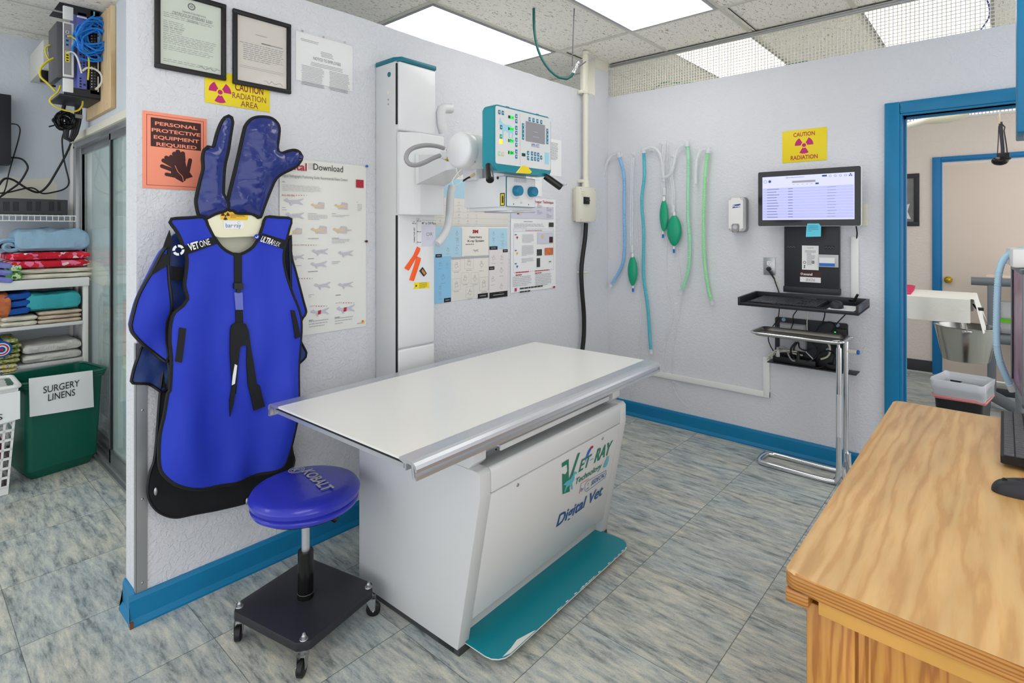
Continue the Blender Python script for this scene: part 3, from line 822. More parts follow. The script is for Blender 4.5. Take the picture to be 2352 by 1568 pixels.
# notice in a clear plastic sleeve
a0, b0 = PA.hit(679, 125); a1, b1 = PA.hit(809, 160)
z0 = (PA.hit(680, 182)[1] + PA.hit(809, 211)[1]) / 2; z1 = (PA.hit(678, 69)[1] + PA.hit(808.5, 107.6)[1]) / 2
t = thing('paper_notice', 'white employee notice in a shiny clear sleeve pinned to the left wall', 'notice', PA.at((a0 + a1) / 2, z0, .003))
m = MB().slab(PA, a0, z0, a1, z1, 'paper', .001, .0025)
m.ltext(PA, 'NOTICE TO EMPLOYEES', a0 + .085, z1 - .112, a1 - .065, z1 - .098, 'ink', .003)
rr = random.Random(5)
for k, (xa, xb, za, n) in enumerate([(.02, .12, .03, 2), (.12, .19, .068, 4), (.07, .24, .127, 3), (.025, .14, .15, 14), (.165, .275, .15, 14)]):
    for i in range(n): m.lrect(PA, a0 + xa + rr.uniform(0, .004), z1 - za - i * .0066, min(a1 - .012, a0 + xb - rr.uniform(0, .012)), z1 - za - i * .0066 + .0020, 'ink_grey', .003)
m.build('sheet', t)
hs = lambda a, b: .006 + .0025 * noise.noise(Vector((a * 18, b * 26, 0)))
m = MB(); m.sheet(PA, [(a0 - .006, z0 - .008), (a1 + .004, z0 - .008), (a1 + .004, z1 + .012), (a0 - .006, z1 + .012)], .012, hs, 'frame_glass'); m.build('sleeve', t)
for u, v in ((741, 86), (790, 98), (693, 72)): m = MB(); m.disc(PA, PA.hit(u, v), .005, 'alu', .008); m.build('pin', t)

def trefoil(m, pl, c, r, mm, h, up=-90):
    m.disc(pl, c, r * .22, mm, h)
    for k in range(3): m.disc(pl, c, r, mm, h, up - 30 + 120 * k, up + 30 + 120 * k, r * .33, 36)
def board_sign(name, label, pl, x0, z0, x1, z1, mm, th=.002, off=.001, cat='sign'):
    m = MB().slab(pl, x0, z0, x1, z1, mm, off, off + th, .0006); return m, off + th + .0004
def fin(m, name, label, cat, group=None): return tag(m.build(name), label, cat, group)
X0, X1 = PA.hit(470, 200)[0], PA.hit(619, 220)[0]; Z0 = (PA.hit(470, 235)[1] + PA.hit(618, 258)[1]) / 2; Z1 = PA.hit(470, 178)[1] + .035
m, h = board_sign('', '', PA, X0, Z0, X1, Z1, 'yellow')
c = PA.hit(505, 212); trefoil(m, PA, c, .044, 'magenta', h)
m.text(PA, 'CAUTION', (539, 207), (604, 205), 'brown_ink', h, .02) if False else None
(xa, za), (xb, zb) = PA.hit(539, 206), PA.hit(604, 216)
m.ltext(PA, 'CAUTION', xa, (za + zb) / 2 - .003, xb, (za + zb) / 2 + .027, 'brown_ink', h, .018)
(xa, za), (xb, zb) = PA.hit(533, 224), PA.hit(610, 236)
m.ltext(PA, 'RADIATION', xa, (za + zb) / 2 - .002, xb, (za + zb) / 2 + .022, 'brown_ink', h)
(xa, za), (xb, zb) = PA.hit(552, 244), PA.hit(592, 249)
m.ltext(PA, 'AREA', xa, (za + zb) / 2 - .002, xb, (za + zb) / 2 + .022, 'brown_ink', h)
fin(m, 'warning_sign', 'yellow radiation area sign half hidden under the two framed certificates', 'sign')

# protective equipment sign
X0, X1 = PA.hit(327, 340)[0], PA.hit(474.5, 350)[0]; Z0 = (PA.hit(330, 431.8)[1] + PA.hit(470, 438.5)[1]) / 2; Z1 = (PA.hit(324.4, 255.4)[1] + PA.hit(474.5, 271)[1]) / 2
m, h = board_sign('', '', PA, X0, Z0, X1, Z1, 'orange_paper')
q = .012
for a in ((X0 + q, Z0 + q, X1 - q, Z0 + q + .0016), (X0 + q, Z1 - q - .0016, X1 - q, Z1 - q), (X0 + q, Z0 + q, X0 + q + .0016, Z1 - q), (X1 - q - .0016, Z0 + q, X1 - q, Z1 - q)): m.lrect(PA, *a, 'brown_ink', h)
H = Z1 - Z0; W = X1 - X0
m.lrect(PA, X0 + .026, Z1 - .022 - H * .375, X1 - .022, Z1 - .022, 'brown_print', h)
for i, (t_, f0, f1) in enumerate((('PERSONAL', .18, .84), ('PROTECTIVE', .13, .89), ('EQUIPMENT', .16, .87), ('REQUIRED', .20, .83))):
    zz = Z1 - .033 - (i + 1) * H * .0895 + .006
    m.ltext(PA, t_, X0 + W * f0, zz + .004, X0 + W * f1, zz + H * .060, 'orange_paper', h + .0005, .025)
gl = lambda px: cz(px, 300, 0, 3.485)
fingers = [((330, 1360), (250, 1330), 13), ((340, 1330), (262, 1285), 14), ((360, 1310), (285, 1262), 14), ((375, 1290), (322, 1255), 13), ((360, 1410), (285, 1395), 12),
           ((385, 1290), (348, 1232), 15), ((405, 1290), (376, 1215), 15), ((420, 1290), (415, 1228), 14), ((455, 1370), (474, 1282), 13), ((400, 1300), (375, 1260), 10)]
for i, (p, e, r) in enumerate(fingers):
    P = PA.hit(*gl([p])[0]); Q = PA.hit(*gl([e])[0]); d = Vector((Q[0] - P[0], Q[1] - P[1])); nn = Vector((-d.y, d.x)).normalized() * (r * .00056)
    hh = h + (.0004 if i >= 5 else .0002)
    m.lpoly(PA, [(P[0] + nn.x, P[1] + nn.y), (P[0] - nn.x, P[1] - nn.y), (Q[0] - nn.x, Q[1] - nn.y), (Q[0] + nn.x, Q[1] + nn.y)], 'brown_print', hh); m.disc(PA, Q, r * .00056, 'brown_print', hh, seg=14)
m.poly(PA, gl([(325, 1300), (400, 1290), (420, 1400), (440, 1440), (415, 1460), (360, 1430), (320, 1385)]), 'brown_print', h + .0001)
m.poly(PA, gl([(362, 1290), (432, 1280), (445, 1340), (478, 1390), (495, 1415), (432, 1435), (415, 1405), (385, 1360)]), 'brown_print', h + .0004)
for a_, b_ in (((352, 1325), (375, 1375)), ((375, 1375), (412, 1412)), ((412, 1412), (420, 1450))):
    m.tube([PA.at(*PA.hit(*gl([a_])[0]), h + .0012), PA.at(*PA.hit(*gl([b_])[0]), h + .0012)], .0011, 'orange_paper', 4)
fin(m, 'warning_sign', 'orange sign with black gloves and PERSONAL PROTECTIVE EQUIPMENT REQUIRED lettering', 'sign')

# ---- posters
def animal(m, pl, x, z, s, h, mm='body_shade', lying=True):
    m.lpoly(pl, [(x - s * .9, z + s * .12), (x - s * .62, z + s * .30), (x - s * .40, z + s * .12), (x + s * .4, z + s * .18), (x + s * .95, z + s * .34), (x + s * .98, z + s * .28), (x + s * .55, z + s * .02), (x + s * .95, z - s * .22), (x + s * .9, z - s * .28), (x + s * .35, z - s * .10), (x - s * .1, z - s * .16), (x - s * .15, z - s * .38), (x - s * .28, z - s * .36), (x - s * .3, z - s * .10), (x - s * .6, z - s * .02)], mm, h)
x0, x1 = PA.hit(641, 500)[0], PA.hit(839.7, 500)[0]; z0 = (PA.hit(683, 772)[1] + PA.hit(839.7, 748.4)[1]) / 2; z1 = (PA.hit(641, 365)[1] + PA.hit(839.7, 378.8)[1]) / 2
t = thing('wall_poster', 'tall white radiography positioning poster with dog drawings, partly behind the blue apron', 'poster', PA.at((x0 + x1) / 2, z0, .003))
m = MB(); hh = lambda a, b: .0035 + .0022 * noise.noise(Vector((a * 5, b * 3.5, 0)))
m.sheet(PA, [(x0, z0), (x1, z0), (x1, z1), (x0, z1)], .05, hh, 'poster'); h = .0068
g = lambda x, y: (620 + x / 3.733, 360 + y / 3.733)
m.text(PA, 'Digital', g(60, 100), g(310, 57), 'ink_red', h, .02); 
for i in range(6):
    for j in range(5): m.disc(PA, PA.hit(*g(327 + j * 10, 60 + i * 9)), .0012, 'ink', h, seg=6)
m.text(PA, 'Download', g(368, 112), g(620, 82), 'ink', h)
m.lines(PA, g(170, 122), g(560, 152), 1, 'ink_grey', h, thick=.25); 
m.text(PA, 'Digital Radiography Positioning Guide: Recommended Beam Centers', g(98, 170), g(660, 188), 'ink_grey', h)
m.lines(PA, g(100, 172), g(440, 205), 1, 'ink_lt', h, thick=.2)
m.text(PA, 'TIPS', g(97, 220), g(123, 211), 'ink_grey', h)
m.lines(PA, g(100, 235), g(470, 312), 7, 'ink_lt', h, thick=.22)
m.rect(PA, g(732, 195), g(797, 268), 'ink_red', h)
for (sx, sy, wd, tx) in ((97, 336, 110, 'SKULL AND SPINE'), (163, 762, 125, 'AND FRONT LIMBS'), (215, 1048, 40, 'LIMBS'), (332, 1284, 45, 'THORAX'), (556, 1256, 55, 'ABDOMEN')):
    m.text(PA, tx, g(sx, sy), g(sx + wd, sy - 11), 'ink_red', h)
    for k in range(5): m.rect(PA, g(sx + wd + 10 + 22 * k, sy - 9), g(sx + wd + 17 + 22 * k, sy - 2), ('ink_red', 'ink_red', 'ink_red', 'ink_grey', 'ink_lt')[k], h)
for i, (ax, ay, s_, mm) in enumerate([(195, 385, 90, 'body_shade'), (400, 420, 62, 'body_tan'), (600, 425, 62, 'body_tan'), (205, 505, 85, 'body_shade'), (210, 640, 60, 'body_tan'), (410, 630, 72, 'body_tan'), (590, 630, 65, 'body_tan'), (672, 630, 24, 'body_shade'),
        (230, 860, 60, 'body_shade'), (420, 815, 75, 'body_shade'), (640, 830, 70, 'body_shade'), (410, 925, 75, 'body_shade'), (440, 1105, 75, 'body_shade'), (640, 1100, 70, 'body_shade'), (420, 1330, 85, 'body_shade'), (640, 1305, 85, 'body_shade')]):
    c = PA.hit(*g(ax, ay)); e = PA.hit(*g(ax + s_, ay)); s = abs(e[0] - c[0]); animal(m, PA, c[0], c[1], s, h, mm)
    if i in (1, 2, 4, 5, 6): m.lpoly(PA, [(c[0] - s * .1, c[1] - s * .3), (c[0] + s * .2, c[1] + s * .5), (c[0] + s, c[1] + s * .4), (c[0] + s, c[1] - s * .35)], 'body_shade', h - .0003)
    if i in (14, 15): m.lpoly(PA, [(c[0] - s * .2, c[1] - s * .2), (c[0] - s * .15, c[1] + s * .15), (c[0] + s * .15, c[1] + s * .18), (c[0] + s * .1, c[1] - s * .18)], 'ink_red', h + .0003)
    if i in (3, 8, 9, 13): 
        for a in ((-.2, .02, .3, .03), (-.2, .2, .3, .21), (-.2, .02, -.19, .2), (.3, .02, .31, .2)): m.lrect(PA, c[0] + a[0] * s, c[1] + a[1] * s, c[0] + a[2] * s, c[1] + a[3] * s, 'ink_grey', h + .0004)
for (ax, ay, w_, n) in [(100, 430, 70, 1), (100, 448, 95, 1), (160, 545, 65, 1), (320, 480, 140, 1), (320, 492, 190, 4), (524, 480, 80, 1), (526, 494, 165, 2), (165, 698, 30, 1), (322, 694, 120, 1), (526, 690, 80, 1), (526, 702, 170, 3), (320, 865, 95, 1), (526, 893, 80, 2), (322, 975, 110, 1), (165, 928, 120, 2), (328, 1176, 50, 2), (556, 1176, 70, 1), (328, 1392, 55, 1), (328, 1402, 190, 3), (550, 1366, 60, 1), (550, 1376, 175, 3), (740, 383, 15, 1), (745, 402, 45, 5)]:
    m.lines(PA, g(ax, ay), g(ax + w_, ay + 13 * n), n, 'ink_grey' if n == 1 else 'ink_lt', h, thick=.30, seed=ax)
m.text(PA, 'IDEXX', g(742, 1432), g(790, 1418), 'ink', h); m.disc(PA, PA.hit(*g(793, 1412)), .008, 'yellow2', h); m.disc(PA, PA.hit(*g(788, 1408)), .005, 'orange', h + .0002)
m.build('poster_sheet', t)
for u, v, mm in ((839, 382, 'cap_blue'), (838, 554, 'brown_print')):
    c = PA.hit(u, v); MB().revolve(PA.at(*c, .006), PA.n, [(0, .004), (.004, .003), (.006, .006), (.012, .006), (.013, .003)], mm, 12).build('push_pin', t)

# x-ray system charts
x0, x1 = PA.hit(985, 600)[0], PA.hit(1166.5, 600)[0]; z0 = (PA.hit(1004.6, 697)[1] + PA.hit(1165.3, 674.2)[1]) / 2; z1 = (PA.hit(1004, 519)[1] + PA.hit(1167.5, 522.5)[1]) / 2
g = lambda x, y: (860 + x / 3.734, 460 + y / 3.734)
m, h = board_sign('', '', PA, x0, z0, x1, z1, 'off_print', .0015)
h += .0002
m.rect(PA, (985, 521), g(745, 478), 'sky_print', h); m.rect(PA, (985, 590), g(655, 868), 'sky_print2', h + .0001); m.rect(PA, g(983, 240), g(1138, 418), 'sky_print', h); m.rect(PA, g(980, 422), g(1138, 800), 'pink_print', h)
m.text(PA, '3M', g(838, 280), g(887, 252), 'ink_red', h + .0006, .06); m.text(PA, 'Veterinary', g(808, 324), g(918, 303), 'ink', h + .0006, .012); m.text(PA, 'X-ray System', g(792, 357), g(936, 335), 'ink', h + .0006, .012)
m.lines(PA, g(778, 366), g(948, 384), 1, 'ink_grey', h + .0003, thick=.3)
for px in ([(983, 395), (1052, 422)], [(1097, 420), (1140, 444)], [(978, 568), (1026, 594)], [(883, 802), (970, 832)], [(983, 792), (1138, 822)], [(593, 840), (652, 868)], [(520, 462), (575, 488)]):
    m.rect(PA, g(*px[0]), g(*px[1]), 'black', h + .0004)
    (a, b), (c, d) = PA.hit(*g(*px[0])), PA.hit(*g(*px[1])); m.lrect(PA, a + (c - a) * .2, (b + d) / 2 - .001, c - (c - a) * .2, (b + d) / 2 + .001, 'paper', h + .0006)
def outline_rect(m, pl, a, b, c, d, mm, h, w=.0007):
    for r in ((a, b, c, b + w), (a, d - w, c, d), (a, b, a + w, d), (c - w, b, c, d)): m.lrect(pl, *r, mm, h)
def figure(m, pl, x, z, s, h, k, mm='ink_grey'):
    m.disc(pl, (x, z + s * .3), s * .22, mm, h, r0=s * .19, seg=14)
    m.disc(pl, (x, z - s * .15), s * .35, mm, h, r0=s * .32, seg=16)
    for i in range(4):
        a = .6 + i * 1.57 + k; p = (x + s * .3 * math.cos(a), z - .1 * s + s * .3 * math.sin(a)); q = (x + s * .62 * math.cos(a), z - .1 * s + s * .62 * math.sin(a))
        d = Vector((q[0] - p[0], q[1] - p[1])); n_ = Vector((-d.y, d.x)).normalized() * .0005
        m.lpoly(pl, [(p[0] + n_.x, p[1] + n_.y), (q[0] + n_.x, q[1] + n_.y), (q[0] - n_.x, q[1] - n_.y), (p[0] - n_.x, p[1] - n_.y)], mm, h)
for k, (ax, ay, s_) in enumerate([(570, 290, 26), (705, 280, 26), (708, 345, 24), (627, 420, 24), (702, 415, 24), (560, 545, 26), (620, 545, 20), (585, 655, 34), (560, 745, 24), (560, 805, 24), (700, 555, 36), (808, 530, 40), (915, 545, 34), (700, 720, 36), (775, 665, 34), (857, 665, 34), (935, 715, 40), (815, 785, 34), (1018, 285, 22), (1095, 300, 26), (1095, 375, 22), (1018, 490, 28), (1090, 490, 26), (1085, 595, 30), (1012, 675, 28), (1085, 735, 30), (1018, 345, 22)]):
    c = PA.hit(*g(ax, ay)); s = abs(PA.hit(*g(ax + s_, ay))[0] - c[0]); figure(m, PA, c[0], c[1], s, h + .0005, k)
    if k in (10, 11, 13, 14, 15, 16, 17): outline_rect(m, PA, c[0] - s * .95, c[1] - s, c[0] + s * .95, c[1] + s, 'ink_grey', h + .0004)
    m.lrect(PA, c[0] - s * .6, c[1] - s * 1.25, c[0] + s * .6, c[1] - s * 1.2, 'ink_grey', h + .0005)
c = PA.hit(*g(865, 430)); animal(m, PA, c[0], c[1], .026, h + .0006, 'ink_lt')
for a, b in (((655, 486), (978, 490)), ((745, 240), (748, 480)), ((978, 240), (981, 820))): m.rect(PA, g(*a), g(*b), 'ink_lt', h + .0003)
fin(m, 'wall_poster', 'white and sky blue 3M veterinary x-ray chart, lower of the two behind the column', 'poster')
z1b = PA.hit(1168, 405)[1]; z0b = z1 + .006
m, h = board_sign('', '', PA, x0, z0b, x1, z1b, 'off_print', .0015); h += .0002
m.rect(PA, (985, 405), (1168, 462), 'sky_print', h)
for k in range(4):
    for j in range(5):
        c = (x0 + .05 + j * .072 + .03, z0b + .028 + k * .036); figure(m, PA, c[0], c[1], .010, h + .0004, k + j, 'ink' if (k + j) % 3 == 0 else 'ink_grey'); m.lrect(PA, c[0] - .012, c[1] - .016, c[0] + .012, c[1] - .0148, 'ink_lt', h + .0004)
for k in range(4): m.lrect(PA, x0, z0b + .008 + k * .036, x1 - .004, z0b + .0088 + k * .036, 'ink_lt', h + .0003)
fin(m, 'wall_poster', 'white animal positioning chart behind the collimator, above the 3M chart', 'poster')

# proper technique poster
x0, x1 = PA.hit(1172, 600)[0], PA.hit(1275, 600)[0]; z0 = (PA.hit(1172, 671.6)[1] + PA.hit(1275, 660.9)[1]) / 2; z1 = PA.hit(1273.8, 458)[1]
hh = lambda a, b: .004 + .0025 * noise.noise(Vector((a * 7, b * 6, 3)))
m = MB(); m.sheet(PA, [(x0, z0), (x1, z0), (x1, z1), (x0, z1)], .04, hh, 'paper'); h = .0072
m.text(PA, 'Start With Proper Technique', g(1200, 10), g(1530, 12), 'ink_red', h, .012) if False else None
(xa, za) = PA.hit(*g(1375, 16)); (xb, zb) = PA.hit(*g(1529, 20)); m.ltext(PA, 'With Proper Technique', xa - .085, za - .004, xb, za + .014, 'ink_red', h, .015)
m.rect(PA, g(1168, 42), g(1530, 160), 'lilac', h - .0003)
c = PA.hit(*g(1235, 120)); m.disc(PA, c, .022, 'brown_print', h, 0, 180); m.disc(PA, (c[0] + .01, c[1] + .004), .012, 'body_tan', h + .0003)
for ax, ay in ((1390, 40), (1470, 70), (1390, 95), (1470, 125)): m.lines(PA, g(ax, ay), g(ax + 50, ay + 28), 3, 'ink_grey', h, thick=.3, seed=ax); m.lines(PA, g(ax, ay - 9), g(ax + 45, ay - 1), 1, 'ink_red', h, thick=.5)
m.lines(PA, g(1275, 175), g(1450, 190), 1, 'ink_grey', h, thick=.4); m.lines(PA, g(1190, 196), g(1480, 236), 4, 'ink_lt', h); m.rect(PA, g(1490, 190), g(1530, 228), 'photo_dark', h)
a, b = PA.hit(*g(1187, 243)); c, d = PA.hit(*g(1531, 592)); outline_rect(m, PA, a, d, c, b, 'ink_blue', h, .0009); m.lrect(PA, a, b - .017, c, b - .016, 'ink_blue', h)
m.text(PA, 'Guidelines for Best Results', g(1288, 262), g(1430, 252), 'ink_red', h)
for i, (ay, tx, col) in enumerate(((320, 'heart', 'ink_red'), (455, 'q', 'yellow2'), (568, 'b', 'cap_blue'))):
    c = PA.hit(*g(1218, ay)); m.disc(PA, (c[0] - .0035, c[1] + .003), .005, col, h); m.disc(PA, (c[0] + .0035, c[1] + .003), .005, col, h); m.lpoly(PA, [(c[0] - .008, c[1] + .001), (c[0] + .008, c[1] + .001), (c[0], c[1] - .011)], col, h)
    m.lines(PA, g(1197, ay - 32), g(1238, ay - 20), 1, 'ink_blue', h, thick=.6)
m.lines(PA, g(1262, 290), g(1372, 360), 8, 'ink_lt', h); m.lines(PA, g(1258, 385), g(1372, 470), 9, 'ink_lt', h); m.lines(PA, g(1256, 495), g(1372, 530), 4, 'ink_lt', h)
m.rect(PA, g(1390, 275), g(1524, 368), 'lilac', h); c = PA.hit(*g(1435, 308)); m.disc(PA, c, .016, 'body_tan', h + .0003); m.rect(PA, g(1492, 312), g(1524, 362), 'brown_print', h + .0003)
m.rect(PA, g(1386, 420), g(1430, 472), 'photo_dark', h); m.rect(PA, g(1454, 408), g(1526, 466), 'towel_orange', h); m.rect(PA, g(1385, 496), g(1414, 570), 'photo_dark', h)
c = PA.hit(*g(1498, 525)); animal(m, PA, c[0], c[1], .016, h + .0003, 'brown_print')
m.lines(PA, g(1205, 608), g(1338, 640), 2, 'ink_red', h, thick=.4); m.lines(PA, g(1370, 596), g(1516, 620), 2, 'ink_red', h, thick=.4)
m.lines(PA, g(1178, 652), g(1362, 722), 6, 'ink_lt', h); m.lines(PA, g(1374, 630), g(1528, 720), 8, 'ink_lt', h); m.rect(PA, g(1197, 752), g(1214, 778), 'magenta', h); m.lines(PA, g(1240, 742), g(1470, 770), 2, 'ink', h, thick=.4); m.rect(PA, g(1524, 736), g(1544, 748), 'ink_red', h)
fin(m, 'wall_poster', 'white technique poster with small cat and dog photos, right of the 3M chart', 'poster')
# loose sheets behind the control console
for tl, br, lb, sd in (((1246, 314.6), (1289, 406), 'white typed sheet pinned on the wall just right of the console', 2), ((1222, 404), (1244, 451), 'small white sheet hanging below the typed sheet, beside the collimator', 3)):
    x0, z0, x1, z1 = rectpx(PA, tl, br); m = MB(); m.slab(PA, x0, z0, x1, z1, 'paper', .001, .002); m.lines(PA, (tl[0] + 2, tl[1] + 8), (br[0] - 4, br[1] - 36), 16 if sd == 2 else 5, 'ink_grey', .0026, seed=sd); fin(m, 'paper_sheet', lb, 'paper')
c = PA.hit(1293, 425); m = MB(); m.disc(PA, c, .010, 'alu', .002); m.tube([PA.at(*c, .002), PA.at(*c, .03), PA.at(c[0], c[1] + .008, .034)], .0018, 'alu', 6); fin(m, 'wall_hook', 'small round metal hook on the left wall beside the console', 'hook')

# ---- disconnect box, conduit and black power cable
bx0, bx1 = PY(1316, 470, YA).x, 0
t = thing('electrical_box', 'off-white electrical disconnect box with black switch near the corner', 'electrical box', PA.at(3.44, 1.47, .03))
c0, c1 = PA.hit(1316, 434), PA.hit(1334, 508); z0, z1 = c1[1], c0[1]
dF = .085; PF = PA.off(dF); f0, f1 = PF.hit(1332, 428), PF.hit(1369, 510)
m = MB(); m.slab(PA, c0[0], z0, f1[0] - .01, z1, 'cream', .001, .05, .003); m.build('back_box', t)
m = MB(); m.slab(PA, f0[0], f1[1], f1[0], f0[1], 'cream', .045, dF, .004)
for k in range(4): m.slab(PA, f0[0] + .02, f0[1] - .035 - .012 * k, f0[0] + .06, f0[1] - .031 - .012 * k, 'hanger', dF - .001, dF + .003)
for a in (f0[0] + .012, f1[0] - .012):
    for b in (f1[1] + .015, f0[1] - .015): m.disc(PA, (a, b), .004, 'alu', dF + .0006)
m.build('cover', t)
s0, s1 = PF.hit(1340, 452), PF.hit(1351, 469); m = MB(); m.slab(PA, s0[0], s1[1], s1[0], s0[1], 'black', dF - .002, dF + .014, .002); m.slab(PA, s0[0] + .006, (s0[1] + s1[1]) / 2 - .004, s1[0] - .006, (s0[1] + s1[1]) / 2 + .006, 'charcoal', dF + .01, dF + .022, .001); m.build('switch', t)
cxp = PY(1345, 300, YA - .045)
t = thing('conduit_pipe', 'white vertical conduit pipe from the ceiling to the electrical box', 'pipe', (cxp.x, YA - .045, f0[1]))
m = MB().cyl((cxp.x, YA - .045, f0[1]), (cxp.x, YA - .045, CEIL - .007), .0205, 'cream'); m.cyl((cxp.x, YA - .045, f0[1]), (cxp.x, YA - .045, f0[1] + .045), .029, 'cream', bev=.004); m.cyl((cxp.x, YA - .045, CEIL - .03), (cxp.x, YA - .045, CEIL - .0075), .026, 'cream'); m.build('pipe', t)
for zz in (PA.hit(1345, 218)[1], PA.hit(1345, 418)[1]):
    m = MB().box(cxp.x - .045, YA - .05, zz - .012, cxp.x + .045, YA - .001, zz + .012, 'cream', .003); m.cyl((cxp.x, YA - .045, zz - .012), (cxp.x, YA - .045, zz + .012), .026, 'cream'); m.build('pipe_clip', t)
P = PA.off(.04)
pts = [W3(P, p) for p in ((1346, 512), (1344, 545), (1338, 590), (1335, 625), (1337, 670), (1341, 720), (1341, 770), (1338, 800), (1330, 860), (1310, 960))]
t = thing('power_cable', 'thick black power cable running down from the electrical box', 'cable', pts[-1])
MB().tube(pts, .0165, 'black', 12, step=.04).build('cable', t)
m = MB(); c = W3(PA, (1328, 625), .03); d_ = W3(PA, (1341, 625), .03); m.tube([c, d_], .008, 'cream', 8); m.cyl(W3(PA, (1327, 625), .001), W3(PA, (1327, 625), .04), .008, 'cream'); m.build('cable_clip', t)
# hanging oxygen hose with its steel support rod
P = Plane(PXX(1290, 100, 2.7) * 1.0, (SN, -CS, 0), (0, 0, 1))
hp = [W3(P, p) for p in ((1228, -60), (1226, 20), (1228, 80), (1240, 125), (1262, 160), (1285, 178), (1302, 181), (1312, 175), (1320, 163))]
hp[0] = Vector((hp[1].x, hp[1].y, CEIL - .007))
t = thing('oxygen_hose', 'dark green hose looping down from the ceiling to a chrome coupling', 'hose', hp[5])
MB().tube(hp, .0085, 'hose_dark', 10, step=.03).build('hose', t)
m = MB(); a = W3(P, (1317, 168)); b = W3(P, (1331, 138)); d = (b - a); 
m.revolve(a, d, [(0, .010), (.012, .012), (.014, .008), (.03, .009), (.032, .013), (.05, .013), (.052, .009), (.06, .010), (.062, .012), (.075, .011), (.078, .004)], 'chrome', 14); m.build('coupling', t)
m = MB(); m.cyl((W3(P, (1319, 0)).x, W3(P, (1319, 0)).y, CEIL - .007), W3(P, (1314, 152)), .0035, 'grey_metal', seg=8); m.cyl(W3(P, (1326, 156)), W3(P, (1346, 141)), .0035, 'grey_metal', seg=8); m.build('support_rod', t)

# ================================================================== LEAD APRONS, GLOVES, HANGER
g5 = lambda *p: [(280 + x / 3.409, 440 + y / 3.409) for x, y in p]
g6 = lambda *p: [(280 + x / 2.215, 860 + y / 2.215) for x, y in p]
g8 = lambda *p: [(440 + x / 5.807, 250 + y / 5.807) for x, y in p]
def smoothout(pl, px, step=.012):
    return [(p.x, p.y) for p in catmull([(a, b, 0) for a, b in hitpoly(pl, px)], step, True)]
def piping(pl, out, hf, r, mm, closed=True, flat=1.0):
    return MB().tube([pl.at(a, b, hf(a, b)) for a, b in out], r, mm, 6, closed=closed, flat=flat)
def nz(a, b, f, s=0.0): return noise.noise(Vector((a * f + s, b * f, s)))

# -- rear garment: black skirt and dark blue sleeves
PR = PA.off(.035)
t = thing('lead_apron', 'dark navy and black lead coat hanging behind the bright blue apron on the left wall', 'apron', PR.at(1.0, .28, 0))
skirt = g5((370, 560), (700, 520), (1240, 520)) + g5((1300, 900), (1355, 1300)) + g6((840, 200), (858, 380), (866, 450), (800, 590), (640, 640), (500, 675), (350, 703), (260, 717), (185, 692), (140, 640), (127, 575), (140, 490), (165, 400), (190, 80)) + g5((345, 1200), (360, 900))
out = smoothout(PR, skirt); hf = lambda a, b: .018 + .008 * nz(a, b * .3, 9)
m = MB(); m.sheet(PR, out, .03, hf, 'black_cloth', 0.0); m.build('coat_body', t)
piping(PR, out, lambda a, b: hf(a, b) - .004, .0062, 'black').build('edge_binding', t)
for p in g6((160, 582), (622, 634)): m = MB(); m.ball(W3(PR, p, .028), .011, 'alu', sz=1.4, sx=.6, sy=.5); m.build('snap_reflector', t)
def cloth_part(px, mm, base, amp, f, name, par, pl, back=None, pipe=None, step=.03, label=None):
    out = smoothout(pl, px); hf = lambda a, b: base + amp * nz(a * 1.6, b * .8, f, base * 50)
    m = MB(); m.sheet(pl, out, step, hf, mm, back if back is not None else base - .012); o = m.build(name, par)
    if label: plabel(o, label)
    if pipe: piping(pl, out, hf, pipe, 'black').build('edge_binding', o)
    return o
cloth_part(g5((150, 1200), (105, 1300), (85, 1360), (62, 1475), (75, 1492), (200, 1500), (300, 1560), (345, 1540), (350, 1300), (300, 1290), (230, 1240)), 'navy_cloth', .020, .012, 16, 'sleeve', t, PR, pipe=.0055, step=.016)
cloth_part(g5((1340, 1110), (1385, 1170), (1432, 1255), (1425, 1290), (1340, 1350), (1330, 1200)), 'navy_cloth', .020, .010, 16, 'sleeve', t, PR, pipe=.005, step=.02)
cloth_part(g5((352, 400), (440, 330), (470, 430), (485, 800), (440, 880), (360, 900)), 'navy_cloth', .030, .006, 12, 'lining', t, PR, step=.02)
m = MB(); m.prism(PR, hitpoly(PR, g5((362, 580), (445, 590), (445, 695), (362, 685))), .030, .044, 'black_cloth'); m.build('strap', t)
cloth_part(g5((1235, 330), (1300, 270), (1312, 500), (1316, 800), (1250, 790), (1225, 560)), 'black_cloth', .026, .004, 12, 'lining', t, PR, step=.03)

# -- front apron
PF = PA.off(.085)
t = thing('lead_apron', 'bright blue lead apron with black edging hanging on a cream hanger', 'apron', PF.at(1.0, .40, 0))
def fold(a, b):
    zt = PF.hit(500, 600)[1]; zb = PF.hit(500, 1100)[1]; f = max(0, min(1, (zt - b) / (zt - zb)))
    w = math.sin(a * 17 + 1.3 + b * .8) * .5 + math.sin(a * 31 - b * 2.2) * .25 + nz(a * 1.4, b * .5, 7) * .8
    return .045 + w * (.014 + .034 * f) + .018 * f
bl = g5((384 - 280 + 0, 0))[:0] + g5((355, 215), (480, 206), (607, 203), (640, 262), (690, 350), (760, 440), (840, 487), (890, 490), (960, 452), (1012, 390), (1060, 272), (1087, 203), (1190, 205), (1287, 216), (1270, 290), (1235, 420), (1224, 520), (1245, 650), (1290, 800), (1322, 880), (1355, 1000), (1352, 1200), (1340, 1350)) + g6((860, 50), (843, 180), (815, 330), (790, 425), (745, 462), (600, 517), (450, 545), (345, 550), (250, 530), (192, 492), (165, 440), (167, 300), (190, 180), (205, 80)) + g5((330, 1530), (340, 1300), (333, 1150), (343, 1020), (372, 935), (440, 880), (475, 830), (455, 730), (470, 620), (475, 520), (448, 430), (400, 320), (345, 240))
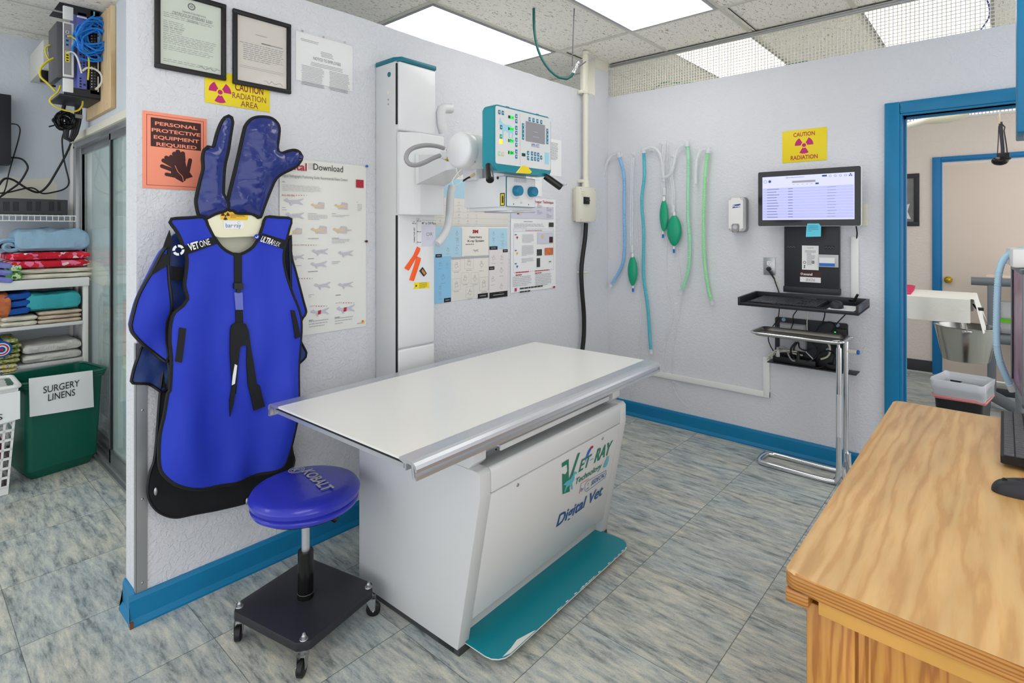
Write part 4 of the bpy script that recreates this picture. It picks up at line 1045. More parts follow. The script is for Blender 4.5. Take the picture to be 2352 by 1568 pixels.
out = [(p.x, p.y) for p in catmull([(a, b, 0) for a, b in hitpoly(PF, bl)], .014, True)]
m = MB(); m.sheet(PF, out, .022, fold, 'apron_blue', lambda a, b: fold(a, b) - .010); m.build('front_panel', t)
piping(PF, out, lambda a, b: fold(a, b) - .003, .0068, 'black_cloth').build('edge_binding', t)
so = cloth_part(g5((340, 440), (290, 470), (195, 650), (130, 780), (90, 880), (50, 1040), (60, 1090), (140, 1180), (230, 1250), (325, 1322), (345, 1280), (338, 1150), (345, 1010), (372, 920), (350, 700), (342, 560)), 'apron_blue', .026, .020, 9, 'sleeve', t, PF, back=-.005, pipe=.006, step=.02)
cloth_part(g5((1300, 380), (1315, 520), (1350, 650), (1400, 850), (1421, 940), (1395, 985), (1357, 1048), (1330, 900), (1310, 820)), 'apron_blue', .022, .008, 9, 'sleeve', t, PF, back=0, pipe=.005, step=.03)
def overlay(px, mm, name, h0=.004, th=.004, par=t, label=None, fn=fold):
    out = [(p.x, p.y) for p in catmull([(a, b, 0) for a, b in hitpoly(PF, px)], .02, True)] if len(px) > 8 and name != 'hanging_tie' else None
    if out is None:
        q = hitpoly(PF, px); out = []
        for i in range(len(q)):
            A, B = Vector(q[i]), Vector(q[(i + 1) % len(q)]); k = max(1, int((B - A).length / .02))
            out += [tuple(A + (B - A) * j / k) for j in range(k)]
    m = MB(); m.sheet(PF, out, .02, lambda a, b: fn(a, b) + h0 + th, mm, lambda a, b: fn(a, b) + h0); o = m.build(name, par)
    if label: plabel(o, label)
    return o
overlay(g5((285, 480), (345, 490), (345, 565), (195, 655), (220, 600)), 'black_cloth', 'sleeve_band', -.012, .006)
overlay(g5((325, 365), (350, 300), (372, 400), (345, 480), (290, 470)), 'black_cloth', 'sleeve_band', -.02, .006)
la = overlay(g5((450, 425), (690, 350), (715, 405), (468, 490)), 'black_cloth', 'shoulder_label', .0, .004)
m = MB(); Pl = PF.off(.068)
(xa, za), (xb, zb) = Pl.hit(*g5((528, 462))[0]), Pl.hit(*g5((700, 412))[0])
Pq = Plane(Pl.at(xa, za), PF.ex * (xb - xa) + PF.ey * (zb - za), PF.n.cross(PF.ex * (xb - xa) + PF.ey * (zb - za)))
ln = math.hypot(xb - xa, zb - za); m.ltext(Pq, 'VET', 0, 0, ln * .46, .026, 'paper', .001, .035); m.ltext(Pq, 'ONE', ln * .50, 0, ln * .97, .024, 'paper', .001, .005)
for k in range(4): m.disc(Pq, (-.034, .013), .020, 'paper', .001, 45 + 90 * k - 35, 45 + 90 * k + 35, .011, 12)
m.build('lettering', la)
la = overlay(g5((1060, 325), (1255, 385), (1225, 450), (1035, 375)), 'black_cloth', 'shoulder_label', .0, .004)
m = MB(); (xa, za), (xb, zb) = Pl.hit(*g5((1080, 388))[0]), Pl.hit(*g5((1228, 432))[0])
Pq = Plane(Pl.at(xa, za), PF.ex * (xb - xa) + PF.ey * (zb - za), PF.n.cross(PF.ex * (xb - xa) + PF.ey * (zb - za)))
ln = math.hypot(xb - xa, zb - za); m.ltext(Pq, 'ULTRA', 0, 0, ln * .62, .024, 'paper', .001, .03, .2); m.ltext(Pq, 'FLEX', ln * .63, 0, ln, .019, 'paper', .001, 0, .2); m.disc(Pq, (-.018, .014), .010, 'apron_blue', .001); m.disc(Pq, (-.018, .014), .006, 'paper', .0015, 200, 420, .003)
m.build('lettering', la)
overlay(g5((843, 480), (898, 480), (900, 710), (843, 710)), 'black_cloth', 'front_strap', .002)
overlay(g5((850, 905), (905, 905), (908, 1015), (850, 1015)), 'black_cloth', 'front_strap', .002)
bk = overlay(g5((835, 708), (904, 712), (903, 758), (833, 752)), 'black', 'buckle', .004, .012)
overlay(g5((858, 750), (886, 750), (886, 785), (858, 785)), 'black', 'buckle', .003, .007)
overlay(g5((840, 782), (903, 782), (908, 915), (850, 915)), 'switch_blue', 'velcro_patch', .004, .004, label='pale blue velcro patch')
tie = overlay(g5((850, 1010), (815, 1035), (806, 1080), (803, 1250), (812, 1400), (815, 1500)) + g6((520, 120), (525, 200), (540, 130), (552, 20)) + g5((845, 1560), (868, 1300), (880, 1200), (905, 1185), (930, 1190), (926, 1330), (932, 1440)) + g6((606, 30), (640, 167), (692, 145), (665, 40)) + g5((1000, 1480), (955, 1200), (944, 1080), (925, 1025), (900, 1012)), 'black_cloth', 'hanging_tie', .006, .007)
overlay(g5((835, 1330), (852, 1340), (845, 1400), (833, 1480), (810, 1492), (818, 1420)), 'paper', 'velcro_strip', .015, .002, label='white velcro strip')
overlay(g5((395, 1045), (445, 1052), (402, 1310), (358, 1300)), 'black_cloth', 'side_strap', .004, .005)
overlay(g5((1262, 915), (1290, 917), (1342, 1118), (1298, 1136)), 'black_cloth', 'side_strap', .004, .005)
# hanger
PH = PA.off(.075)
t = thing('apron_hanger', 'cream plastic apron hanger with yellow radiation sticker on the left wall', 'hanger', PH.at(1.0, 1.30, 0))
m = MB(); m.prism(PH, smoothout(PH, g5((620, 215), (665, 215), (672, 180), (720, 160), (850, 150), (1000, 160), (1055, 180), (1062, 215), (1085, 220), (1062, 280), (1045, 340), (900, 352), (690, 352), (650, 280)), .02), .0, .05, 'hanger', .004)
m.box(W3(PH, (480, 505)).x - .10, YA - .115, PH.hit(400, 512)[1] - .05, W3(PH, (600, 505)).x + .12, YA - .08, PH.hit(400, 512)[1] - .015, 'hanger', .01)
m.box(PH.hit(480, 520)[0], YA - .074, PH.hit(480, 500)[1] - .09, PH.hit(590, 520)[0], YA - .001, PH.hit(480, 500)[1] - .05, 'hanger'); m.build('hanger_body', t)
m = MB(); m.prism(PH, hitpoly(PH, g5((688, 350), (1045, 340), (1010, 440), (900, 500), (830, 500), (750, 440))), .002, .03, 'lining'); m.build('shaded_lining', t)  # inner cloth in the neck opening, its shade painted as greyed cream
h = .0506; m = MB(); P5 = PH.off(h); m.poly(P5, g5((770, 155), (988, 165), (985, 222), (772, 218)), 'yellow2', .0005)
c = P5.hit(*g5((810, 190))[0]); trefoil(m, P5, c, .016, 'brown_print', .001); m.lines(P5, g5((848, 172))[0], g5((978, 208))[0], 4, 'brown_print', .001)
m.poly(P5, g5((796, 228), (955, 232), (952, 292), (796, 292)), 'paper', .0005); m.text(P5, 'bar·ray', g5((812, 280))[0], g5((932, 248))[0], 'vetnavy', .001, .0); m.disc(P5, P5.hit(*g5((915, 243))[0]), .006, 'hose_green', .0012, 0, 300, .004)
m.build('sticker', t)
# gloves
PG = PA.off(.12)
def edge_dist_fn(out):
    vv = [Vector(p) for p in out[::3]]; n = len(vv)
    def f(a, b):
        p = Vector((a, b)); best = 9
        for i in range(n):
            A, B = vv[i], vv[(i + 1) % n]; d = B - A; t_ = max(0, min(1, (p - A).dot(d) / (d.dot(d) + 1e-12))); l = (p - A - d * t_).length
            if l < best: best = l
        return best
    return f
def glove(px, label, twist=0.0):
    out = smoothout(PG, px, .010); ed = edge_dist_fn(out)
    xs = [p[0] for p in out]; xm = (min(xs) + max(xs)) / 2
    hf = lambda a, b: .008 + .026 * (1 - math.exp(-ed(a, b) / .035)) + min(1, ed(a, b) / .03) * (.012 * nz(a * 1.5, b, 11, 2) + .010 * abs(nz(a, b * 1.3, 19, 5))) + twist * (a - xm)
    hb = lambda a, b: -.004 + twist * (a - xm)
    t = thing('lead_glove', label, 'glove', PG.at(xm, min(p[1] for p in out), 0), 'lead mittens above the apron')
    m = MB(); m.sheet(PG, out, .011, hf, 'navy_vinyl', hb); m.build('mitten', t)
    piping(PG, out, lambda a, b: (hf(a, b) * .3 + hb(a, b) * .7) + .004, .0088, 'black_cloth').build('edge_binding', t)
glove(g8((468, 1330), (500, 1150), (560, 900), (620, 650), (690, 330), (720, 230), (780, 155), (850, 120), (960, 114), (1060, 134), (1130, 194), (1156, 262), (1146, 400), (1130, 520), (1160, 588), (1200, 598), (1290, 566), (1370, 556), (1430, 584), (1458, 640), (1424, 720), (1350, 785), (1180, 872), (1104, 945), (1034, 1100), (964, 1280), (905, 1440), (880, 1446), (800, 1396), (590, 1386), (550, 1350)), 'dark blue lead mitten with its thumb pointing right, right of the pair')
glove(g8((112, 1436), (190, 1455), (300, 1396), (452, 1340), (462, 1250), (410, 1150), (404, 1080), (420, 780), (466, 560), (496, 350), (520, 180), (508, 120), (480, 104), (434, 126), (384, 204), (334, 344), (284, 528), (215, 512), (174, 552), (154, 650), (160, 800), (124, 950), (80, 1150), (70, 1250)), 'dark blue lead mitten seen edge-on with a short thumb, left of the pair', .15)

# ================================================================== X-RAY TABLE
TR = .030
TO = Vector((1.283, 1.387, 0)); TMAT = Matrix.Translation(TO) @ Matrix.Rotation(TR, 4, 'Z')
t = thing('xray_table', 'white veterinary x-ray table with a wide top and blue-green foot pedal', 'x-ray table', TO)
def tb(): m = MB(); m.M = TMAT; return m
LX, ZT = .992, .652           # cabinet length and height
SIDE = [(0, .020), (.566, .020), (.566, ZT), (-.090, ZT), (-.103, ZT - .012), (-.103, .562)]   # (y,z) outline of the end cheek
def cheek(x0, x1, nm, lab=None):
    m = tb(); pl = Plane((x0, 0, 0), (0, 1, 0), (0, 0, 1)); m.prism(pl, SIDE, 0, x1 - x0, 'mach2', .004); return m.build(nm, t)
cheek(0, .055, 'side_panel'); cheek(LX - .055, LX, 'side_panel')
m = tb(); m.box(.055, .04, .05, LX - .055, .55, .60, 'mach2'); m.box(.05, .12, .60, LX - .05, .56, .625, 'black'); m.build('cabinet_body', t)
m = tb(); m.box(.004, .02, 0, LX - .004, .56, .024, 'dark_base'); m.box(.004, -.004, 0, .06, .10, .024, 'dark_base'); m.box(LX - .06, -.004, 0, LX - .004, .10, .024, 'dark_base'); m.build('base_strip', t)
m = tb(); pl = Plane((.0565, 0, 0), (0, 1, 0), (0, 0, 1)); m.prism(pl, [(.06, ZT - .03), (-.092, ZT - .001), (-.104, ZT - .012), (-.104, .567), (.0, .567), (.06, .60)], 0, LX - .113, 'mach', .004)
m.box(.0565, .045, ZT - .035, LX - .0565, .075, ZT - .004, 'mach', .002)
for x in (.14, .22, .78, .86): m.cyl((x, -.02 + .04, ZT - .0235), (x, -.02 + .04, ZT - .018), .003, 'black', seg=8)
m.build('upper_fascia', t)
slope = .103 / .542
m = tb(); m.prism(pl, [(-.104, .5625), (-.016, .105), (.02, .105), (.02, .5625)], 0, LX - .113, 'mach', .0025); 
fp = m.build('front_panel', t)
m = tb(); m.box(.0565, .03, .022, LX - .0565, .05, .12, 'mach2'); m.build('kick_plate', t)
# screws
m = tb(); pn = Plane((0, -.104 - .0004, .5625), (1, 0, 0), (0, -.088, .4575))
PN = Plane(TMAT @ Vector((0, -.1045, .5625)), (TMAT.to_3x3() @ Vector((1, 0, 0))), (TMAT.to_3x3() @ Vector((0, -.088, .4575))))
for p in ((1189, 1113), (1384, 1006)):
    m = MB(); c = PN.hit(*p); m.revolve(PN.at(*c, .0), PN.n, [(0, .0065), (.003, .0055), (.004, .0)], 'alu', 14); m.build('screw', fp)
# lettering on the front panel
g7 = lambda x, y: (1240 + x / 5.6, 980 + y / 5.6)
m = MB(); h = .0008
m.poly(PN, [g7(*p) for p in ((280, 465), (370, 410), (372, 700), (385, 830), (290, 865), (286, 600), (330, 610), (355, 560), (345, 480), (283, 520))], 'vetgreen', h)
m.poly(PN, [g7(*p) for p in ((487, 338), (517, 326), (440, 560), (372, 815), (290, 866), (345, 740), (400, 600))], 'vetgreen', h + .0002)
m.poly(PN, [g7(*p) for p in ((300, 745), (340, 700), (395, 665), (430, 600), (445, 570), (475, 580), (470, 605), (445, 610), (440, 680), (415, 720), (422, 800), (400, 803), (398, 740), (350, 770), (320, 840), (310, 835), (335, 750))], 'vetcyan', h + .0006)
def tx(s, a, b, mm, bold=.02, shear=.25): m.text(PN, s, g7(*a), g7(*b), mm, h + .0004, bold, shear)
tx('ET', (495, 580), (655, 350), 'vetgreen', .02, .2); tx('RAY', (695, 460), (925, 175), 'vetgreen', .03, .2); m.poly(PN, [g7(*p) for p in ((640, 425), (685, 400), (688, 410), (643, 436))], 'vetcyan', h)
m.poly(PN, [g7(*p) for p in ((640, 275), (660, 245), (685, 240), (682, 265), (655, 285))], 'ink_red', h + .0008); m.poly(PN, [g7(*p) for p in ((610, 325), (635, 280), (662, 280), (640, 325), (600, 400), (578, 465), (590, 390))], 'cap_blue', h + .0007)
tx('Technology', (445, 745), (798, 457), 'vetgreen', .02, .2)
m.poly(PN, [g7(*p) for p in ((870, 375), (888, 368), (882, 430), (862, 490), (845, 515), (812, 525), (820, 500), (845, 430))], 'vetcyan', h + .0006)
tx('by', (518, 832), (562, 762), 'vetnavy', 0, .2); tx('SEDECAL', (652, 755), (838, 580), 'vetnavy', .01, .2)
for a in (((530, 728), (630, 664)), ((506, 860), (530, 728))):
    P_, Q_ = PN.hit(*g7(*a[0])), PN.hit(*g7(*a[1])); m.tube([PN.at(*P_, h), PN.at(*Q_, h)], .0008, 'ink_red', 4)
c4 = [PN.hit(*g7(*p)) for p in ((600, 705), (850, 558), (850, 605), (838, 650), (600, 830), (578, 815), (580, 740))]; m.tube([PN.at(*c, h) for c in c4], .0008, 'vetnavy', 4, closed=True)
c = PN.hit(*g7(620, 735)); m.disc(PN, c, .006, 'vetnavy', h, r0=.0045); m.lrect(PN, c[0] - .009, c[1] - .022, c[0] + .012, c[1] - .019, 'vetnavy', h)
tx('Digital Vet', (208, 1285), (815, 738), 'vetnavy', .02, .2)
m.build('lettering', fp)
# table top on support blocks
for x0, x1 in ((0.0, .062), (LX - .075, LX - .008)):
    m = tb(); pl = Plane((x0, 0, 0), (0, 1, 0), (0, 0, 1)); m.prism(pl, [(-.052, ZT), (.54, ZT), (.54, .775), (-.075, .775), (-.075, ZT + .022)], 0, x1 - x0, 'mach', .002); m.build('support_block', t)
m = tb(); m.box(.12, -.085, ZT + .045, .86, .50, ZT + .052, 'mach', .002); m.box(.12, -.090, ZT + .033, .86, -.083, ZT + .052, 'mach', .002); m.box(.20, -.05, ZT + .052, .74, .45, ZT + .080, 'hanger', .003); m.box(.33, -.054, ZT + .060, .52, -.05, ZT + .070, 'cream', .001); m.build('detector_tray', t)
TX0, TX1, TY0, TY1, ZTT = -.314, 1.222, -.098, .622, .800
m = tb(); m.box(TX0, TY0 - .01, ZTT - .007, TX1, TY1 + .01, ZTT - .0005, 'mach_top'); m.box(TX0, TY0 - .012, ZTT - .0135, TX1, TY1 + .012, ZTT - .007, 'black'); m.box(TX0 + .004, TY0, ZTT - .030, TX0 + .012, TY1, ZTT - .0135, 'rail'); m.box(TX1 - .012, TY0, ZTT - .030, TX1 - .004, TY1, ZTT - .0135, 'rail'); m.box(TX0 + .2, TY0, ZTT - .027, TX1 - .2, TY1, ZTT - .0135, 'rail'); m.build('tabletop', t)
def railprof(s, y0):   # s = -1 front, +1 back; (y,z) C shaped extrusion with a rounded shoulder
    pts = [(0, .0015), (.050, .0015), (.062, -.001), (.072, -.007), (.076, -.016), (.076, -.024), (.066, -.024), (.066, -.036), (.076, -.036), (.076, -.047), (.060, -.047), (.056, -.043), (.056, -.010), (.040, -.008), (.030, -.008), (.030, -.030), (.024, -.030), (.024, -.012), (0, -.006)]
    return [(y0 + s * y, ZTT + z) for y, z in pts]
pl = Plane((TX0 - .003, 0, 0), (0, 1, 0), (0, 0, 1))
for s_, y0 in ((-1, TY0 + .012), (1, TY1 - .012)):
    m = tb(); m.prism(pl, railprof(s_, y0), 0, TX1 - TX0 + .006, 'rail'); m.build('edge_rail', t)
# foot pedal plate
m = tb(); plf = Plane((0, 0, 0), (1, 0, 0), (0, 1, 0)); r_ = .06
x0, x1, y0, y1 = .035, LX - .045, -.155, .05
pp = [(x0, y1), (x0, y0 + r_)] + [(x0 + r_ - r_ * math.cos(a), y0 + r_ - r_ * math.sin(a)) for a in (.4, .8, 1.2, 1.57)] + [(x1 - r_ + r_ * math.sin(a), y0 + r_ - r_ * math.cos(a)) for a in (0, .4, .8, 1.2)] + [(x1, y0 + r_), (x1, y1)]
m.prism(plf, pp, .030, .033, 'teal'); m.prism(plf, [(a + (0 if 0 else 0), b - .0012) for a, b in pp], .0265, .030, 'paint_white')
rr = random.Random(4); xs_ = [x0 + .06 + .11 * i / 8 for i in range(9)]
m.lpoly(plf, [(x0 + .03, y0 + .010)] + [(x, y0 - .0006) for x in (x0 + .06, x0 + .10, x0 + .20)] + [(x0 + .19, y0 + .004), (x0 + .16, y0 + .012), (x0 + .12, y0 + .022), (x0 + .08, y0 + .014)], 'paint_white', .0334)
for k in range(34):
    if rr.random() < .45: continue
    a = x0 + .2 + k * .020 + rr.uniform(0, .008); m.lpoly(plf, [(a, y0 - .0004), (a + .022, y0 - .0004), (a + .016, y0 + rr.uniform(.001, .004)), (a + .006, y0 + rr.uniform(.001, .005))], 'paint_white', .0334)
m.build('foot_pedal', t)
m = tb(); m.box(LX - .004, .10, 0, LX + .018, .19, .09, 'black', .004); m.build('cable_entry', t)

# ================================================================== TUBE STAND (column, carriage, tube head, console)
cx0, cx1, cyf = 1.647, 1.889, 2.212
t = thing('xray_tube_stand', 'tall white x-ray column with a tube arm, teal control console and collimator', 'x-ray machine', ((cx0 + cx1) / 2, (cyf + YA) / 2, 0))
ztop = PXX(905, 132, cx0).z
zc0, zc1 = PY(960, 495, cyf - .02).z, PY(960, 300, cyf - .02).z
m = MB(); m.box(cx0, cyf + .012, 0, cx1, YA - .003, ztop - .018, 'mach2', .006); m.build('column', t)
def colfront(z0, z1, nm, yf=cyf):
    m = MB(); m.box(cx0 + .006, yf, z0, cx1, cyf + .03, z1, 'mach', .012, 3); return m.build(nm, t)
colfront(0.02, .86, 'front_cover'); lc = colfront(.862, zc0 + .02, 'front_cover'); uc = colfront(zc1 - .01, ztop - .02, 'front_cover', cyf - .01)
m = MB(); m.box(cx0 + .001, cyf + .002, 0.05, cx0 + .006, cyf + .013, zc0, 'black'); m.box(cx0 + .001, cyf + .002, zc1 + .02, cx0 + .006, cyf + .013, ztop - .03, 'black'); m.build('slot', t)
m = MB(); m.prism(Plane((0, 0, 0), (1, 0, 0), (0, 1, 0)), [(cx0 - .003, YA - .003), (cx0 - .003, cyf + .03), (cx0 + .02, cyf - .012), (cx1 + .001, cyf - .012), (cx1 + .003, cyf + .01), (cx1 + .003, YA - .003)], ztop - .02, ztop + .004, 'teal_dk', .006); m.build('top_cap', t)
P_ = Plane((cx0, 0, 0), (0, -1, 0), (0, 0, 1)); m = MB(); c = P_.hit(894, 171); m.revolve(P_.at(*c, -.001), P_.n, [(0, .013), (.004, .012), (.006, .008)], 'teal_dk', 16); m.build('plug', t)
m = MB(); c = P_.hit(892, 213); m.disc(P_, c, .009, 'hanger', .001)
for v in (229, 239): m.disc(P_, P_.hit(892, v), .004, 'ink_grey', .001)
m.build('decal', t)
# stickers, magnets and scale on the lower cover
PC = Plane((0, cyf, 0), (1, 0, 0), (0, 0, 1)); g9 = lambda x, y: (860 + x / 3.734, 460 + y / 3.734)
m = MB(); h = .0008
m.text(PC, "40\"", g9(372, 165), g9(388, 156), 'ink', h); m.text(PC, '100 cm', g9(362, 180), g9(400, 172), 'ink', h, .02); m.text(PC, "36\"", g9(332, 188), g9(350, 180), 'ink', h); m.text(PC, '90 cm', g9(324, 202), g9(358, 194), 'ink', h, .02)
m.text(PC, '80 cm', g9(366, 272), g9(398, 263), 'ink', h, .02); m.text(PC, '70 cm', g9(366, 364), g9(398, 353), 'ink', h, .02); m.rect(PC, g9(362, 150), g9(364, 378), 'ink_grey', h); m.rect(PC, g9(402, 171), g9(528, 174), 'ink', h)
m.text(PC, "40\" to DR Plate", g9(404, 206), g9(526, 186), 'ink', h)
(a, b), (c_, d_) = PC.hit(*g9(337, 362)), PC.hit(*g9(347, 232)); Pv = Plane(PC.at(c_, b), (0, 0, 1), (-1, 0, 0)); m.ltext(Pv, 'TABLE TOP VET', 0, 0, d_ - b, c_ - a, 'ink', h, .02)
m.rect(PC, g9(404, 212), g9(522, 392), 'lilac', h * .6); m.text(PC, 'DR', g9(448, 305), g9(500, 275), 'ink_grey', h); m.text(PC, 'TM', g9(500, 281), g9(508, 275), 'ink_grey', h); m.lines(PC, g9(444, 312), g9(522, 338), 3, 'ink_lt', h, thick=.2)
m.poly(PC, [g9(*p) for p in ((335, 705), (468, 700), (470, 752), (328, 760), (345, 735))], 'yellow', h); m.disc(PC, PC.hit(*g9(357, 733)), .008, 'ink', h + .0003, seg=3); m.lines(PC, g9(382, 706), g9(460, 748), 6, 'ink', h + .0004, thick=.3)
m.build('sticker', lc)
for px, mm in ((((365, 395), (392, 412), (385, 440), (292, 602), (254, 580), (335, 470)), 'orange'), (((362, 480), (396, 495), (392, 520), (335, 692), (297, 682), (345, 540)), 'orange')):
    m = MB(); m.prism(PC, hitpoly(PC, [g9(*p) for p in px]), .0, .004, mm, .001); plabel(m.build('marker_tag', lc), 'bright orange strap tag')
m = MB(); m.prism(PC, hitpoly(PC, [g9(*p) for p in ((410, 572), (444, 626), (420, 652), (384, 605))]), 0, .006, 'black', .001); m.prism(PC, hitpoly(PC, [g9(*p) for p in ((406, 586), (434, 624), (420, 640), (396, 606))]), .006, .0065, 'desk_edge'); m.build('side_marker', lc)
# carriage
cyc = 2.10; cr = PY(1021, 400, cyc).x
m = MB(); pl = Plane((0, 0, zc0 + .002), (1, 0, 0), (0, 1, 0))
def rounded(x0, y0, x1, y1, r, n=5):
    o = []
    for cx_, cy_, a0 in ((x1 - r, y1 - r, 0), (x0 + r, y1 - r, 90), (x0 + r, y0 + r, 180), (x1 - r, y0 + r, 270)):
        for i in range(n + 1): a = math.radians(a0 + 90 * i / n); o.append((cx_ + r * math.cos(a), cy_ + r * math.sin(a)))
    return o
xr = PY(1019, 400, 2.16).x
m.prism(pl, [(cx0 + .004, cyf + .01), (cx0 + .006, cyf - .012), (cx0 + .06, cyf - .05), (cx0 + .09, cyf - .065), (xr - .01, cyf - .065), (xr, cyf - .055), (xr, cyf + .02)], 0, zc1 - zc0 - .02, 'mach', .006)
m.build('carriage', t)
# arm: tapered block from the carriage to the tube
tz, ty_ = PY(1057, 345, 1.62).z, 1.62
lx = PY(1050, 345, 1.62).x
m = MB()
def loft(m, secs, mm, smooth=False):
    vs = [p for s_ in secs for p in s_]; n = len(secs[0]); fs = [tuple(range(n))[::-1], tuple(range(len(vs) - n, len(vs)))]
    for i in range(len(secs) - 1):
        for k in range(n): k2 = (k + 1) % n; fs.append((i * n + k, i * n + k2, (i + 1) * n + k2, (i + 1) * n + k))
    m.add(vs, fs, mm, smooth)
def sec(y, x0, x1, z0, z1): return [(x0, y, z0), (x1, y, z0), (x1, y, z1), (x0, y, z1)]
yb = cyf - .065
za0, za1 = PY(957, 423, yb).z, PY(957, 354, yb).z; xa0 = PY(956, 380, yb).x
loft(m, [sec(yb + .003, xa0, xr - .004, za0, za1), sec(yb - .012, xa0 + .006, xr - .006, za0 + .006, za1 - .004), sec(1.80, lx + .10, lx + .22, tz - .060, tz + .010), sec(1.66, lx + .10, lx + .22, tz - .055, tz + .015)], 'mach')
m.build('arm', t)
m = MB(); m.box(lx + .085, 1.60, tz - .115, lx + .20, 1.68, tz - .06, 'mach2', .006); m.build('tube_mount', t)
# x-ray tube housing
R = 42 / FPX * (lx * CS + ty_ * SN); TL = .26
m = MB(); m.revolve((lx, ty_, tz), (1, 0, 0), [(0, 0), (0, R - .014), (.004, R - .006), (.012, R), (.048, R), (.049, R - .0015), (.051, R), (TL - .01, R), (TL, R - .01), (TL, 0)], 'mach', 40); hou = m.build('tube_housing', t)
m = MB(); m.ball((lx + .043, ty_ - R * .75, tz - R * .66), .004, 'alu'); m.build('screw', hou)
yq = ty_ + R + .01; m = MB(); a_ = PY(1015, 355, ty_ + .09)
m.revolve((a_.x + .012, a_.y, a_.z), (1, -.2, 0), [(0, .020), (.012, .022), (.016, .026), (.022, .024), (.03, .026)], 'brass', 18); m.revolve((a_.x, a_.y, a_.z), (1, -.2, 0), [(-.004, .016), (.014, .020)], 'mach', 18); m.build('cable_gland', t)
Pc = Plane((0, ty_ + .06, 0), (1, 0, 0), (0, 0, 1)); g10 = lambda *p: [(860 + x / 6.535, 280 + y / 6.535) for x, y in p]
lp = [W3(Pc, p, d) for p, d in zip(g10((1040, 395), (960, 368), (860, 352), (740, 352), (600, 385), (480, 455), (425, 560), (450, 640), (560, 655), (700, 615), (850, 550), (980, 505)), (0, .0, .0, 0, .0, .01, .02, .03, .03, .02, .01, 0))]
m = MB().tube(lp, .0088, 'grey_plastic', 12, step=.01); m.build('high_voltage_cable', t)
for px, dd, r_ in ((g10((1150, -200), (1010, -190), (1000, -60), (1010, 60), (1040, 160)), .03, .026), (g10((1170, 960), (1150, 1050), (1135, 1200), (1125, 1400), (1090, 1600), (1010, 1750), (940, 1830)), .03, .021)):
    Pc2 = Plane((0, 2.20, 0), (1, 0, 0), (0, 0, 1)); m = MB().tube([W3(Pc2, p) for p in px], r_, 'clear_soft' if 0 else 'mach2', 12, step=.02); plabel(m.build('wrapped_cable', t), 'thick cable bundle in a white sleeve')
Pc3 = Plane((0, ty_ - .01, 0), (1, 0, 0), (0, 0, 1))
m = MB().tube([W3(Pc3, p) for p in g10((1230, 690), (1240, 760), (1280, 820), (1320, 870))], .0016, 'cable_white', 6, step=.01); m.tube([W3(Pc3, p) for p in g10((1320, 700), (1240, 780), (1165, 900), (1190, 955), (1260, 930), (1330, 880))], .0016, 'cable_white', 6, step=.01); m.build('thin_wire', t)
# console
PK = Plane((0, 1.40, 0), (1, 0, 0), (0, 0, 1)); kx0, kz1 = PK.hit(1135, 238); kx1 = PK.hit(1265, 300)[0]; kz0 = (PK.hit(1137, 393)[1] + PK.hit(1262, 404)[1]) / 2
kd = PXX(1108, 300, kx0).y
def rr_(x0, z0, x1, z1, r): return rounded(x0, z0, x1, z1, r)
m = MB(); m.prism(PK, rr_(kx0, kz0, kx1, kz1, .018), -(kd - 1.40), .0, 'teal', .006)
for f in (.23, .76):
    xx = kx0 + (kx1 - kx0) * f; m.box(xx - .008, 1.402, kz0 - .001, xx + .008, 1.44, kz1 + .003, 'teal_dk', .001)
co = m.build('console', t)
g11 = lambda x, y: (1060 + x / 5.6, 220 + y / 5.6)
(px0, pz1), (px1, pz0) = PK.hit(*g11(435, 125)), PK.hit(*g11(1140, 945)); pz0 = kz0 + .026
m = MB(); m.prism(PK, rr_(px0, pz0, px1, pz1, .008), 0, .002, 'mach', 0); h = .0026
def rc(a, b, mm, hh=h): m.rect(PK, g11(*a), g11(*b), mm, hh)
(xw, zw) = PK.hit(*g11(745, 230)); m.lrect(PK, xw, pz0 + .006, xw + .001, pz1 - .006, 'ink_lt', h)
def btn(x, y, mm='teal_knob', up=None):
    c = PK.hit(*g11(x, y)); m.slab(PK, c[0] - .006, c[1] - .0078, c[0] + .006, c[1] + .0078, mm, .002, .0035, .0006)
    if up: 
        d = up; m.lpoly(PK, [(c[0] - .0035, c[1] - .003 * d), (c[0] + .0035, c[1] - .003 * d), (c[0], c[1] + .0035 * d)], 'paper', .0038)
    else: m.disc(PK, c, .003, 'paper', .0038, r0=.0015, seg=8)
dog = ((463, 340), (480, 320), (490, 278), (505, 315), (525, 355), (560, 370), (620, 380), (650, 410), (662, 480), (655, 555), (640, 550), (645, 490), (625, 470), (612, 500), (622, 550), (608, 548), (600, 480), (560, 450), (540, 460), (532, 560), (520, 555), (520, 440), (505, 380), (480, 350))
m.poly(PK, [g11(*p) for p in dog], 'dogblue', h)
for (x, y) in ((480, 210), (525, 220)): btn(x, y)
for k, (y, tx_) in enumerate(((277, '80'), (428, '200'), (580, '160'), (732, '012'))):
    rc((594, y - 26), (662, y + 26), 'led_back', .0032); (a, b), (c_, d_) = PK.hit(*g11(606 if k else 620, y + 18)), PK.hit(*g11(658, y - 16)); m.ltext(PK, tx_, a, b, c_, d_, 'led', .0036, .01)
    btn(699, y - 15, up=1); btn(699, y + 50, up=-1)
btn(503, 405, 'teal_dk'); btn(500, 523, 'bag_green'); 
(a, b) = PK.hit(*g11(500, 590)); m.slab(PK, a - .008, b - .009, a + .008, b + .009, 'lamp_yellow', .002, .004, .001); btn(478, 742, 'hose_green'); btn(523, 748, 'body_tan')
for k in range(4): btn(870 + 50 * k, 302 + 12 * k)
for k in range(4): btn(786, 380 + 53 * k); btn(1098, 448 + 50 * k)
rc((820, 355), (1066, 620), 'screen_grey', .0032) if False else None
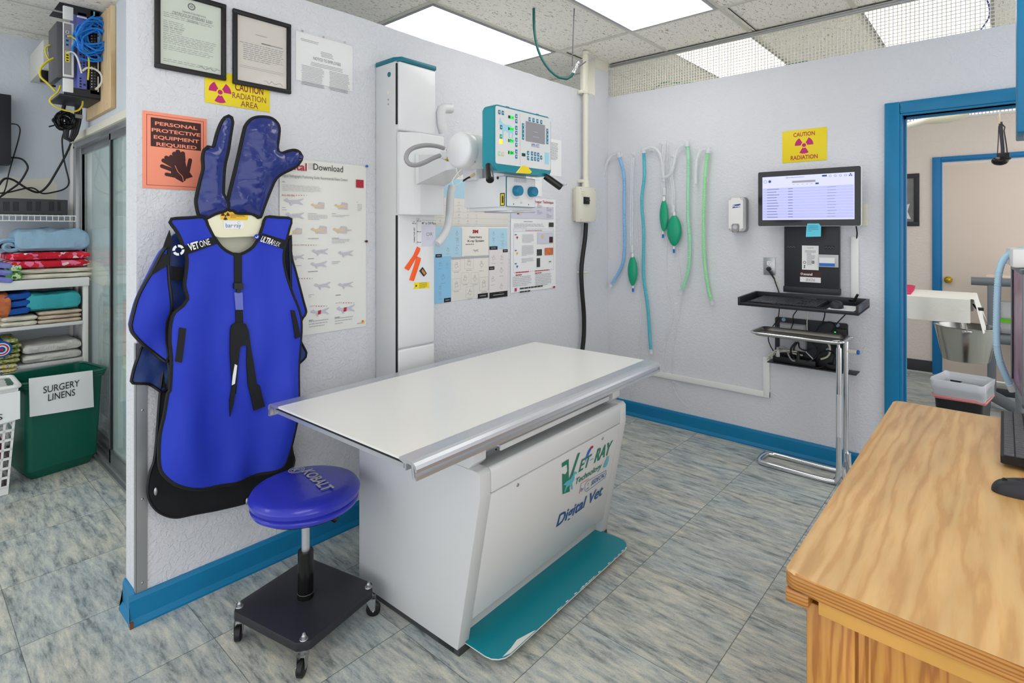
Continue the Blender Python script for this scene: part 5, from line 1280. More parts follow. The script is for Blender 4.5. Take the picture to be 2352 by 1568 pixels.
(a, b), (c_, d_) = PK.hit(*g11(820, 580)), PK.hit(*g11(1066, 405)); m.lrect(PK, a, b, c_, d_ + .008, 'screen_grey', .0032); m.lrect(PK, (a + c_) / 2 - .014, (b + d_) / 2 + .006, (a + c_) / 2 + .014, (b + d_) / 2 + .0085, 'ink_lt', .0036); m.lrect(PK, (a + c_) / 2 - .018, (b + d_) / 2 - .014, (a + c_) / 2 + .020, (b + d_) / 2 - .011, 'ink_lt', .0036)
m.text(PK, 'APR-VET', g11(892, 642), g11(995, 628), 'ink_blue', h, .0); c = PK.hit(*g11(945, 660)); m.lrect(PK, c[0] - .026, c[1], c[0] + .026, c[1] + .001, 'ink_blue', h)
rc((770, 735), (816, 782), 'led_back'); btn(850, 735, up=1); btn(850, 800, up=-1)
for (x, y) in ((901, 742), (941, 750), (981, 757), (901, 808), (941, 812), (981, 820), (1019, 795)): btn(x, y)
c = PK.hit(*g11(1098, 800)); m.slab(PK, c[0] - .018, c[1] - .026, c[0] + .010, c[1] + .022, 'dogblue', .002, .0028)
m.build('control_panel', co)
m = MB(); m.prism(PK, hitpoly(PK, [g11(*p) for p in ((765, 902), (800, 900), (845, 915), (896, 980), (870, 1003), (690, 992))]), .0005, .004, 'yellow'); m.prism(PK, hitpoly(PK, [g11(*p) for p in ((765, 902), (770, 900), (700, 990), (690, 992))]), .004, .005, 'paper'); m.build('sticker', co)
for a, b in ((g11(345, 905), g11(212, 1100)), (g11(1075, 1030), g11(1160, 1190))):
    A = W3(PK, a, .0) ; B = W3(PK, b, .06 if b[0] < 1150 else .05); m = MB(); d = (B - A); m.revolve(A, d, [(0, .0135), (.02, .0145), (d.length - .004, .0145), (d.length, .011), (d.length + .001, .0)], 'black_gloss', 18); m.build('handle', co)
# collimator
PL = Plane((0, 1.45, 0), (1, 0, 0), (0, 0, 1)); qx0, qz1 = PL.hit(1162.5, 404); qx1 = PL.hit(1229, 440)[0]; qz0 = (PL.hit(1163, 474)[1] + PL.hit(1227, 478)[1]) / 2
qy = PXX(1066, 440, qx0).y
m = MB(); m.box(qx0, 1.452, qz0, qx1, qy, qz1, 'mach2', .004); m.box(qx0 + .02, 1.48, qz1, qx1 - .02, qy - .02, tz - R + .012, 'mach2', .004)
m.box(qx0 + .01, 1.46, qz0 - .014, qx1 - .01, qy - .02, qz0 + .001, 'mach2', .002); m.box(qx0 + .03, 1.45, qz0 - .02, qx1 + .0, 1.60, qz0 - .012, 'rail', .002)
cb = m.build('collimator', t)
m = MB(); m.prism(PL, rr_(qx0 + .001, qz0 + .001, qx1 - .001, qz1 - .001, .004), -.003, .001, 'teal_dk'); m.prism(PL, rr_(qx0 + .003, qz0 + .003, qx1 - .003, qz1 - .003, .004), .001, .002, 'mach'); h = .0025
for k in range(8): m.lines(PL, g11(675 + 20 * k, 1045 + 2 * k), g11(690 + 20 * k, 1112 + 2 * k), 7, 'ink_grey', h, thick=.4, seed=k)
for x in (664, 858): m.disc(PL, PL.hit(*g11(x, 1392 + (x - 664) * .04)), .0025, 'ink', h)
m.disc(PL, PL.hit(*g11(762, 1375)), .004, 'ink_grey', h, r0=.0028)
for cxk, cyk in ((690, 1230), (880, 1240)):
    c = PL.hit(*g11(cxk, cyk))
    for k in range(9): a = math.radians(215 + 12 * k); m.lpoly(PL, [(c[0] + .026 * math.cos(a + d_), c[1] + .026 * math.sin(a + d_)) for d_ in (-.02, .02)] + [(c[0] + .031 * math.cos(a), c[1] + .031 * math.sin(a))], 'ink', h)
m.build('scale_plate', cb)
for cxk, cyk in ((694, 1222), (886, 1236)):
    c = PL.hit(*g11(cxk, cyk)); m = MB().revolve(PL.at(c[0], c[1], .002), PL.n, [(0, .021), (.004, .0215), (.024, .0195), (.026, .017), (.026, 0)], 'teal_knob', 28); m.build('knob', cb)
PS = Plane((qx0, 0, 0), (0, -1, 0), (0, 0, 1)); m = MB(); m.rect(PS, g11(498, 1252), g11(558, 1412), 'ink', .001); m.rect(PS, g11(508, 1264), g11(549, 1402), 'yellow', .0014)
a, b = PS.hit(*g11(517, 1275)); c_, d_ = PS.hit(*g11(540, 1390)); 
for k in range(6): m.lrect(PS, a + .002 + (c_ - a) * .16 * k, d_ + .003, a + .0032 + (c_ - a) * .16 * k, b - .003 * (k % 3), 'ink', .0018)
m.build('sticker', cb); m = MB(); m.disc(PS, PS.hit(*g11(468, 1055)), .006, 'black', .001); m.build('plug', cb)
m = MB(); m.box(lx + .12, 1.52, tz - R - .05, qx1 - .004, 1.60, tz - R + .01, 'alu', .003); m.tube([W3(Pc3, p) for p in g10((1330, 885), (1400, 840), (1440, 825))], .004, 'black', 8); m.tube([W3(Pc3, p) for p in g10((1430, 830), (1500, 780), (1560, 755))], .006, 'body_tan', 8); m.build('connector', t)

# ================================================================== ROLLING STOOL
SX, SY = 1.015, 1.911
t = thing('rolling_stool', 'round blue padded mechanic stool on a black square wheeled base', 'stool', (SX, SY, 0))
RS = Matrix.Translation((SX, SY, 0)) @ Matrix.Rotation(math.radians(13), 4, 'Z')
def sb(): m = MB(); m.M = RS; return m
hw, hl, c_ = .176, .190, .032
octo = [(-hw, -hl + c_), (-hw + c_, -hl), (hw - c_, -hl), (hw, -hl + c_), (hw, hl - c_), (hw - c_, hl), (-hw + c_, hl), (-hw, hl - c_)]
m = sb(); m.prism(Plane((0, 0, 0), (1, 0, 0), (0, 1, 0)), octo, .078, .108, 'black_metal', .003); m.build('base_plate', t)
for sx in (-1, 1):
    for sy in (-1, 1):
        x, y = sx * (hw - .026), sy * (hl - .026)
        m = sb(); m.revolve((x, y, .108), (0, 0, 1), [(0, .014), (.002, .013), (.002, .008), (.010, .008), (.012, .006), (.018, .005), (.021, 0)], 'alu', 12); m.build('cap_nut', t)
        a = {(-1, -1): 3.6, (-1, 1): 3.9, (1, -1): -.9, (1, 1): .7}[(sx, sy)]
        dx, dy = .018 * math.cos(a), .018 * math.sin(a); nx, ny = -math.sin(a), math.cos(a); wx, wy, wr = x + dx, y + dy, .026
        m = sb(); m.revolve((x, y, .064), (0, 0, 1), [(0, .016), (.012, .018), (.0145, .012)], 'alu', 16)
        for k in (-1, 1):
            o = Vector((nx, ny, 0)) * k * .0135
            loft(m, [[Vector((x - dx * .6, y - dy * .6, .068)) + o, Vector((x + dx * 1.5, y + dy * 1.5, .068)) + o, Vector((wx + dx * .4, wy + dy * .4, wr)) + o, Vector((wx - dx * .4, wy - dy * .4, wr)) + o], [Vector((x - dx * .6, y - dy * .6, .068)) + o * 1.12, Vector((x + dx * 1.5, y + dy * 1.5, .068)) + o * 1.12, Vector((wx + dx * .4, wy + dy * .4, wr)) + o * 1.12, Vector((wx - dx * .4, wy - dy * .4, wr)) + o * 1.12]], 'alu')
        m.ball((wx - nx * .016, wy - ny * .016, wr), .005, 'alu')
        cs = m.build('caster', t)
        m = sb(); m.revolve((wx - nx * .011, wy - ny * .011, wr), (nx, ny, 0), [(0, .010), (0, wr - .004), (.003, wr), (.019, wr), (.022, wr - .004), (.022, .010)], 'black', 24); m.build('wheel', cs)
m = sb(); m.revolve((0, 0, .108), (0, 0, 1), [(0, .0285), (.016, .0285), (.017, .0275), (.165, .0275), (.170, .0265), (.170, .015)], 'black_gloss', 24); m.revolve((0, 0, .126), (0, 0, 1), [(0, .0288), (.002, .0288)], 'alu', 24, cap=False); m.build('cylinder_sleeve', t)
m = sb(); m.cyl((0, 0, .27), (0, 0, .425), .0145, 'rail'); m.build('gas_lift', t)
m = sb(); Zs = .462
m.revolve((0, 0, Zs - .020), (0, 0, 1), [(0, .160), (.004, .172), (.012, .184), (.022, .187), (.027, .184), (.029, .179), (.032, .180), (.040, .190), (.054, .192), (.066, .185), (.074, .168), (.079, .12), (.082, .05), (.083, 0)], 'stool_blue', 64)
st = m.build('seat', t)
m = sb(); m.revolve((0, 0, Zs - .024), (0, 0, 1), [(0, 0), (0, .160), (.005, .168)], 'black', 48, cap=False); m.tube([(.0, .0, Zs - .03), (.08, .0, Zs - .032), (.13, 0, Zs - .04)], .007, 'black', 8); m.build('seat_pan', t)
e = FL(772, 1190, .36); m = MB(); s_ = Vector((SX, SY, Zs - .035)); m.tube([s_, s_ + (e - s_) * .7], .006, 'black', 8); m.tube([s_ + (e - s_) * .7, e], [.011, .016], 'black', 12); m.build('height_lever', t)
zt_ = Zs + .0635
A = FL(694, 1083, zt_); B = FL(744, 1128, zt_); d = (B - A); PT_ = Plane(A, d, Vector((0, 0, 1)).cross(d)); 
m = MB(); m.ltext(PT_, 'KOBALT', 0, -.002, d.length, .040, 'ink_lt', 0.0015, .03); 
C = FL(681, 1079, zt_); c2 = ((C - A).dot(PT_.ex), (C - A).dot(PT_.ey)); m.disc(PT_, c2, .030, 'ink_lt', .0006, r0=.026, seg=40); m.disc(PT_, c2, .022, 'ink_lt', .0006, r0=.019, seg=30); m.ltext(PT_, 'K', c2[0] - .011, c2[1] - .013, c2[0] + .012, c2[1] + .013, 'ink_lt', .0012, .04)
m.build('lettering', st)

# ================================================================== RIGHT WALL: HOSES
g12 = lambda *p: [(1300 + x / 2.375, 300 + y / 2.375) for x, y in p]
def pts_on(pl, px, h): return [W3(pl, p, hh) for p, hh in zip(px, h if isinstance(h, (list, tuple)) else [h] * len(px))]
def corrugated(pts, r, mm, step=.0045, seg=10):
    q = catmull(pts, step); rr_l = [r * (1.0 if i % 2 else .86) for i in range(len(q))]
    return MB().tube(q, rr_l, mm, seg)
def hook(px, label):
    c = PB.hit(*px); m = MB(); m.slab(PB, c[0] - .009, c[1] - .012, c[0] + .009, c[1] + .016, 'white', .001, .005, .002); m.tube([PB.at(c[0], c[1], .004), PB.at(c[0], c[1] - .008, .02), PB.at(c[0], c[1] - .006, .045), PB.at(c[0], c[1] + .006, .055)], .0035, 'white', 8)
    return fin(m, 'wall_hook', label, 'hook', 'white hooks for the hoses')
hooks = [((1428, 357), 'white wall hook carrying the light blue hose'), ((1457, 354), 'white wall hook carrying the long clear tube and the lowest green bag'), ((1499, 345), 'white wall hook carrying the clear elbow of the teal hose'), ((1522, 330), 'white wall hook above the narrow green bag'), ((1549, 360), 'white wall hook above the wide green bag'), ((1579, 336), 'white wall hook carrying the left light green hose'), ((1626, 348), 'white wall hook carrying the rightmost green hose')]
for p, l in hooks: hook(p, l)
def hose(label, col, main, branch, r=.0128, h=.045, endpx=None, grp='breathing hoses hanging on the right wall'):
    t = thing('breathing_hose', label, 'hose', W3(PB, main[-1], h), grp)
    P_ = pts_on(PB, main, [h + .012 * math.sin(i * .9) for i in range(len(main))]); corrugated(P_, r, col).build('corrugated_hose', t)
    m = MB(); d = (P_[-1] - P_[-2]).normalized(); m.cyl(P_[-1] - d * .004, P_[-1] + d * .03, r * 1.12, 'clear_soft', seg=12); m.build('end_connector', t); m = MB(); d = (P_[0] - P_[1]).normalized(); m.cyl(P_[0] - d * .004, P_[0] + d * .04, r * 1.2, 'clear_soft', seg=12); m.build('end_connector', t)
    if branch: MB().tube(pts_on(PB, branch, h), r * .9, 'clear_soft', 8, step=.02).build('clear_branch', t)
hose('light blue corrugated hose hanging nearest the room corner', 'hose_blue', g12((308, 150), (325, 200), (337, 260), (335, 450), (332, 650), (312, 745), (262, 835)), g12((300, 125), (265, 142), (238, 180), (225, 250), (210, 355)))
hose('long teal corrugated hose, the one hanging lowest on the right wall', 'hose_teal', g12((440, 125), (446, 250), (433, 380), (441, 560), (436, 780), (456, 950), (468, 1100), (478, 1190)), g12((437, 112), (470, 95), (500, 100), (525, 125), (540, 180), (548, 280)))
hose('light green hose hanging beside the wide green breathing bag', 'hose_green', g12((675, 90), (685, 160), (683, 450), (691, 620), (678, 770), (640, 870)), g12((672, 70), (640, 90), (615, 125), (600, 200), (578, 245), (540, 262)))
hose('light green hose hanging furthest right, nearest the hand sanitizer', 'hose_green2', g12((787, 125), (776, 250), (768, 500), (770, 700), (788, 860), (804, 925)), g12((786, 100), (750, 110), (730, 150), (722, 220), (722, 290)))
def bag_circuit(label, tube_px, bag_c, bw, bz0, bz1, cap_px, thin_px, h=.035):
    t = thing('breathing_bag', label, 'breathing bag', W3(PB, thin_px[-1] if thin_px[-1][1] > cap_px[1] else cap_px, h), 'green breathing bags on clear tubes')
    m = MB(); m.tube(pts_on(PB, tube_px, h), .0105, 'clear', 10, step=.03); m.tube([p + Vector((-.004, .012, 0)) for p in pts_on(PB, tube_px, h)], .005, 'clear_soft', 8, step=.03)
    e = W3(PB, tube_px[-1], h); m.cyl(e + Vector((0, 0, .05)), e + Vector((0, 0, -.005)), .0135, 'clear_soft', seg=14); m.build('clear_tube', t)
    (xa, za), (xb, zb) = PB.hit(bag_c - bw, bz0), PB.hit(bag_c + bw, bz1); cx_ = (xa + xb) / 2; rx = abs(xb - xa) / 2; L_ = za - zb; m = MB()
    vs = []; fs = []; N = 20; K = 16
    for i in range(N + 1):
        f = i / N; w = rx * (math.sin(PI * f) ** .62) * (1 if i not in (0, N) else 0) + .006; w *= 1.0
        for k in range(K):
            a = 2 * PI * k / K; vs.append(PB.at(cx_ + w * math.cos(a), za - L_ * f, h + max(.008, w * .55) * math.sin(a)))
    for i in range(N):
        for k in range(K): fs.append((i * K + k, i * K + (k + 1) % K, (i + 1) * K + (k + 1) % K, (i + 1) * K + k))
    m.add(vs, fs, 'bag_green', True); m.cyl(PB.at(cx_, za + .022, h), PB.at(cx_, za - .012, h), .010, 'white', seg=12); m.build('bag', t)
    m = MB(); c = W3(PB, cap_px, h); m.cyl(c + Vector((0, 0, .014)), c + Vector((0, 0, -.014)), .0075, 'cap_blue', seg=12); m.cyl(c + Vector((0, 0, .014)), c + Vector((0, 0, .035)), .006, 'white', seg=10); m.build('valve_cap', t)
    MB().tube(pts_on(PB, thin_px, h * .5), .0026, 'clear_soft', 6, step=.03).build('sampling_line', t)
bag_circuit('lowest hanging green breathing bag, between the blue and teal hoses', g12((380, 150), (375, 250), (373, 450), (373, 660)), 1458.2, 9, 587, 656, (1459, 665), g12((392, 150), (392, 400), (396, 620), (411, 800), (413, 1100), (400, 1245), (372, 1380), (360, 1450)))
bag_circuit('narrow upper green breathing bag just right of the teal hose', g12((552, 60), (545, 180), (545, 260), (547, 350)), 1530, 8, 459, 531, (1527.5, 542), g12((560, 80), (556, 590), (555, 800), (590, 980), (547, 1150), (535, 1280), (565, 1345), (620, 1383)))
bag_circuit('widest green breathing bag, left of the first light green hose', g12((602, 150), (590, 240), (600, 330), (598, 445)), 1553.6, 14.5, 494, 565, (1552.6, 576), g12((612, 640), (632, 850), (625, 980), (590, 1180), (584, 1350), (610, 1440), (675, 1510)))
m = MB(); c = W3(PB, (1441, 883), .03); m.cyl(c, c + Vector((0, .008, -.014)), .005, 'vetgreen', seg=8); fin(m, 'hose_clip', 'tiny dark green clip at the wall below the table corner', 'clip')

# ---- cable raceways
def raceway(segs, label, w=.028, d=.022):
    m = MB()
    for (a, b) in segs:
        (x0, z0), (x1, z1) = a, b
        if abs(x1 - x0) > abs(z1 - z0): m.slab(PB, min(x0, x1) - w / 2, (z0 + z1) / 2 - w / 2, max(x0, x1) + w / 2, (z0 + z1) / 2 + w / 2, 'white', .001, d, .003)
        else: m.slab(PB, (x0 + x1) / 2 - w / 2 + .0003, min(z0, z1) - w / 2 + .0003, (x0 + x1) / 2 + w / 2, max(z0, z1) + w / 2, 'white', .0012, d + .0006, .003)
    return fin(m, 'cable_raceway', label, 'cable cover')
zr = (PB.hit(1510, 861)[1] + PB.hit(1755, 899)[1]) / 2; xr1 = PB.hit(1762, 900)[0]; xr0 = PB.hit(1400, 850)[0] 
raceway([((xr0, zr), (xr1, zr)), ((xr1, zr), (xr1, PB.hit(1762, 826)[1]))], 'white plastic cable cover bending up below the steel tray', .040, .022)
xr2 = PB.hit(1964.5, 620)[0]; raceway([((xr2, PB.hit(1964, 550)[1]), (xr2, PB.hit(1964, 705)[1]))], 'short vertical white cable cover between the monitor and the doorway', .040)
x0, z0, x1, z1 = rectpx(PB, (1977, 468), (1994, 518)); m = MB().slab(PB, x0, z0, x1, z1, 'cream', .001, .008, .002); fin(m, 'switch_plate', 'cream blank wall plate behind the right edge of the monitor', 'wall plate')

# ---- radiation sign, sanitizer, outlet
X0, X1 = PB.hit(1797, 330)[0], PB.hit(1899.5, 330)[0]; Z1 = (PB.hit(1797, 302.5)[1] + PB.hit(1899.5, 291)[1]) / 2; Z0 = (PB.hit(1797.5, 375)[1] + PB.hit(1899, 367)[1]) / 2
m, h = board_sign('', '', PB, X0, Z0, X1, Z1, 'yellow'); cx_ = (X0 + X1) / 2
trefoil(m, PB, (cx_, (Z0 + Z1) / 2 + .002), .054, 'magenta', h); m.ltext(PB, 'CAUTION', cx_ - .062, Z1 - .043, cx_ + .062, Z1 - .017, 'ink_red', h, .02); m.ltext(PB, 'RADIATION', cx_ - .078, Z0 + .016, cx_ + .078, Z0 + .042, 'ink_red', h, .02)
fin(m, 'warning_sign', 'yellow CAUTION RADIATION sign with magenta trefoil above the wall monitor', 'sign')
t = thing('sanitizer_dispenser', 'white wall-mounted hand sanitizer dispenser left of the monitor', 'dispenser', PB.at(*PB.hit(1698, 538)))
fa = .10; PFa = PB.off(fa); a0, b1 = PFa.hit(1673, 455); a1, b0 = PFa.hit(1706, 531)
m = MB(); m.prism(PB, rounded(a0 - .0, b0 - .005, a1 + .004, b1 + .006, .02), .001, .045, 'grey_plastic', .005); m.build('back_plate', t)
m = MB(); m.prism(PB, rounded(a0 + .002, b0, a1 + .001, b1 + .002, .018), .044, fa, 'white', .012); co = m.build('cover', t)
m = MB(); Pq = PFa.off(.001); p0 = Pq.hit(1682, 478); p1 = Pq.hit(1701, 469); zc = (p0[1] + p1[1]) / 2 
m.lpoly(Pq, [(p0[0], zc - .012), (p1[0] - .004, zc - .008), (p1[0], zc + .016), (p0[0] + .004, zc + .010)], 'ink_blue', .0); m.ltext(Pq, 'Purell', p0[0] + .004, zc - .006, p1[0] - .003, zc + .008, 'paper', .0008, .03, .1); m.build('logo', co)
m = MB(); c0 = PFa.off(.008).hit(1690, 524); m.prism(PB, rounded(c0[0] - .026, c0[1] - .028, c0[0] + .020, c0[1] + .030, .012), fa - .01, fa + .014, 'grey_plastic', .006); m.revolve(PB.at(c0[0] - .003, c0[1] + .008, fa + .013), PB.n, [(0, .015), (.003, .015), (.003, .010), (.001, .0)], 'clear_soft', 16); m.build('push_lever', t)
t = thing('wall_outlet', 'steel duplex wall outlet left of the black equipment panel', 'outlet', PB.at(*PB.hit(1767, 629)))
x0, z0, x1, z1 = rectpx(PB, (1754, 592), (1781, 630)); z0 = PB.hit(1768, 631)[1]; z1 = PB.hit(1768, 591)[1]
m = MB().slab(PB, x0, z0, x1, z1, 'alu', .001, .006, .002); m.build('cover_plate', t); cx_ = (x0 + x1) / 2; zc = (z0 + z1) / 2
for k in (1, -1):
    m = MB(); m.prism(PB, rounded(cx_ - .014, zc + k * .020 - .014, cx_ + .014, zc + k * .020 + .014, .008), .005, .0075, 'white'); 
    for d in (-.005, .005): m.lrect(PB, cx_ + d - .001, zc + k * .020 - .001, cx_ + d + .001, zc + k * .020 + .007, 'black', .0080)
    m.disc(PB, (cx_, zc + k * .020 - .007), .0022, 'black', .0080, seg=8); m.build('socket', t)
t = thing('plug_cord', 'black plug with cord leading from the wall outlet down to the tray', 'cord', PB.at(*PB.hit(1785, 660)))
A = PB.at(cx_, zc - .018, .008); m = MB(); m.revolve(A, PB.n, [(0, .014), (.012, .015), (.03, .010)], 'black', 14); B = W3(PB, (1777, 632), .03); m.tube([A + PB.n * .02, B, W3(PB, (1781, 640), .02)], [.008, .006, .004], 'black', 8); m.build('plug', t)
m = MB().tube([W3(PB, (1780, 638), .02), W3(PB, (1785, 655), .015), W3(PB, (1790, 670), .012), W3(PB, (1793, 690), .02)], .0035, 'black', 8, step=.02); m.build('cord', t)
m = MB().ball(W3(PB, (1786, 648), .018), .006, 'yellow2', sz=.5); m.build('twist_tie', t)

# ---- wall monitor on black equipment panel
t = thing('computer_cabinet', 'tall black wall panel with white labels under the monitor', 'equipment panel', PB.at(*PB.hit(1865, 672)))
dP = .045; PP = PB.off(dP); x0 = PP.hit(1801, 600)[0]; x1 = PP.hit(1927, 600)[0]; z1 = PP.hit(1801, 430)[1]; z0 = (PP.hit(1801, 668)[1] + PP.hit(1927, 678)[1]) / 2
m = MB().slab(PB, x0, z0, x1, z1, 'black_metal', .001, dP, .003); m.slab(PB, x0 - .004, z0 - .003, x1 + .004, z0 + .035, 'black_metal', .001, dP + .006, .002); bp_ = m.build('panel', t)
g13 = lambda x, y: (1640 + x / 3.92, 260 + y / 3.92)
m = MB(); h = .0008; q = lambda a, b: (PP.hit(*g13(*a)), PP.hit(*g13(*b)))
def prect(a, b, mm, hh=h): (xa, za), (xb, zb) = q(a, b); m.lrect(PP, xa, za, xb, zb, mm, hh)
(xa, za), (xb, zb) = q((792, 1190), (942, 1413)); m.lrect(PP, xa, zb, xb, za, 'paper', h); W_ = xb - xa
m.ltext(PP, 'VARIE', xa + W_ * .3, za - .018, xa + W_ * .7, za - .010, 'ink_lt', h * 2); rr = random.Random(2)
for i in range(12): zz = za - .034 - i * .0078; m.lrect(PP, xa + W_ * (.18 if i < 2 else .3), zz, xa + W_ * rr.uniform(.55, .85), zz + .0025, 'ink_grey', h * 2)
m.disc(PP, (xa + W_ * .16, zb + .045), .009, 'ink', h * 2, r0=.0065); m.ltext(PP, 'CE', xa + W_ * .58, zb + .042, xa + W_ * .76, zb + .055, 'ink', h * 2, .03); m.disc(PP, (xa + W_ * .16, zb + .025), .004, 'ink', h * 2); m.lpoly(PP, [(xa + W_ * .10, zb + .010), (xa + W_ * .20, zb + .010), (xa + W_ * .16, zb + .024)], 'ink', h * 2)
plabel(m.build('label', bp_), 'white information label'); m = MB()
(xa, za), (xb, zb) = q((772, 1418), (965, 1530)); m.lrect(PP, xa, zb, xb, za, 'brown_print', h); m.ltext(PP, 'sound', xa + .022, za - .026, xa + .072, za - .010, 'paper', h * 2, .02); m.disc(PP, (xa + .012, za - .018), .007, 'paper', h * 2, r0=.004); m.ltext(PP, 'Customer Support', xa + .004, za - .042, xa + .06, za - .036, 'paper', h * 2); m.lrect(PP, xa + .07, za - .041, xb - .004, za - .037, 'ink_lt', h * 2)
m.lrect(PP, xa + .002, zb + .002, xb - .002, zb + .034, 'paper', h * 2); m.ltext(PP, '8436', xa + .035, zb + .008, xb - .035, zb + .026, 'ink_grey', h * 3, -.01, .2); plabel(m.build('label', bp_), 'dark label with a white strip and a handwritten number'); 
m = MB(); m.disc(PP, PP.hit(*g13(870, 1130)), .026, 'black', h, r0=.023); m.build('cover_ring', bp_)
for a, b in (((655, 1185), (738, 1222)), ((998, 1190), (1085, 1226))):
    m = MB(); prect(a, b, 'black'); (xa, za), (xb, zb) = q(a, b)
    for k in range(9): m.disc(PP, (xa + (xb - xa) * (.08 + .105 * k), (za + zb) / 2 + .004 * math.sin(k * 2.2)), .002, 'ink_grey', h * 1.5, seg=6)
    m.build('vent', bp_)
m = MB(); Pw = PB.off(.05); 
(xa, za), (xb, zb) = Pw.hit(*g13(945, 1270)), Pw.hit(*g13(1122, 1388)); m.slab(Pw, xa, zb, xb, za, 'clear_soft', .0, .012, .002); m.lrect(Pw, xa + .004, zb + .024, xb - .018, za - .018, 'paper', .013); m.lrect(Pw, xa + .004, zb + .006, xb - .018, zb + .024, 'cap_blue', .013); plabel(m.build('card_holder', bp_), 'clear card holder with a white and blue card')
# monitor
dM = .125; PM = PB.off(dM); mx0 = PM.hit(1740.5, 450)[0]; mx1 = PM.hit(1978, 450)[0]; mz1 = (PM.hit(1742, 397)[1] + PM.hit(1976, 377.5)[1]) / 2; mz0 = (PM.hit(1743, 521)[1] + PM.hit(1977, 517.5)[1]) / 2
t = thing('wall_monitor', 'black framed touch monitor showing a pale lilac list on the right wall', 'monitor', PB.at((mx0 + mx1) / 2, mz0, .08))
m = MB(); m.prism(PB, rounded(mx0, mz0, mx1, mz1, .012), .095, dM - .002, 'white', .002); m.slab(PB, mx0 + .15, mz0 + .08, mx1 - .15, mz1 - .06, 'black_metal', .046, .096, .003); m.build('housing', t)
m = MB(); m.prism(PB, rounded(mx0 + .002, mz0 + .002, mx1 - .002, mz1 - .002, .010), dM - .003, dM, 'bezel'); m.build('bezel', t)
MW, MH = mx1 - mx0, mz1 - mz0; sx0, sx1, sz0, sz1 = mx0 + .029 * 1, mx1 - .033, mz0 + .040, mz1 - .036
m = MB(); PQ = PM; m.lrect(PQ, sx0, sz0, sx1, sz1, 'screen_lit', .0006); SW, SH = sx1 - sx0, sz1 - sz0
rt = sz1 - SH * .26; n = 11
m.lrect(PQ, sx0 + SW * .003, sz0 + .01, sx1 - .004, rt, 'screen_row', .0010)
for i in range(n):
    zz = rt - (rt - sz0 - .01) * i / n; m.lrect(PQ, sx0 + .002, zz - .0006, sx1 - .004, zz + .0006, 'screen_line', .0013); zc = zz - (rt - sz0 - .01) / n * .5
    rr = random.Random(i); 
    m.lrect(PQ, sx0 + SW * .055, zc - .0016, sx0 + SW * (.09 + rr.uniform(.07, .11)), zc + .0016, 'ink_grey', .0014); m.lrect(PQ, sx0 + SW * .30, zc - .0016, sx0 + SW * .352, zc + .0016, 'ink_grey', .0014); m.lrect(PQ, sx0 + SW * .725, zc - .0014, sx0 + SW * (.80 + rr.uniform(0, .02)), zc + .0014, 'ink_lt', .0014)
m.disc(PQ, (sx0 + .018, sz1 - .030), .010, 'ink', .0014, r0=.0088); 
for k in range(3): 
    a = math.radians(60 * k + 30); dx, dz = .009 * math.cos(a), .009 * math.sin(a); nx_, nz_ = -.0028 * math.sin(a), .0028 * math.cos(a); c_x, c_z = sx0 + .045, sz1 - .030
    m.lpoly(PQ, [(c_x + dx + nx_, c_z + dz + nz_), (c_x + dx - nx_, c_z + dz - nz_), (c_x - dx - nx_, c_z - dz - nz_), (c_x - dx + nx_, c_z - dz + nz_)], 'vetnavy', .0014 + k * .00005)
m.lrect(PQ, sx0 + SW * .345, sz1 - SH * .165, sx0 + SW * .60, sz1 - SH * .12, 'ink_lt', .0014); m.lrect(PQ, sx0 + SW * .60, sz1 - SH * .22, sx0 + SW * .635, sz1 - SH * .185, 'vetnavy', .0014); m.lrect(PQ, sx0 + SW * .67, sz1 - SH * .06, sx0 + SW * .72, sz1 - SH * .025, 'vetnavy', .0014)
m.lrect(PQ, sx0 + SW * .28, sz1 - SH * .045, sx0 + SW * .48, sz1 - SH * .038, 'ink_grey', .0014); m.disc(PQ, (sx0 + SW * .28, sz1 - SH * .04), .005, 'ink_grey', .0014, r0=.004)
for k in range(4): m.disc(PQ, (sx0 + SW * (.755 + .052 * k), sz1 - SH * .055), .0065, 'ink_grey', .0014, r0=.005)
for k in range(5): m.lrect(PQ, sx0 + SW * (.35 + .05 * k), sz1 - SH * .205, sx0 + SW * (.37 + .05 * k), sz1 - SH * .20, 'ink_grey', .0014)
trefoil(m, PQ, (sx1 - .02, sz1 - SH * .055), .009, 'ink', .0014, 90)
m.build('screen', t)
m = MB(); Pz = PB.off(dM + .001); m.sheet(Pz, [Pz.hit(1851.5, 544), Pz.hit(1886, 543), Pz.hit(1886, 520), Pz.hit(1881, 513), Pz.hit(1855, 513), Pz.hit(1852.5, 520)], .008, lambda a, b: .0008 + max(0, (Pz.hit(1870, 525)[1] - b)) * .12, 'sticky')
m.lines(Pz.off(.002), (1856, 517), (1883, 532), 4, 'vetnavy', .001, thick=.2)
fin(m, 'sticky_note', 'light blue sticky note stuck on the lower edge of the monitor', 'note')
m = MB().tube([W3(PB, (1971, 519), .06), W3(PB, (1971, 535), .03), W3(PB, (1969, 549), .018)], .004, 'black', 8, step=.02); fin(m, 'monitor_cable', 'black cable from the monitor into the short vertical cable cover', 'cable')

# ---- keyboard tray
g14 = lambda x, y: (1660 + x / 5.88, 640 + y / 5.88)
bl_, br_ = W3(PB.off(.05), g14(440, 165)), W3(PB.off(.05), g14(1995, 270))
Wt = abs(bl_.y - br_.y)
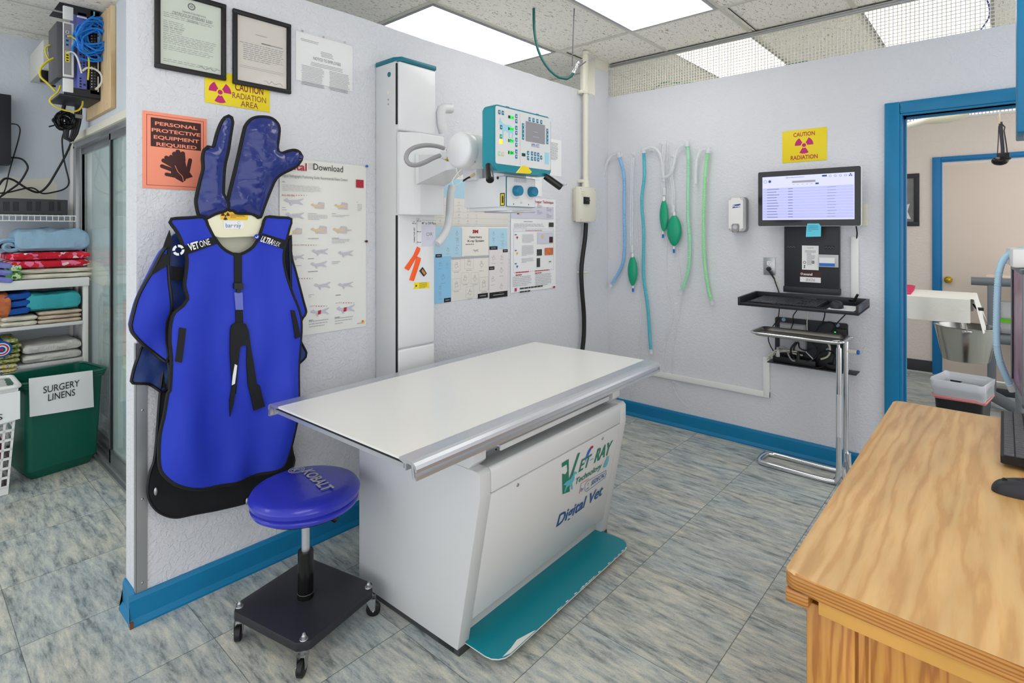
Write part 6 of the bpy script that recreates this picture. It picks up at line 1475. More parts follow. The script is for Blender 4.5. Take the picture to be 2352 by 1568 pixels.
# the front edge: same width, found on a plane nearer the camera
lo_, hi_ = .1, 1.0
for _ in range(40):
    md = (lo_ + hi_) / 2; w_ = abs(PXX(*g14(205, 350), XB - md).y - PXX(*g14(1850, 478), XB - md).y)
    if w_ > Wt: lo_ = md
    else: hi_ = md
xf = XB - lo_; A0 = PXX(*g14(205, 350), xf); A1 = PXX(*g14(1840, 478), xf); zf = (A0.z + A1.z) / 2
yL, yR = A0.y, A1.y; yL2, yR2 = bl_.y, br_.y; zb = (bl_.z + br_.z) / 2 - .045
TP = Vector((xf, yL, zf)); EX = Vector((0, yR - yL, 0)).normalized(); EY = Vector((XB - .05 - xf, 0, zb - zf)).normalized(); PT2 = Plane(TP, EX, EY); TW = abs(yR - yL); TD = (Vector((XB - .05, 0, zb)) - Vector((xf, 0, zf))).length
t = thing('keyboard_tray', 'black wall-mounted keyboard tray under the monitor', 'tray', (xf + .1, (yL + yR) / 2, zf))
m = MB(); m.lrect(PT2, 0, 0, TW, TD, 'black_metal', .0) if False else None
m.prism(PT2, [(0, 0), (TW, 0), (TW, TD), (0, TD)], .0, .006, 'black_metal', .001); m.prism(PT2, [(0, 0), (TW, 0), (TW, .012), (0, .012)], -.006, .014, 'black_metal', .002)
m.prism(PT2, [(0, TD - .006), (TW, TD - .006), (TW, TD), (0, TD)], .0, .045, 'black_metal', .001)
for a, b in ((-.0, .014), (TW - .014, TW)): m.prism(PT2, [(a, -.004), (b, -.004), (b, TD), (a, TD)], -.006, .045, 'black_metal', .002)
for f in (.30, .66): m.prism(PT2, [(TW * f, .010), (TW * f + .05, .010), (TW * f + .05, .020), (TW * f, .020)], .014, .020, 'black', .001)
m.build('tray', t)
m = MB(); m.slab(PB, PB.hit(1865, 600)[0] - .04, zb - .03, PB.hit(1865, 600)[0] + .04, zb + .03, 'black_metal', .001, .06, .003); m.tube([Vector((XB - .07, yR2 + .10, zb + .03)), Vector((XB - .12, yR2 + .07, zb + .035)), Vector((XB - .13, yR2 + .05, zb + .075))], .007, 'black', 10); m.build('bracket', t)
# keyboard generator (frame plane, a0,b0 lower-left corner, width, depth)
def keyboard(pl, a0, b0, w, d, label, name='keyboard', num=True, hh=.012, flip=False, kb='black', kc='charcoal'):
    t = thing(name, label, 'keyboard', pl.at(a0 + w / 2, b0 + d / 2, 0))
    m = MB(); m.prism(pl, rounded(a0, b0, a0 + w, b0 + d, .006), 0, hh, kb, .002); m.prism(pl, rounded(a0 + .004, b0 + .004, a0 + w - .004, b0 + d - .004, .004), hh, hh + .001, kb); m.build('body', t)
    m = MB(); rows = 6; ph = (d - .016) / rows; cols = 22 if num else 15; pw = (w - .014) / cols
    for r in range(rows):
        c = 0
        while c < cols:
            span = 1
            if r == 0 and c == 3: span = 6
            elif c in (0,) and r in (1, 2, 3): span = 1.5 if 0 else 2 if r < 2 else 1
            elif c == 13 and r in (1, 2, 3): span = 2
            if c == 15 and num or (c == 18 and num): 
                if c == 15 and r == 3 or c == 15 and r == 1: c += 3; continue
            cc = cols - c - span if flip else c; rrw = rows - 1 - r if flip else r
            x = a0 + .007 + cc * pw; y = b0 + .007 + rrw * ph + (.004 if rrw == rows - 1 else 0)
            if not (num and c in (15, 18) and False): m.prism(pl, [(x + .0012, y + .0012), (x + span * pw - .0012, y + .0012), (x + span * pw - .0022, y + ph - .0022), (x + .0022, y + ph - .0022)], hh + .001, hh + .0055, kc, .0006)
            c += span
    o = m.build('keys', t); o['kind'] = 'stuff'
    return t
keyboard(PT2.off(.007), TW * .085, .022, TW * .60, TD - .045, 'black keyboard lying on the wall-mounted tray', hh=.010)
m = MB(); m.prism(PT2, [(TW * .745, .02), (TW * .95, .02), (TW * .95, TD * .72), (TW * .745, TD * .72)], .0065, .009, 'paper'); 
for i in range(3): m.lrect(PT2, TW * .77, TD * (.25 + .1 * i), TW * .84, TD * (.27 + .1 * i), 'ink_lt', .0094)
fin(m, 'mouse_pad', 'white printed pad under the mouse on the wall tray', 'mouse pad')
def mouse(c, ax, label, L_=.105, W_=.062, H_=.036, mm='black_metal'):
    t = thing('computer_mouse', label, 'mouse', c); ax = Vector(ax).normalized(); up = Vector((0, 0, 1)); sd = up.cross(ax); vs = []; fs = []; U, V = 24, 9
    for j in range(V + 1):
        p = PI / 2 * j / V
        for k in range(U):
            a = 2 * PI * k / U; l = math.cos(p) ** .55 if j < V else 0
            ex = abs(math.cos(a)) ** .85 * (1 if math.cos(a) > 0 else -1); ey = abs(math.sin(a)) ** .85 * (1 if math.sin(a) > 0 else -1)
            vs.append(Vector(c) + ax * ex * L_ / 2 * l + sd * ey * W_ / 2 * l * (1 - .08 * ex) + up * (H_ * math.sin(p) * (1 - .12 * ex) + .001))
    for j in range(V):
        for k in range(U): fs.append((j * U + k, j * U + (k + 1) % U, (j + 1) * U + (k + 1) % U, (j + 1) * U + k))
    m = MB(); m.add(vs, fs + [tuple(range(U))[::-1]], mm, True); m.build('shell', t)
    m = MB(); w = Vector(c) + ax * L_ * .28 + up * (H_ * .80); m.revolve(w - sd * .003, sd, [(0, .006), (.006, .006)], 'black', 12); m.build('scroll_wheel', t); return t
c = PT2.at(TW * .80, TD * .38, .010); mouse(c, (XB - xf, 0, 0), 'black mouse sitting on the white pad of the wall tray', .10, .066, .038)

# ---- lower equipment shelf with cables
t = thing('cable_shelf', 'black wall shelf crowded with cables and adapters behind the steel tray', 'equipment shelf', PB.at(*PB.hit(1865, 845)))
h0 = .012; Ph = PB.off(h0); ex0 = Ph.hit(*g14(706, 700))[0]; ex1 = Ph.hit(*g14(1690, 700))[0]; ez1 = (Ph.hit(*g14(740, 515))[1] + Ph.hit(*g14(1660, 605))[1]) / 2; ez0 = PB.off(.02).hit(*g14(706, 1090))[1]
m = MB(); m.prism(PB, rounded(ex0, ez0, ex1, ez1, .012), .001, h0, 'black_metal', .001); m.slab(PB, ex0 - .02, ez0 - .006, ex1 + .06, ez0, 'black_metal', .001, .11, .001); m.build('back_board', t)
for px in ((825, 550), (1550, 625), (1425, 960)):
    m = MB(); c = Ph.hit(*g14(*px)); m.revolve(Ph.at(*c, 0), Ph.n, [(0, .012), (.006, .012), (.006, .004), (.003, 0)], 'fleece_blue', 16); m.build('hole_cap', t)
m = MB(); Pg = PB.off(.055); a, b = Pg.hit(*g14(768, 590)), Pg.hit(*g14(1118, 640)); z0_ = Pg.hit(*g14(768, 945))[1]; m.slab(PB, a[0], z0_, b[0], a[1], 'grey_plastic', h0, .055, .002); m.lrect(Pg, a[0] + .004, z0_ + .004, b[0] - .012, a[1] - .010, 'ink_lt', .0005); plabel(m.build('adapter_box', t), 'light grey metal interface box')
m = MB(); a, b = Ph.hit(*g14(1520, 660)), Ph.hit(*g14(1680, 960)); m.slab(PB, a[0], b[1], b[0], a[1], 'black', h0, .045, .002); m.build('adapter_box', t)
m = MB(); Pt = PB.off(.08); a, b = Pt.hit(*g14(680, 1050)), Pt.hit(*g14(1260, 1130)); z0_ = ez0 + .001; m.slab(PB, a[0], z0_, b[0], z0_ + .038, 'black', .02, .09, .004); ps_ = m.build('power_strip', t)
m = MB(); a, b = Pt.hit(*g14(1400, 1140)), Pt.hit(*g14(1620, 1160)); m.slab(PB, a[0], z0_, b[0], z0_ + .030, 'black', .02, .08, .004); m.build('power_brick', t)
def cab(px, r, mm, h, nm='cable', lab=None, closed=False):
    hs_ = h if isinstance(h, (list, tuple)) else [h + .012 * math.sin(i * 1.7) for i in range(len(px))]
    o = MB().tube(pts_on(PB, [g14(*p) for p in px], hs_), r, mm, 8, step=.012, closed=closed).build(nm, t)
    if lab: plabel(o, lab)
cab(((795, 385), (800, 440), (770, 540), (710, 620), (665, 700), (655, 800), (680, 910), (720, 970)), .0032, 'black', .05)
cab(((1045, 410), (1000, 480), (995, 560), (965, 640), (945, 700)), .0032, 'black', .07); cab(((1412, 440), (1410, 500), (1380, 575)), .0035, 'black', .06); cab(((1690, 465), (1600, 560), (1550, 620), (1500, 700)), .0035, 'black', .07)
cab(((1172, 430), (1174, 560), (1168, 680)), .0025, 'cable_white', .05); cab(((1290, 700), (1340, 620), (1420, 575), (1500, 580), (1560, 640)), .004, 'black', .05)
cab(((640, 1070), (680, 1010), (760, 975), (880, 965), (1000, 985), (1120, 1010)), .005, 'cable_beige', .06); cab(((770, 1010), (730, 1020), (720, 980), (760, 945), (900, 940), (1060, 960)), .004, 'cable_beige', .07)
cab(((805, 940), (815, 900), (860, 890), (910, 930), (950, 1010), (1000, 1070), (1050, 1080)), .005, 'grey_plastic', .085)
cab(((1040, 830), (980, 900), (970, 990), (1020, 1060), (1120, 1090), (1230, 1075), (1310, 1010), (1320, 920), (1280, 850), (1200, 800)), .006, 'black', .075); cab(((1060, 830), (1010, 900), (1010, 980), (1060, 1010)), .0045, 'black', .065); cab(((1075, 840), (1090, 900), (1150, 940), (1240, 930)), .0045, 'black', .08)
cab(((1440, 840), (1475, 890), (1470, 980), (1430, 1040), (1350, 1065)), .006, 'cable_beige', .05); cab(((1330, 1110), (1330, 1020), (1400, 960), (1500, 960), (1560, 1040), (1550, 1110)), .005, 'black', .07); cab(((1260, 1150), (1340, 1165), (1410, 1150)), .005, 'black', .09)
m = MB(); pA, pB_ = W3(PB, g14(1180, 950), .10), W3(PB, g14(1275, 1045), .10); m.tube([pA, pB_], .010, 'paper', 6, flat=.15); plabel(m.build('paper_tag', t), 'white paper tag on a cord')
for px, hgt, rr0 in (((1070, 1090), .05, .012), ((1555, 1130), .045, .012)):
    m = MB(); c = W3(PB, g14(*px), .085); c.z = ez0 + .035; m.revolve(c, (0, 0, 1), [(0, rr0), (.02, rr0), (.03, rr0 * .7), (hgt, rr0 * .5)], 'black', 12); m.build('plug', t)
m = MB(); c = W3(PB, g14(800, 1060), .085); c.z = ez0 + .036; m.revolve(c, (0, 0, 1), [(0, .012), (.018, .012), (.03, .009), (.06, .008)], 'clear_soft', 12); plabel(m.build('plug', t), 'clear moulded plug')
m = MB(); m.lrect(PB, *PB.hit(*g14(1530, 712)), *PB.hit(*g14(1552, 702)), 'led', .047); m.build('indicator_light', t)

# ---- mayo stand
fr = W3(PB, (1733, 1062)); 
lo_, hi_ = .15, 1.4
def corner(u, v, x): return PXX(u, v, x)
# back rail of the tray taken 0.13 m off the wall
xb_ = XB - .16; TB0, TB1 = PXX(1746, 752, xb_), PXX(1947, 771, xb_); W_ = abs(TB0.y - TB1.y); lo_, hi_ = .17, 1.2
for _ in range(40):
    md = (lo_ + hi_) / 2; w_ = abs(PXX(1728, 763, XB - md).y - PXX(1941, 783, XB - md).y)
    if w_ > W_: lo_ = md
    else: hi_ = md
xfm = XB - lo_; TF0, TF1 = PXX(1728, 763, xfm), PXX(1941, 783, xfm)
zt_ = (TB0.z + TB1.z + TF0.z + TF1.z) / 4; y1_, y0_ = (TB0.y + TF0.y) / 2, (TB1.y + TF1.y) / 2
t = thing('mayo_stand', 'chrome mayo stand with a shallow steel tray in front of the cable shelf', 'instrument stand', ((xfm + xb_) / 2, y0_, 0))
plz = Plane((0, 0, zt_), (1, 0, 0), (0, 1, 0)); R0 = rounded(xfm, y0_, xb_, y1_, .045, 8); cxm, cym = (xfm + xb_) / 2, (y0_ + y1_) / 2
def inset(P, d): 
    return [((x - cxm) * (1 - d / ((xb_ - xfm) / 2)) + cxm, (y - cym) * (1 - d / ((y1_ - y0_) / 2)) + cym) for x, y in P]
m = MB(); n = len(R0); rings = [(R0, 0), (inset(R0, .006), .002), (inset(R0, .010), -.004), (inset(R0, .016), -.018)]
vs = []; fs = []
for P_, z in rings: vs += [plz.at(x, y, z) for x, y in P_]
for i in range(3):
    for k in range(n): fs.append((i * n + k, i * n + (k + 1) % n, (i + 1) * n + (k + 1) % n, (i + 1) * n + k))
fs.append(tuple(3 * n + k for k in range(n))); m.add(vs, fs, 'steel_dark', True); m.add([v - Vector((0, 0, .0015)) for v in vs[3 * n:]], [tuple(range(n))[::-1]], 'steel_dark')
m.build('tray', t)
m = MB().tube([plz.at(x, y, -.002) for x, y in inset(R0, -.003)], .0065, 'chrome', 10, closed=True); m.build('tray_rim', t)
# upright posts and base hoop
ypost = y0_ - .012
def postx(u, v, y): return PY(u, v, y).x
f1 = FL(1925, 1100, .018); f2 = FL(1925, 1070, .018); f0 = FL(1740, 1060, .018)
fa_, fb_ = FL(1770, 1075, .018), FL(1770, 1050, .018)
xn, xf2 = (f1.x + fa_.x) / 2, (f2.x + fb_.x) / 2; yl = FL(1736, 1060, .018).y; yp = FL(1938, 1092, .018).y
rB = .0155
arc = [Vector(((xn + xf2) / 2 - (xf2 - xn) / 2 * math.cos(a), yl - .03 + (.03) * math.sin(a), rB)) for a in [PI * k / 8 for k in range(1, 8)]]
m = MB(); pts = [Vector((xn, yp, .22)), Vector((xn, yp, .08)), Vector((xn, yp + .015, .03)), Vector((xn, yp + .06, rB)), Vector((xn, yl - .05, rB))] + arc + [Vector((xf2, yl - .05, rB)), Vector((xf2, yp + .06, rB)), Vector((xf2, yp + .015, .03)), Vector((xf2, yp, .08)), Vector((xf2, yp, .22))]
m.tube(pts, rB, 'chrome', 14, step=.02); m.build('base_hoop', t)
m = MB(); pts = [Vector((xn + .02, yp - .016, .10)), Vector((xn + .02, yp - .03, .03)), Vector((xn + .03, yp - .10, rB)), Vector(((xn + xf2) / 2, yp - .16, rB)), Vector((xf2 - .03, yp - .10, rB)), Vector((xf2 - .02, yp - .03, .03)), Vector((xf2 - .02, yp - .016, .14))]
m.tube(pts, rB, 'chrome', 12, step=.02); m.build('rear_hoop', t)
ztp = vert_z = None
m = MB(); m.cyl((xn, yp, .06), (xn, yp, zt_ - .055), .0150, 'chrome', seg=16); m.cyl((xn, yp, zt_ - .055), (xn, yp, zt_ - .05), .0135, 'chrome', seg=16); m.build('upright_post', t)
m = MB(); m.cyl((xf2, yp, .06), (xf2, yp, zt_ - .03), .0150, 'chrome', seg=16); m.build('upright_post', t)
m = MB(); m.tube([Vector((xn, yp, zt_ - .06)), Vector((xn, yp, zt_ - .02)), Vector((xn + .02, y0_, zt_ - .008)), Vector((xn + .03, y0_ + .08, zt_ - .022))], .008, 'chrome', 10, step=.01); m.tube([Vector((xf2, yp, zt_ - .04)), Vector((xf2, y0_, zt_ - .015)), Vector((xf2 - .02, y0_ + .08, zt_ - .022))], .008, 'chrome', 10, step=.01); m.build('tray_support', t)
m = MB(); kz = PXX(1955, 807, xf2).z; m.cyl((xf2 - .0, yp - .012, kz), (xf2 - .0, yp - .055, kz), .012, 'cream', seg=16); m.cyl((xf2 - .0, yp - .055, kz), (xf2, yp - .070, kz), .013, 'cap_blue', seg=16, bev=.004); m.build('clamp_knob', t)
m = MB(); m.box(xn - .015, yp - .015, .28, xn - .0125, yp + .008, .52, 'clear_soft'); m.build('sticker', t)

# ================================================================== DESK
DX0, DX1, DY1, DZ = 1.205, 2.712, .336, .760
t = thing('wooden_desk', 'honey pine desk with a rounded top and panelled end, nearest the camera', 'desk', (DX0 + .6, DY1 - .4, 0))
plD = Plane((0, 0, 0), (1, 0, 0), (0, 1, 0)); DYe = -.75
def bow(y): f = (DY1 - y) / (DY1 - DYe); return DX0 - .018 * math.sin(PI * min(1, max(0, f))) 
edge = [(bow(DY1 - .02 - (DY1 - .02 - DYe) * i / 24), DY1 - .02 - (DY1 - .02 - DYe) * i / 24) for i in range(25)]
outl = [(DX0 + .02, DY1), (DX0 + .006, DY1 - .006)] + edge + [(DX1, DYe), (DX1, DY1 - .03), (DX1 - .008, DY1 - .008), (DX1 - .03, DY1)]
m = MB(); m.prism(plD, outl[::1], DZ - .034, DZ, 'desk_wood', .007); 
# end grain faces take the edge wood
tp = m.build('desk_top', t)
me = tp.data; me.materials.append(MATS['desk_edge'])
for p in me.polygons:
    if abs(p.normal.z) < .75 and p.normal.x < -.4: p.material_index = 1
inner = [(x + .0012, y) for x, y in edge if y < DY1 - .045]
m = MB(); m.prism(plD, [(x + .004, y) for x, y in edge if y < DY1 - .045] + [(DX1 - .03, DYe), (DX1 - .03, DY1 - .045)], DZ - .062, DZ - .034, 'honey', .002)
m.prism(plD, [(DX0 + .002, DY1 - .004), (DX0 + .002, DY1 - .047), (DX0 + .05, DY1 - .047), (DX1 - .03, DY1 - .047), (DX1 - .03, DY1 - .004)], DZ - .062, DZ - .034, 'desk_edge', .004); m.build('desk_top_moulding', t)
px_, pyc = 1.236, .300
m = MB(); m.box(px_, pyc - .085, 0, px_ + .05, pyc, DZ - .062, 'desk_side', .003); m.box(px_ + .05, pyc - .035, 0, DX1 - .10, pyc, DZ - .062, 'desk_side', .002); m.box(DX1 - .10, pyc - .085, 0, DX1 - .05, pyc, DZ - .062, 'desk_side', .003); m.build('corner_post', t)
m = MB(); m.box(px_ + .010, DYe + .05, 0, px_ + .03, pyc - .08, DZ - .062, 'desk_side')
pe = Plane((px_ + .010, 0, 0), (0, -1, 0), (0, 0, 1))
yA_ = -(pyc - .09); yB_ = -(DYe + .06)
m.slab(pe, yA_, .02, yA_ + .012, DZ - .062, 'desk_side', 0, .007, .002); m.slab(pe, yA_ + .016, .02, yA_ + .022, DZ - .062, 'desk_side', 0, .004, .001)
# arched head over the raised panel
archx = [yA_ + .022 + (yB_ - yA_ - .022) * i / 24 for i in range(25)]
def arch(f): return DZ - .085 - .085 * (abs(2 * f - 1) ** 1.6)
m.prism(pe, [(archx[0], DZ - .062), (archx[-1], DZ - .062)] + [(archx[i], arch(i / 24)) for i in range(24, -1, -1)], 0, .006, 'desk_side', .001)
m.build('end_panel', t)
m = MB(); rp = [(archx[i] + .02 * (1 - 2 * i / 24) , arch(i / 24) - .022) for i in range(25)]
m.prism(pe, [(rp[0][0], .08), (rp[-1][0], .08)] + rp[::-1], .0, .010, 'desk_side', .004); m.build('raised_panel', t)
# keyboard and mouse on the desk
Pd = Plane((2.14, -.001, DZ + .001), (0, -1, 0), (1, 0, 0)); 
# width of the keyboard runs along x: use a plane whose ex is +x and whose ey is -y
Pd = Plane((2.685, .008, DZ + .012), (-1, 0, -.0), (0, -1, .035)); Pd.n = -Pd.n if Pd.n.z < 0 else Pd.n
keyboard(Pd, 0, 0, .54, .17, 'black desktop keyboard at the right edge of the wooden desk', hh=.020, flip=True, kb='black', kc='grey_metal')
mouse((1.955, -.035, DZ), (-.25, 1, 0), 'black mouse on the wooden desk in front of the desktop keyboard', .125, .066, .040)

# ================================================================== ROOM BEYOND THE DOORWAY
# draped instrument table
xt = 5.16; za = .95; P1 = Plane((xt, 0, 0), (0, -1, 0), (0, 0, 1)); yR_ = PXX(2229, 690, xt).y; yL_ = 1.25; xbk = 5.72
t = thing('draped_table', 'narrow table under a white cloth drape beyond the doorway', 'table', ((xt + xbk) / 2, .6, 0))
m = MB(); N = 40
def drape_x(f): return .012 * math.sin(f * 19) + .008 * math.sin(f * 43 + 1)
zb_l = PXX(2071, 722, xt).z; zb_r = PXX(2230, 745, xt).z
vs = []; fs = []; K = 8
for i in range(N + 1):
    f = i / N; y = yL_ + (yR_ - yL_) * f; zbm = zb_l + (zb_r - zb_l) * min(1, max(0, (f - .4) / .6)) - .01 * math.sin(f * 11)
    prof = [(xbk, za - .15), (xbk, za - .002), (xbk - .02, za), (xt + .02, za), (xt, za - .006)] + [(xt - .004 + drape_x(f) * g_ * 1.2 - .012 * g_, za - .006 + (zbm - za + .006) * g_) for g_ in (.25, .5, .75, 1)]
    vs += [(x, y, z) for x, z in prof]
K = len(prof)
for i in range(N):
    for k in range(K - 1): fs.append((i * K + k, i * K + k + 1, (i + 1) * K + k + 1, (i + 1) * K + k))
m.add(vs, fs, 'drape', True)
# gathered corner at the right end
vs = []; 
for i in range(9):
    f = i / 8; x = xt + (xbk - xt) * f
    for k in range(6):
        g_ = k / 5; vs.append((x, yR_ - .02 - .05 * g_ * (1 + .3 * math.sin(f * 9)) , za - .002 - g_ * (.05 + .19 * abs(math.cos(f * 3.0)) ** .7)))
    vs.append((x, yR_, za))
m.add(vs, [(i * 7 + (6 if k == 0 else k - 1), i * 7 + k, (i + 1) * 7 + k, (i + 1) * 7 + (6 if k == 0 else k - 1)) for i in range(8) for k in range(6)], 'drape', True)
m.build('drape', t)
m = MB(); m.box(xt + .03, yR_ + .02, za - .06, xbk - .03, yL_, za - .012, 'steel'); m.build('table_frame', t)
for yy in (1.15, .98): m = MB(); m.box((xt + xbk) / 2 - .04, yy - .04, 0, (xt + xbk) / 2 + .04, yy + .04, za - .06, 'steel'); m.build('leg', t)
m = MB(); c = PXX(2243, 709, xt + .08); m.cyl(c, c + Vector((0, -.04, 0)), .012, 'black'); m.tube([c + Vector((.02, .02, .03)), c], .006, 'black', 6); m.build('clamp', t)
m = MB(); PLT = Plane((0, 0, za + .001), (1, 0, 0), (0, 1, 0)); px4 = [FL(u, v, za + .001) for u, v in ((2060, 655), (2093, 657), (2102, 659), (2100, 666), (2092, 676), (2060, 676))]
m.sheet(PLT, [(p.x, p.y) for p in px4], .03, lambda a, b: .012 + .010 * nz(a, b, 12), 'pink_cloth', .0); fin(m, 'folded_cloth', 'pink cloth lying on the white draped table', 'cloth')
# steel bucket hung below the table end
c = PXX(2218, 752, 5.36); RB = 58.5 / FPX * (c.x * CS + c.y * SN); zt2 = c.z + .012; zb2 = 1.45 - (826 - 527) / FPX * (c.x * CS + c.y * SN)
t = thing('steel_bucket', 'shiny steel bucket hanging under the end of the draped table', 'bucket', (c.x, c.y, zb2))
m = MB(); m.revolve((c.x, c.y, zb2), (0, 0, 1), [(0, 0), (0, RB * .72), (.012, RB * .745), (zt2 - zb2 - .004, RB * .985), (zt2 - zb2, RB * 1.01), (zt2 - zb2 + .003, RB), (zt2 - zb2, RB * .97), (.016, RB * .72), (.012, 0)], 'steel', 48, cap=False); m.build('pail', t)
m = MB(); e = PXX(2221, 752, c.x - RB + .02); m.box(c.x - RB - .004, e.y - .03, zt2 - .03, c.x - RB + .004, e.y + .03, zt2 - .006, 'steel', .003); m.tube([(c.x - RB - .006, e.y, zt2 - .018), (c.x - RB - .004, e.y, zt2 + .03), (c.x - RB + .05, e.y, za - .06 if 0 else zt2 + .09)], .003, 'steel', 6, step=.02); m.build('bail_bracket', t)
m = MB(); m.tube([(c.x - RB * .2, c.y + .02, zt2 + .0), (c.x, c.y + .06, za - .055)], .005, 'steel', 6); m.tube([(c.x - RB, e.y, zt2 - .006), (c.x - RB + .03, e.y + .01, za - .055)], .0035, 'steel', 6); m.build('hanger_rod', t)
# waste bin with liner
c = FL(2212, 880, .44); w2, d2 = .148, .12
t = thing('waste_bin', 'black waste bin with clear and red plastic liners beyond the desk', 'bin', (c.x, c.y, 0))
def taper(m, cx_, cy_, w0, d0, w1, d1, z0, z1, r0, mm, ang=0, wall=True, cap=True, n=5):
    secs = []
    for w, d, z, r in ((w0, d0, z0, r0), (w1, d1, z1, r0)):
        P_ = rounded(-w, -d, w, d, r, n); secs.append([Vector((cx_ + x * math.cos(ang) - y * math.sin(ang), cy_ + x * math.sin(ang) + y * math.cos(ang), z)) for x, y in P_])
    k = len(secs[0]); vs = secs[0] + secs[1]; fs = [(i, (i + 1) % k, k + (i + 1) % k, k + i) for i in range(k)]
    if cap: fs.append(tuple(range(k))[::-1])
    m.add(vs, fs, mm, True); return secs
m = MB(); angw = -.15; taper(m, c.x, c.y, .118, .105, .150, .128, 0, .42, .03, 'black', angw); taper(m, c.x, c.y, .110, .098, .142, .120, .01, .42, .03, 'black', angw); m.build('bin_body', t)
def liner(z0, z1, grow, mm, amp, sd, nm):
    m = MB(); K_ = 60; base = rounded(-.152, -.130, .152, .130, .035, 14); base = [base[int(i * len(base) / K_)] for i in range(K_)]; vs = []
    rows = [(z0, 1.03), (z0 + .02, 1.05), ((z0 + z1) / 2, 1.07), (z1 - .01, 1.03 + grow), (z1, 1.0 + grow), (z1 - .03, .93), (z1 - .12, .88)]
    for j, (z, s_) in enumerate(rows):
        for i, (x, y) in enumerate(base):
            n_ = 1 + amp * noise.noise(Vector((x * 22, y * 22, z * 14 + sd))); zz = z + (.012 * noise.noise(Vector((x * 16, y * 16, sd))) if j in (0, 3, 4) else 0)
            vs.append((c.x + s_ * n_ * (x * math.cos(angw) - y * math.sin(angw)), c.y + s_ * n_ * (x * math.sin(angw) + y * math.cos(angw)), zz))
    m.add(vs, [(j * K_ + i, j * K_ + (i + 1) % K_, (j + 1) * K_ + (i + 1) % K_, (j + 1) * K_ + i) for j in range(len(rows) - 1) for i in range(K_)], mm, True); return m.build(nm, t)
plabel(liner(.352, .378, .0, 'bag_red', .05, 2, 'liner'), 'pale red plastic liner'); plabel(liner(.375, .475, .05, 'bag_clear', .09, 9, 'liner'), 'clear plastic liner')
# grey pipe work table by the far door
xg = 6.45; c = PXX(2278, 905, xg); yg = c.y; zg = PXX(2278, 638, xg).z
t = thing('pipe_table', 'grey pipe-frame work table in front of the far door', 'table', (xg, yg, 0))
m = MB(); m.tube([(xg, yg + .14, zg - .035), (xg, -1.4, zg - .035)], .036, 'grey_pipe', 12); m.box(xg + .02, -1.4, zg - .01, xg + .40, yg + .04, zg + .012, 'door_beige', .003); m.build('table_top', t)
m = MB(); m.box(xg - .028, yg - .03, 0, xg + .028, yg + .03, zg - .06, 'grey_pipe', .01); m.build('leg', t)
m = MB(); m.tube([(xg, yg, .49), (xg, -1.4, .49)], .042, 'grey_pipe', 12); m.box(xg, -1.4, .52, xg + .4, yg + .02, .535, 'charcoal'); m.build('lower_shelf', t)
m = MB(); m.box(xg - .02, -1.0, .0, xg + .04, yg - .03, .055, 'charcoal', .004); m.build('floor_rail', t)
c = PXX(2322, 760, xg + .14); t = thing('storage_tub', 'clear plastic tub with a lime green lid on the lower shelf of the pipe table', 'tub', (c.x, c.y, .535))
m = MB(); taper(m, c.x, c.y, .06, .075, .07, .085, .535, .63, .02, 'clear_soft'); m.build('tub', t); m = MB(); taper(m, c.x, c.y, .078, .092, .078, .092, .63, .652, .02, 'lime'); m.prism(Plane((c.x, c.y, .652), (1, 0, 0), (0, 1, 0)), rounded(-.07, -.085, .07, .085, .02), 0, .012, 'lime', .004); m.build('lid', t)
t = thing('storage_tub', 'tall clear plastic tub stacked on the green lidded tub', 'tub', (c.x, c.y, .666)); m = MB(); taper(m, c.x, c.y, .055, .065, .07, .08, .666, .80, .02, 'clear_soft'); m.build('tub', t); m = MB(); m.prism(Plane((c.x, c.y, .80), (1, 0, 0), (0, 1, 0)), rounded(-.078, -.088, .078, .088, .02), 0, .010, 'clear_soft', .003); m.build('lid', t)
A = FL(2270, 915, .05); B = FL(2352, 948, .05); m = MB(); m.tube([A + Vector((0, 0, .04)), A.lerp(B, .3) + Vector((0, 0, .03)), B], .045, 'grey_pipe', 14, step=.1); m.tube([B, B + (B - A) * .6], .045, 'grey_pipe', 14)
fin(m, 'stand_base', 'thick grey pipe foot on the floor behind the waste bin', 'stand base')
# surgical light arm, hanging headlamp, framed picture
t = thing('surgical_light_arm', 'cream surgical light arm crossing the top of the doorway', 'light arm', PXX(2150, 275, 4.75))
m = MB(); aa = [PXX(u, v, 4.75) for u, v in ((1990, 315), (2070, 294), (2130, 276))]; m.tube(aa, .024, 'cream', 12); m.build('arm', t)
bb = [PXX(u, v, 4.75) for u, v in ((2126, 277), (2140, 272), (2175, 268), (2205, 262), (2222, 254))]; m = MB(); m.tube(bb, [.026, .040, .044, .040, .03], 'hanger', 14); e = bb[-1]; m.tube([e, e + Vector((0, -.04, .06)), (e.x, e.y - .05, CEIL - .007)], .022, 'cream', 10, step=.05); m.build('arm_cover', t)
t = thing('headlamp', 'black headlamp hanging by its strap from a cord beyond the doorway', 'headlamp', PXX(2296, 375, 4.9))
xh = 4.9; Q = lambda u, v, x=xh: PXX(u, v, x); tp_ = Q(2296, 284)
m = MB(); m.tube([Vector((tp_.x, tp_.y, CEIL - .002)), tp_], .004, 'cream', 6); m.tube([Q(2293, 268), Q(2296, 284)], .006, 'body_tan', 6); m.build('hanging_cord', t)
m = MB(); m.tube([Q(2299, 283), Q(2294, 290), Q(2293, 320), Q(2291, 355)], .003, 'charcoal', 5); m.tube([Q(2300, 283), Q(2308, 292), Q(2306, 300), Q(2311, 330), Q(2314, 355)], .004, 'charcoal', 5); m.tube([Q(2298, 280), Q(2300, 310), Q(2303, 340), Q(2303, 358)], .010, 'charcoal', 6, step=.03, flat=.3); m.build('strap', t)
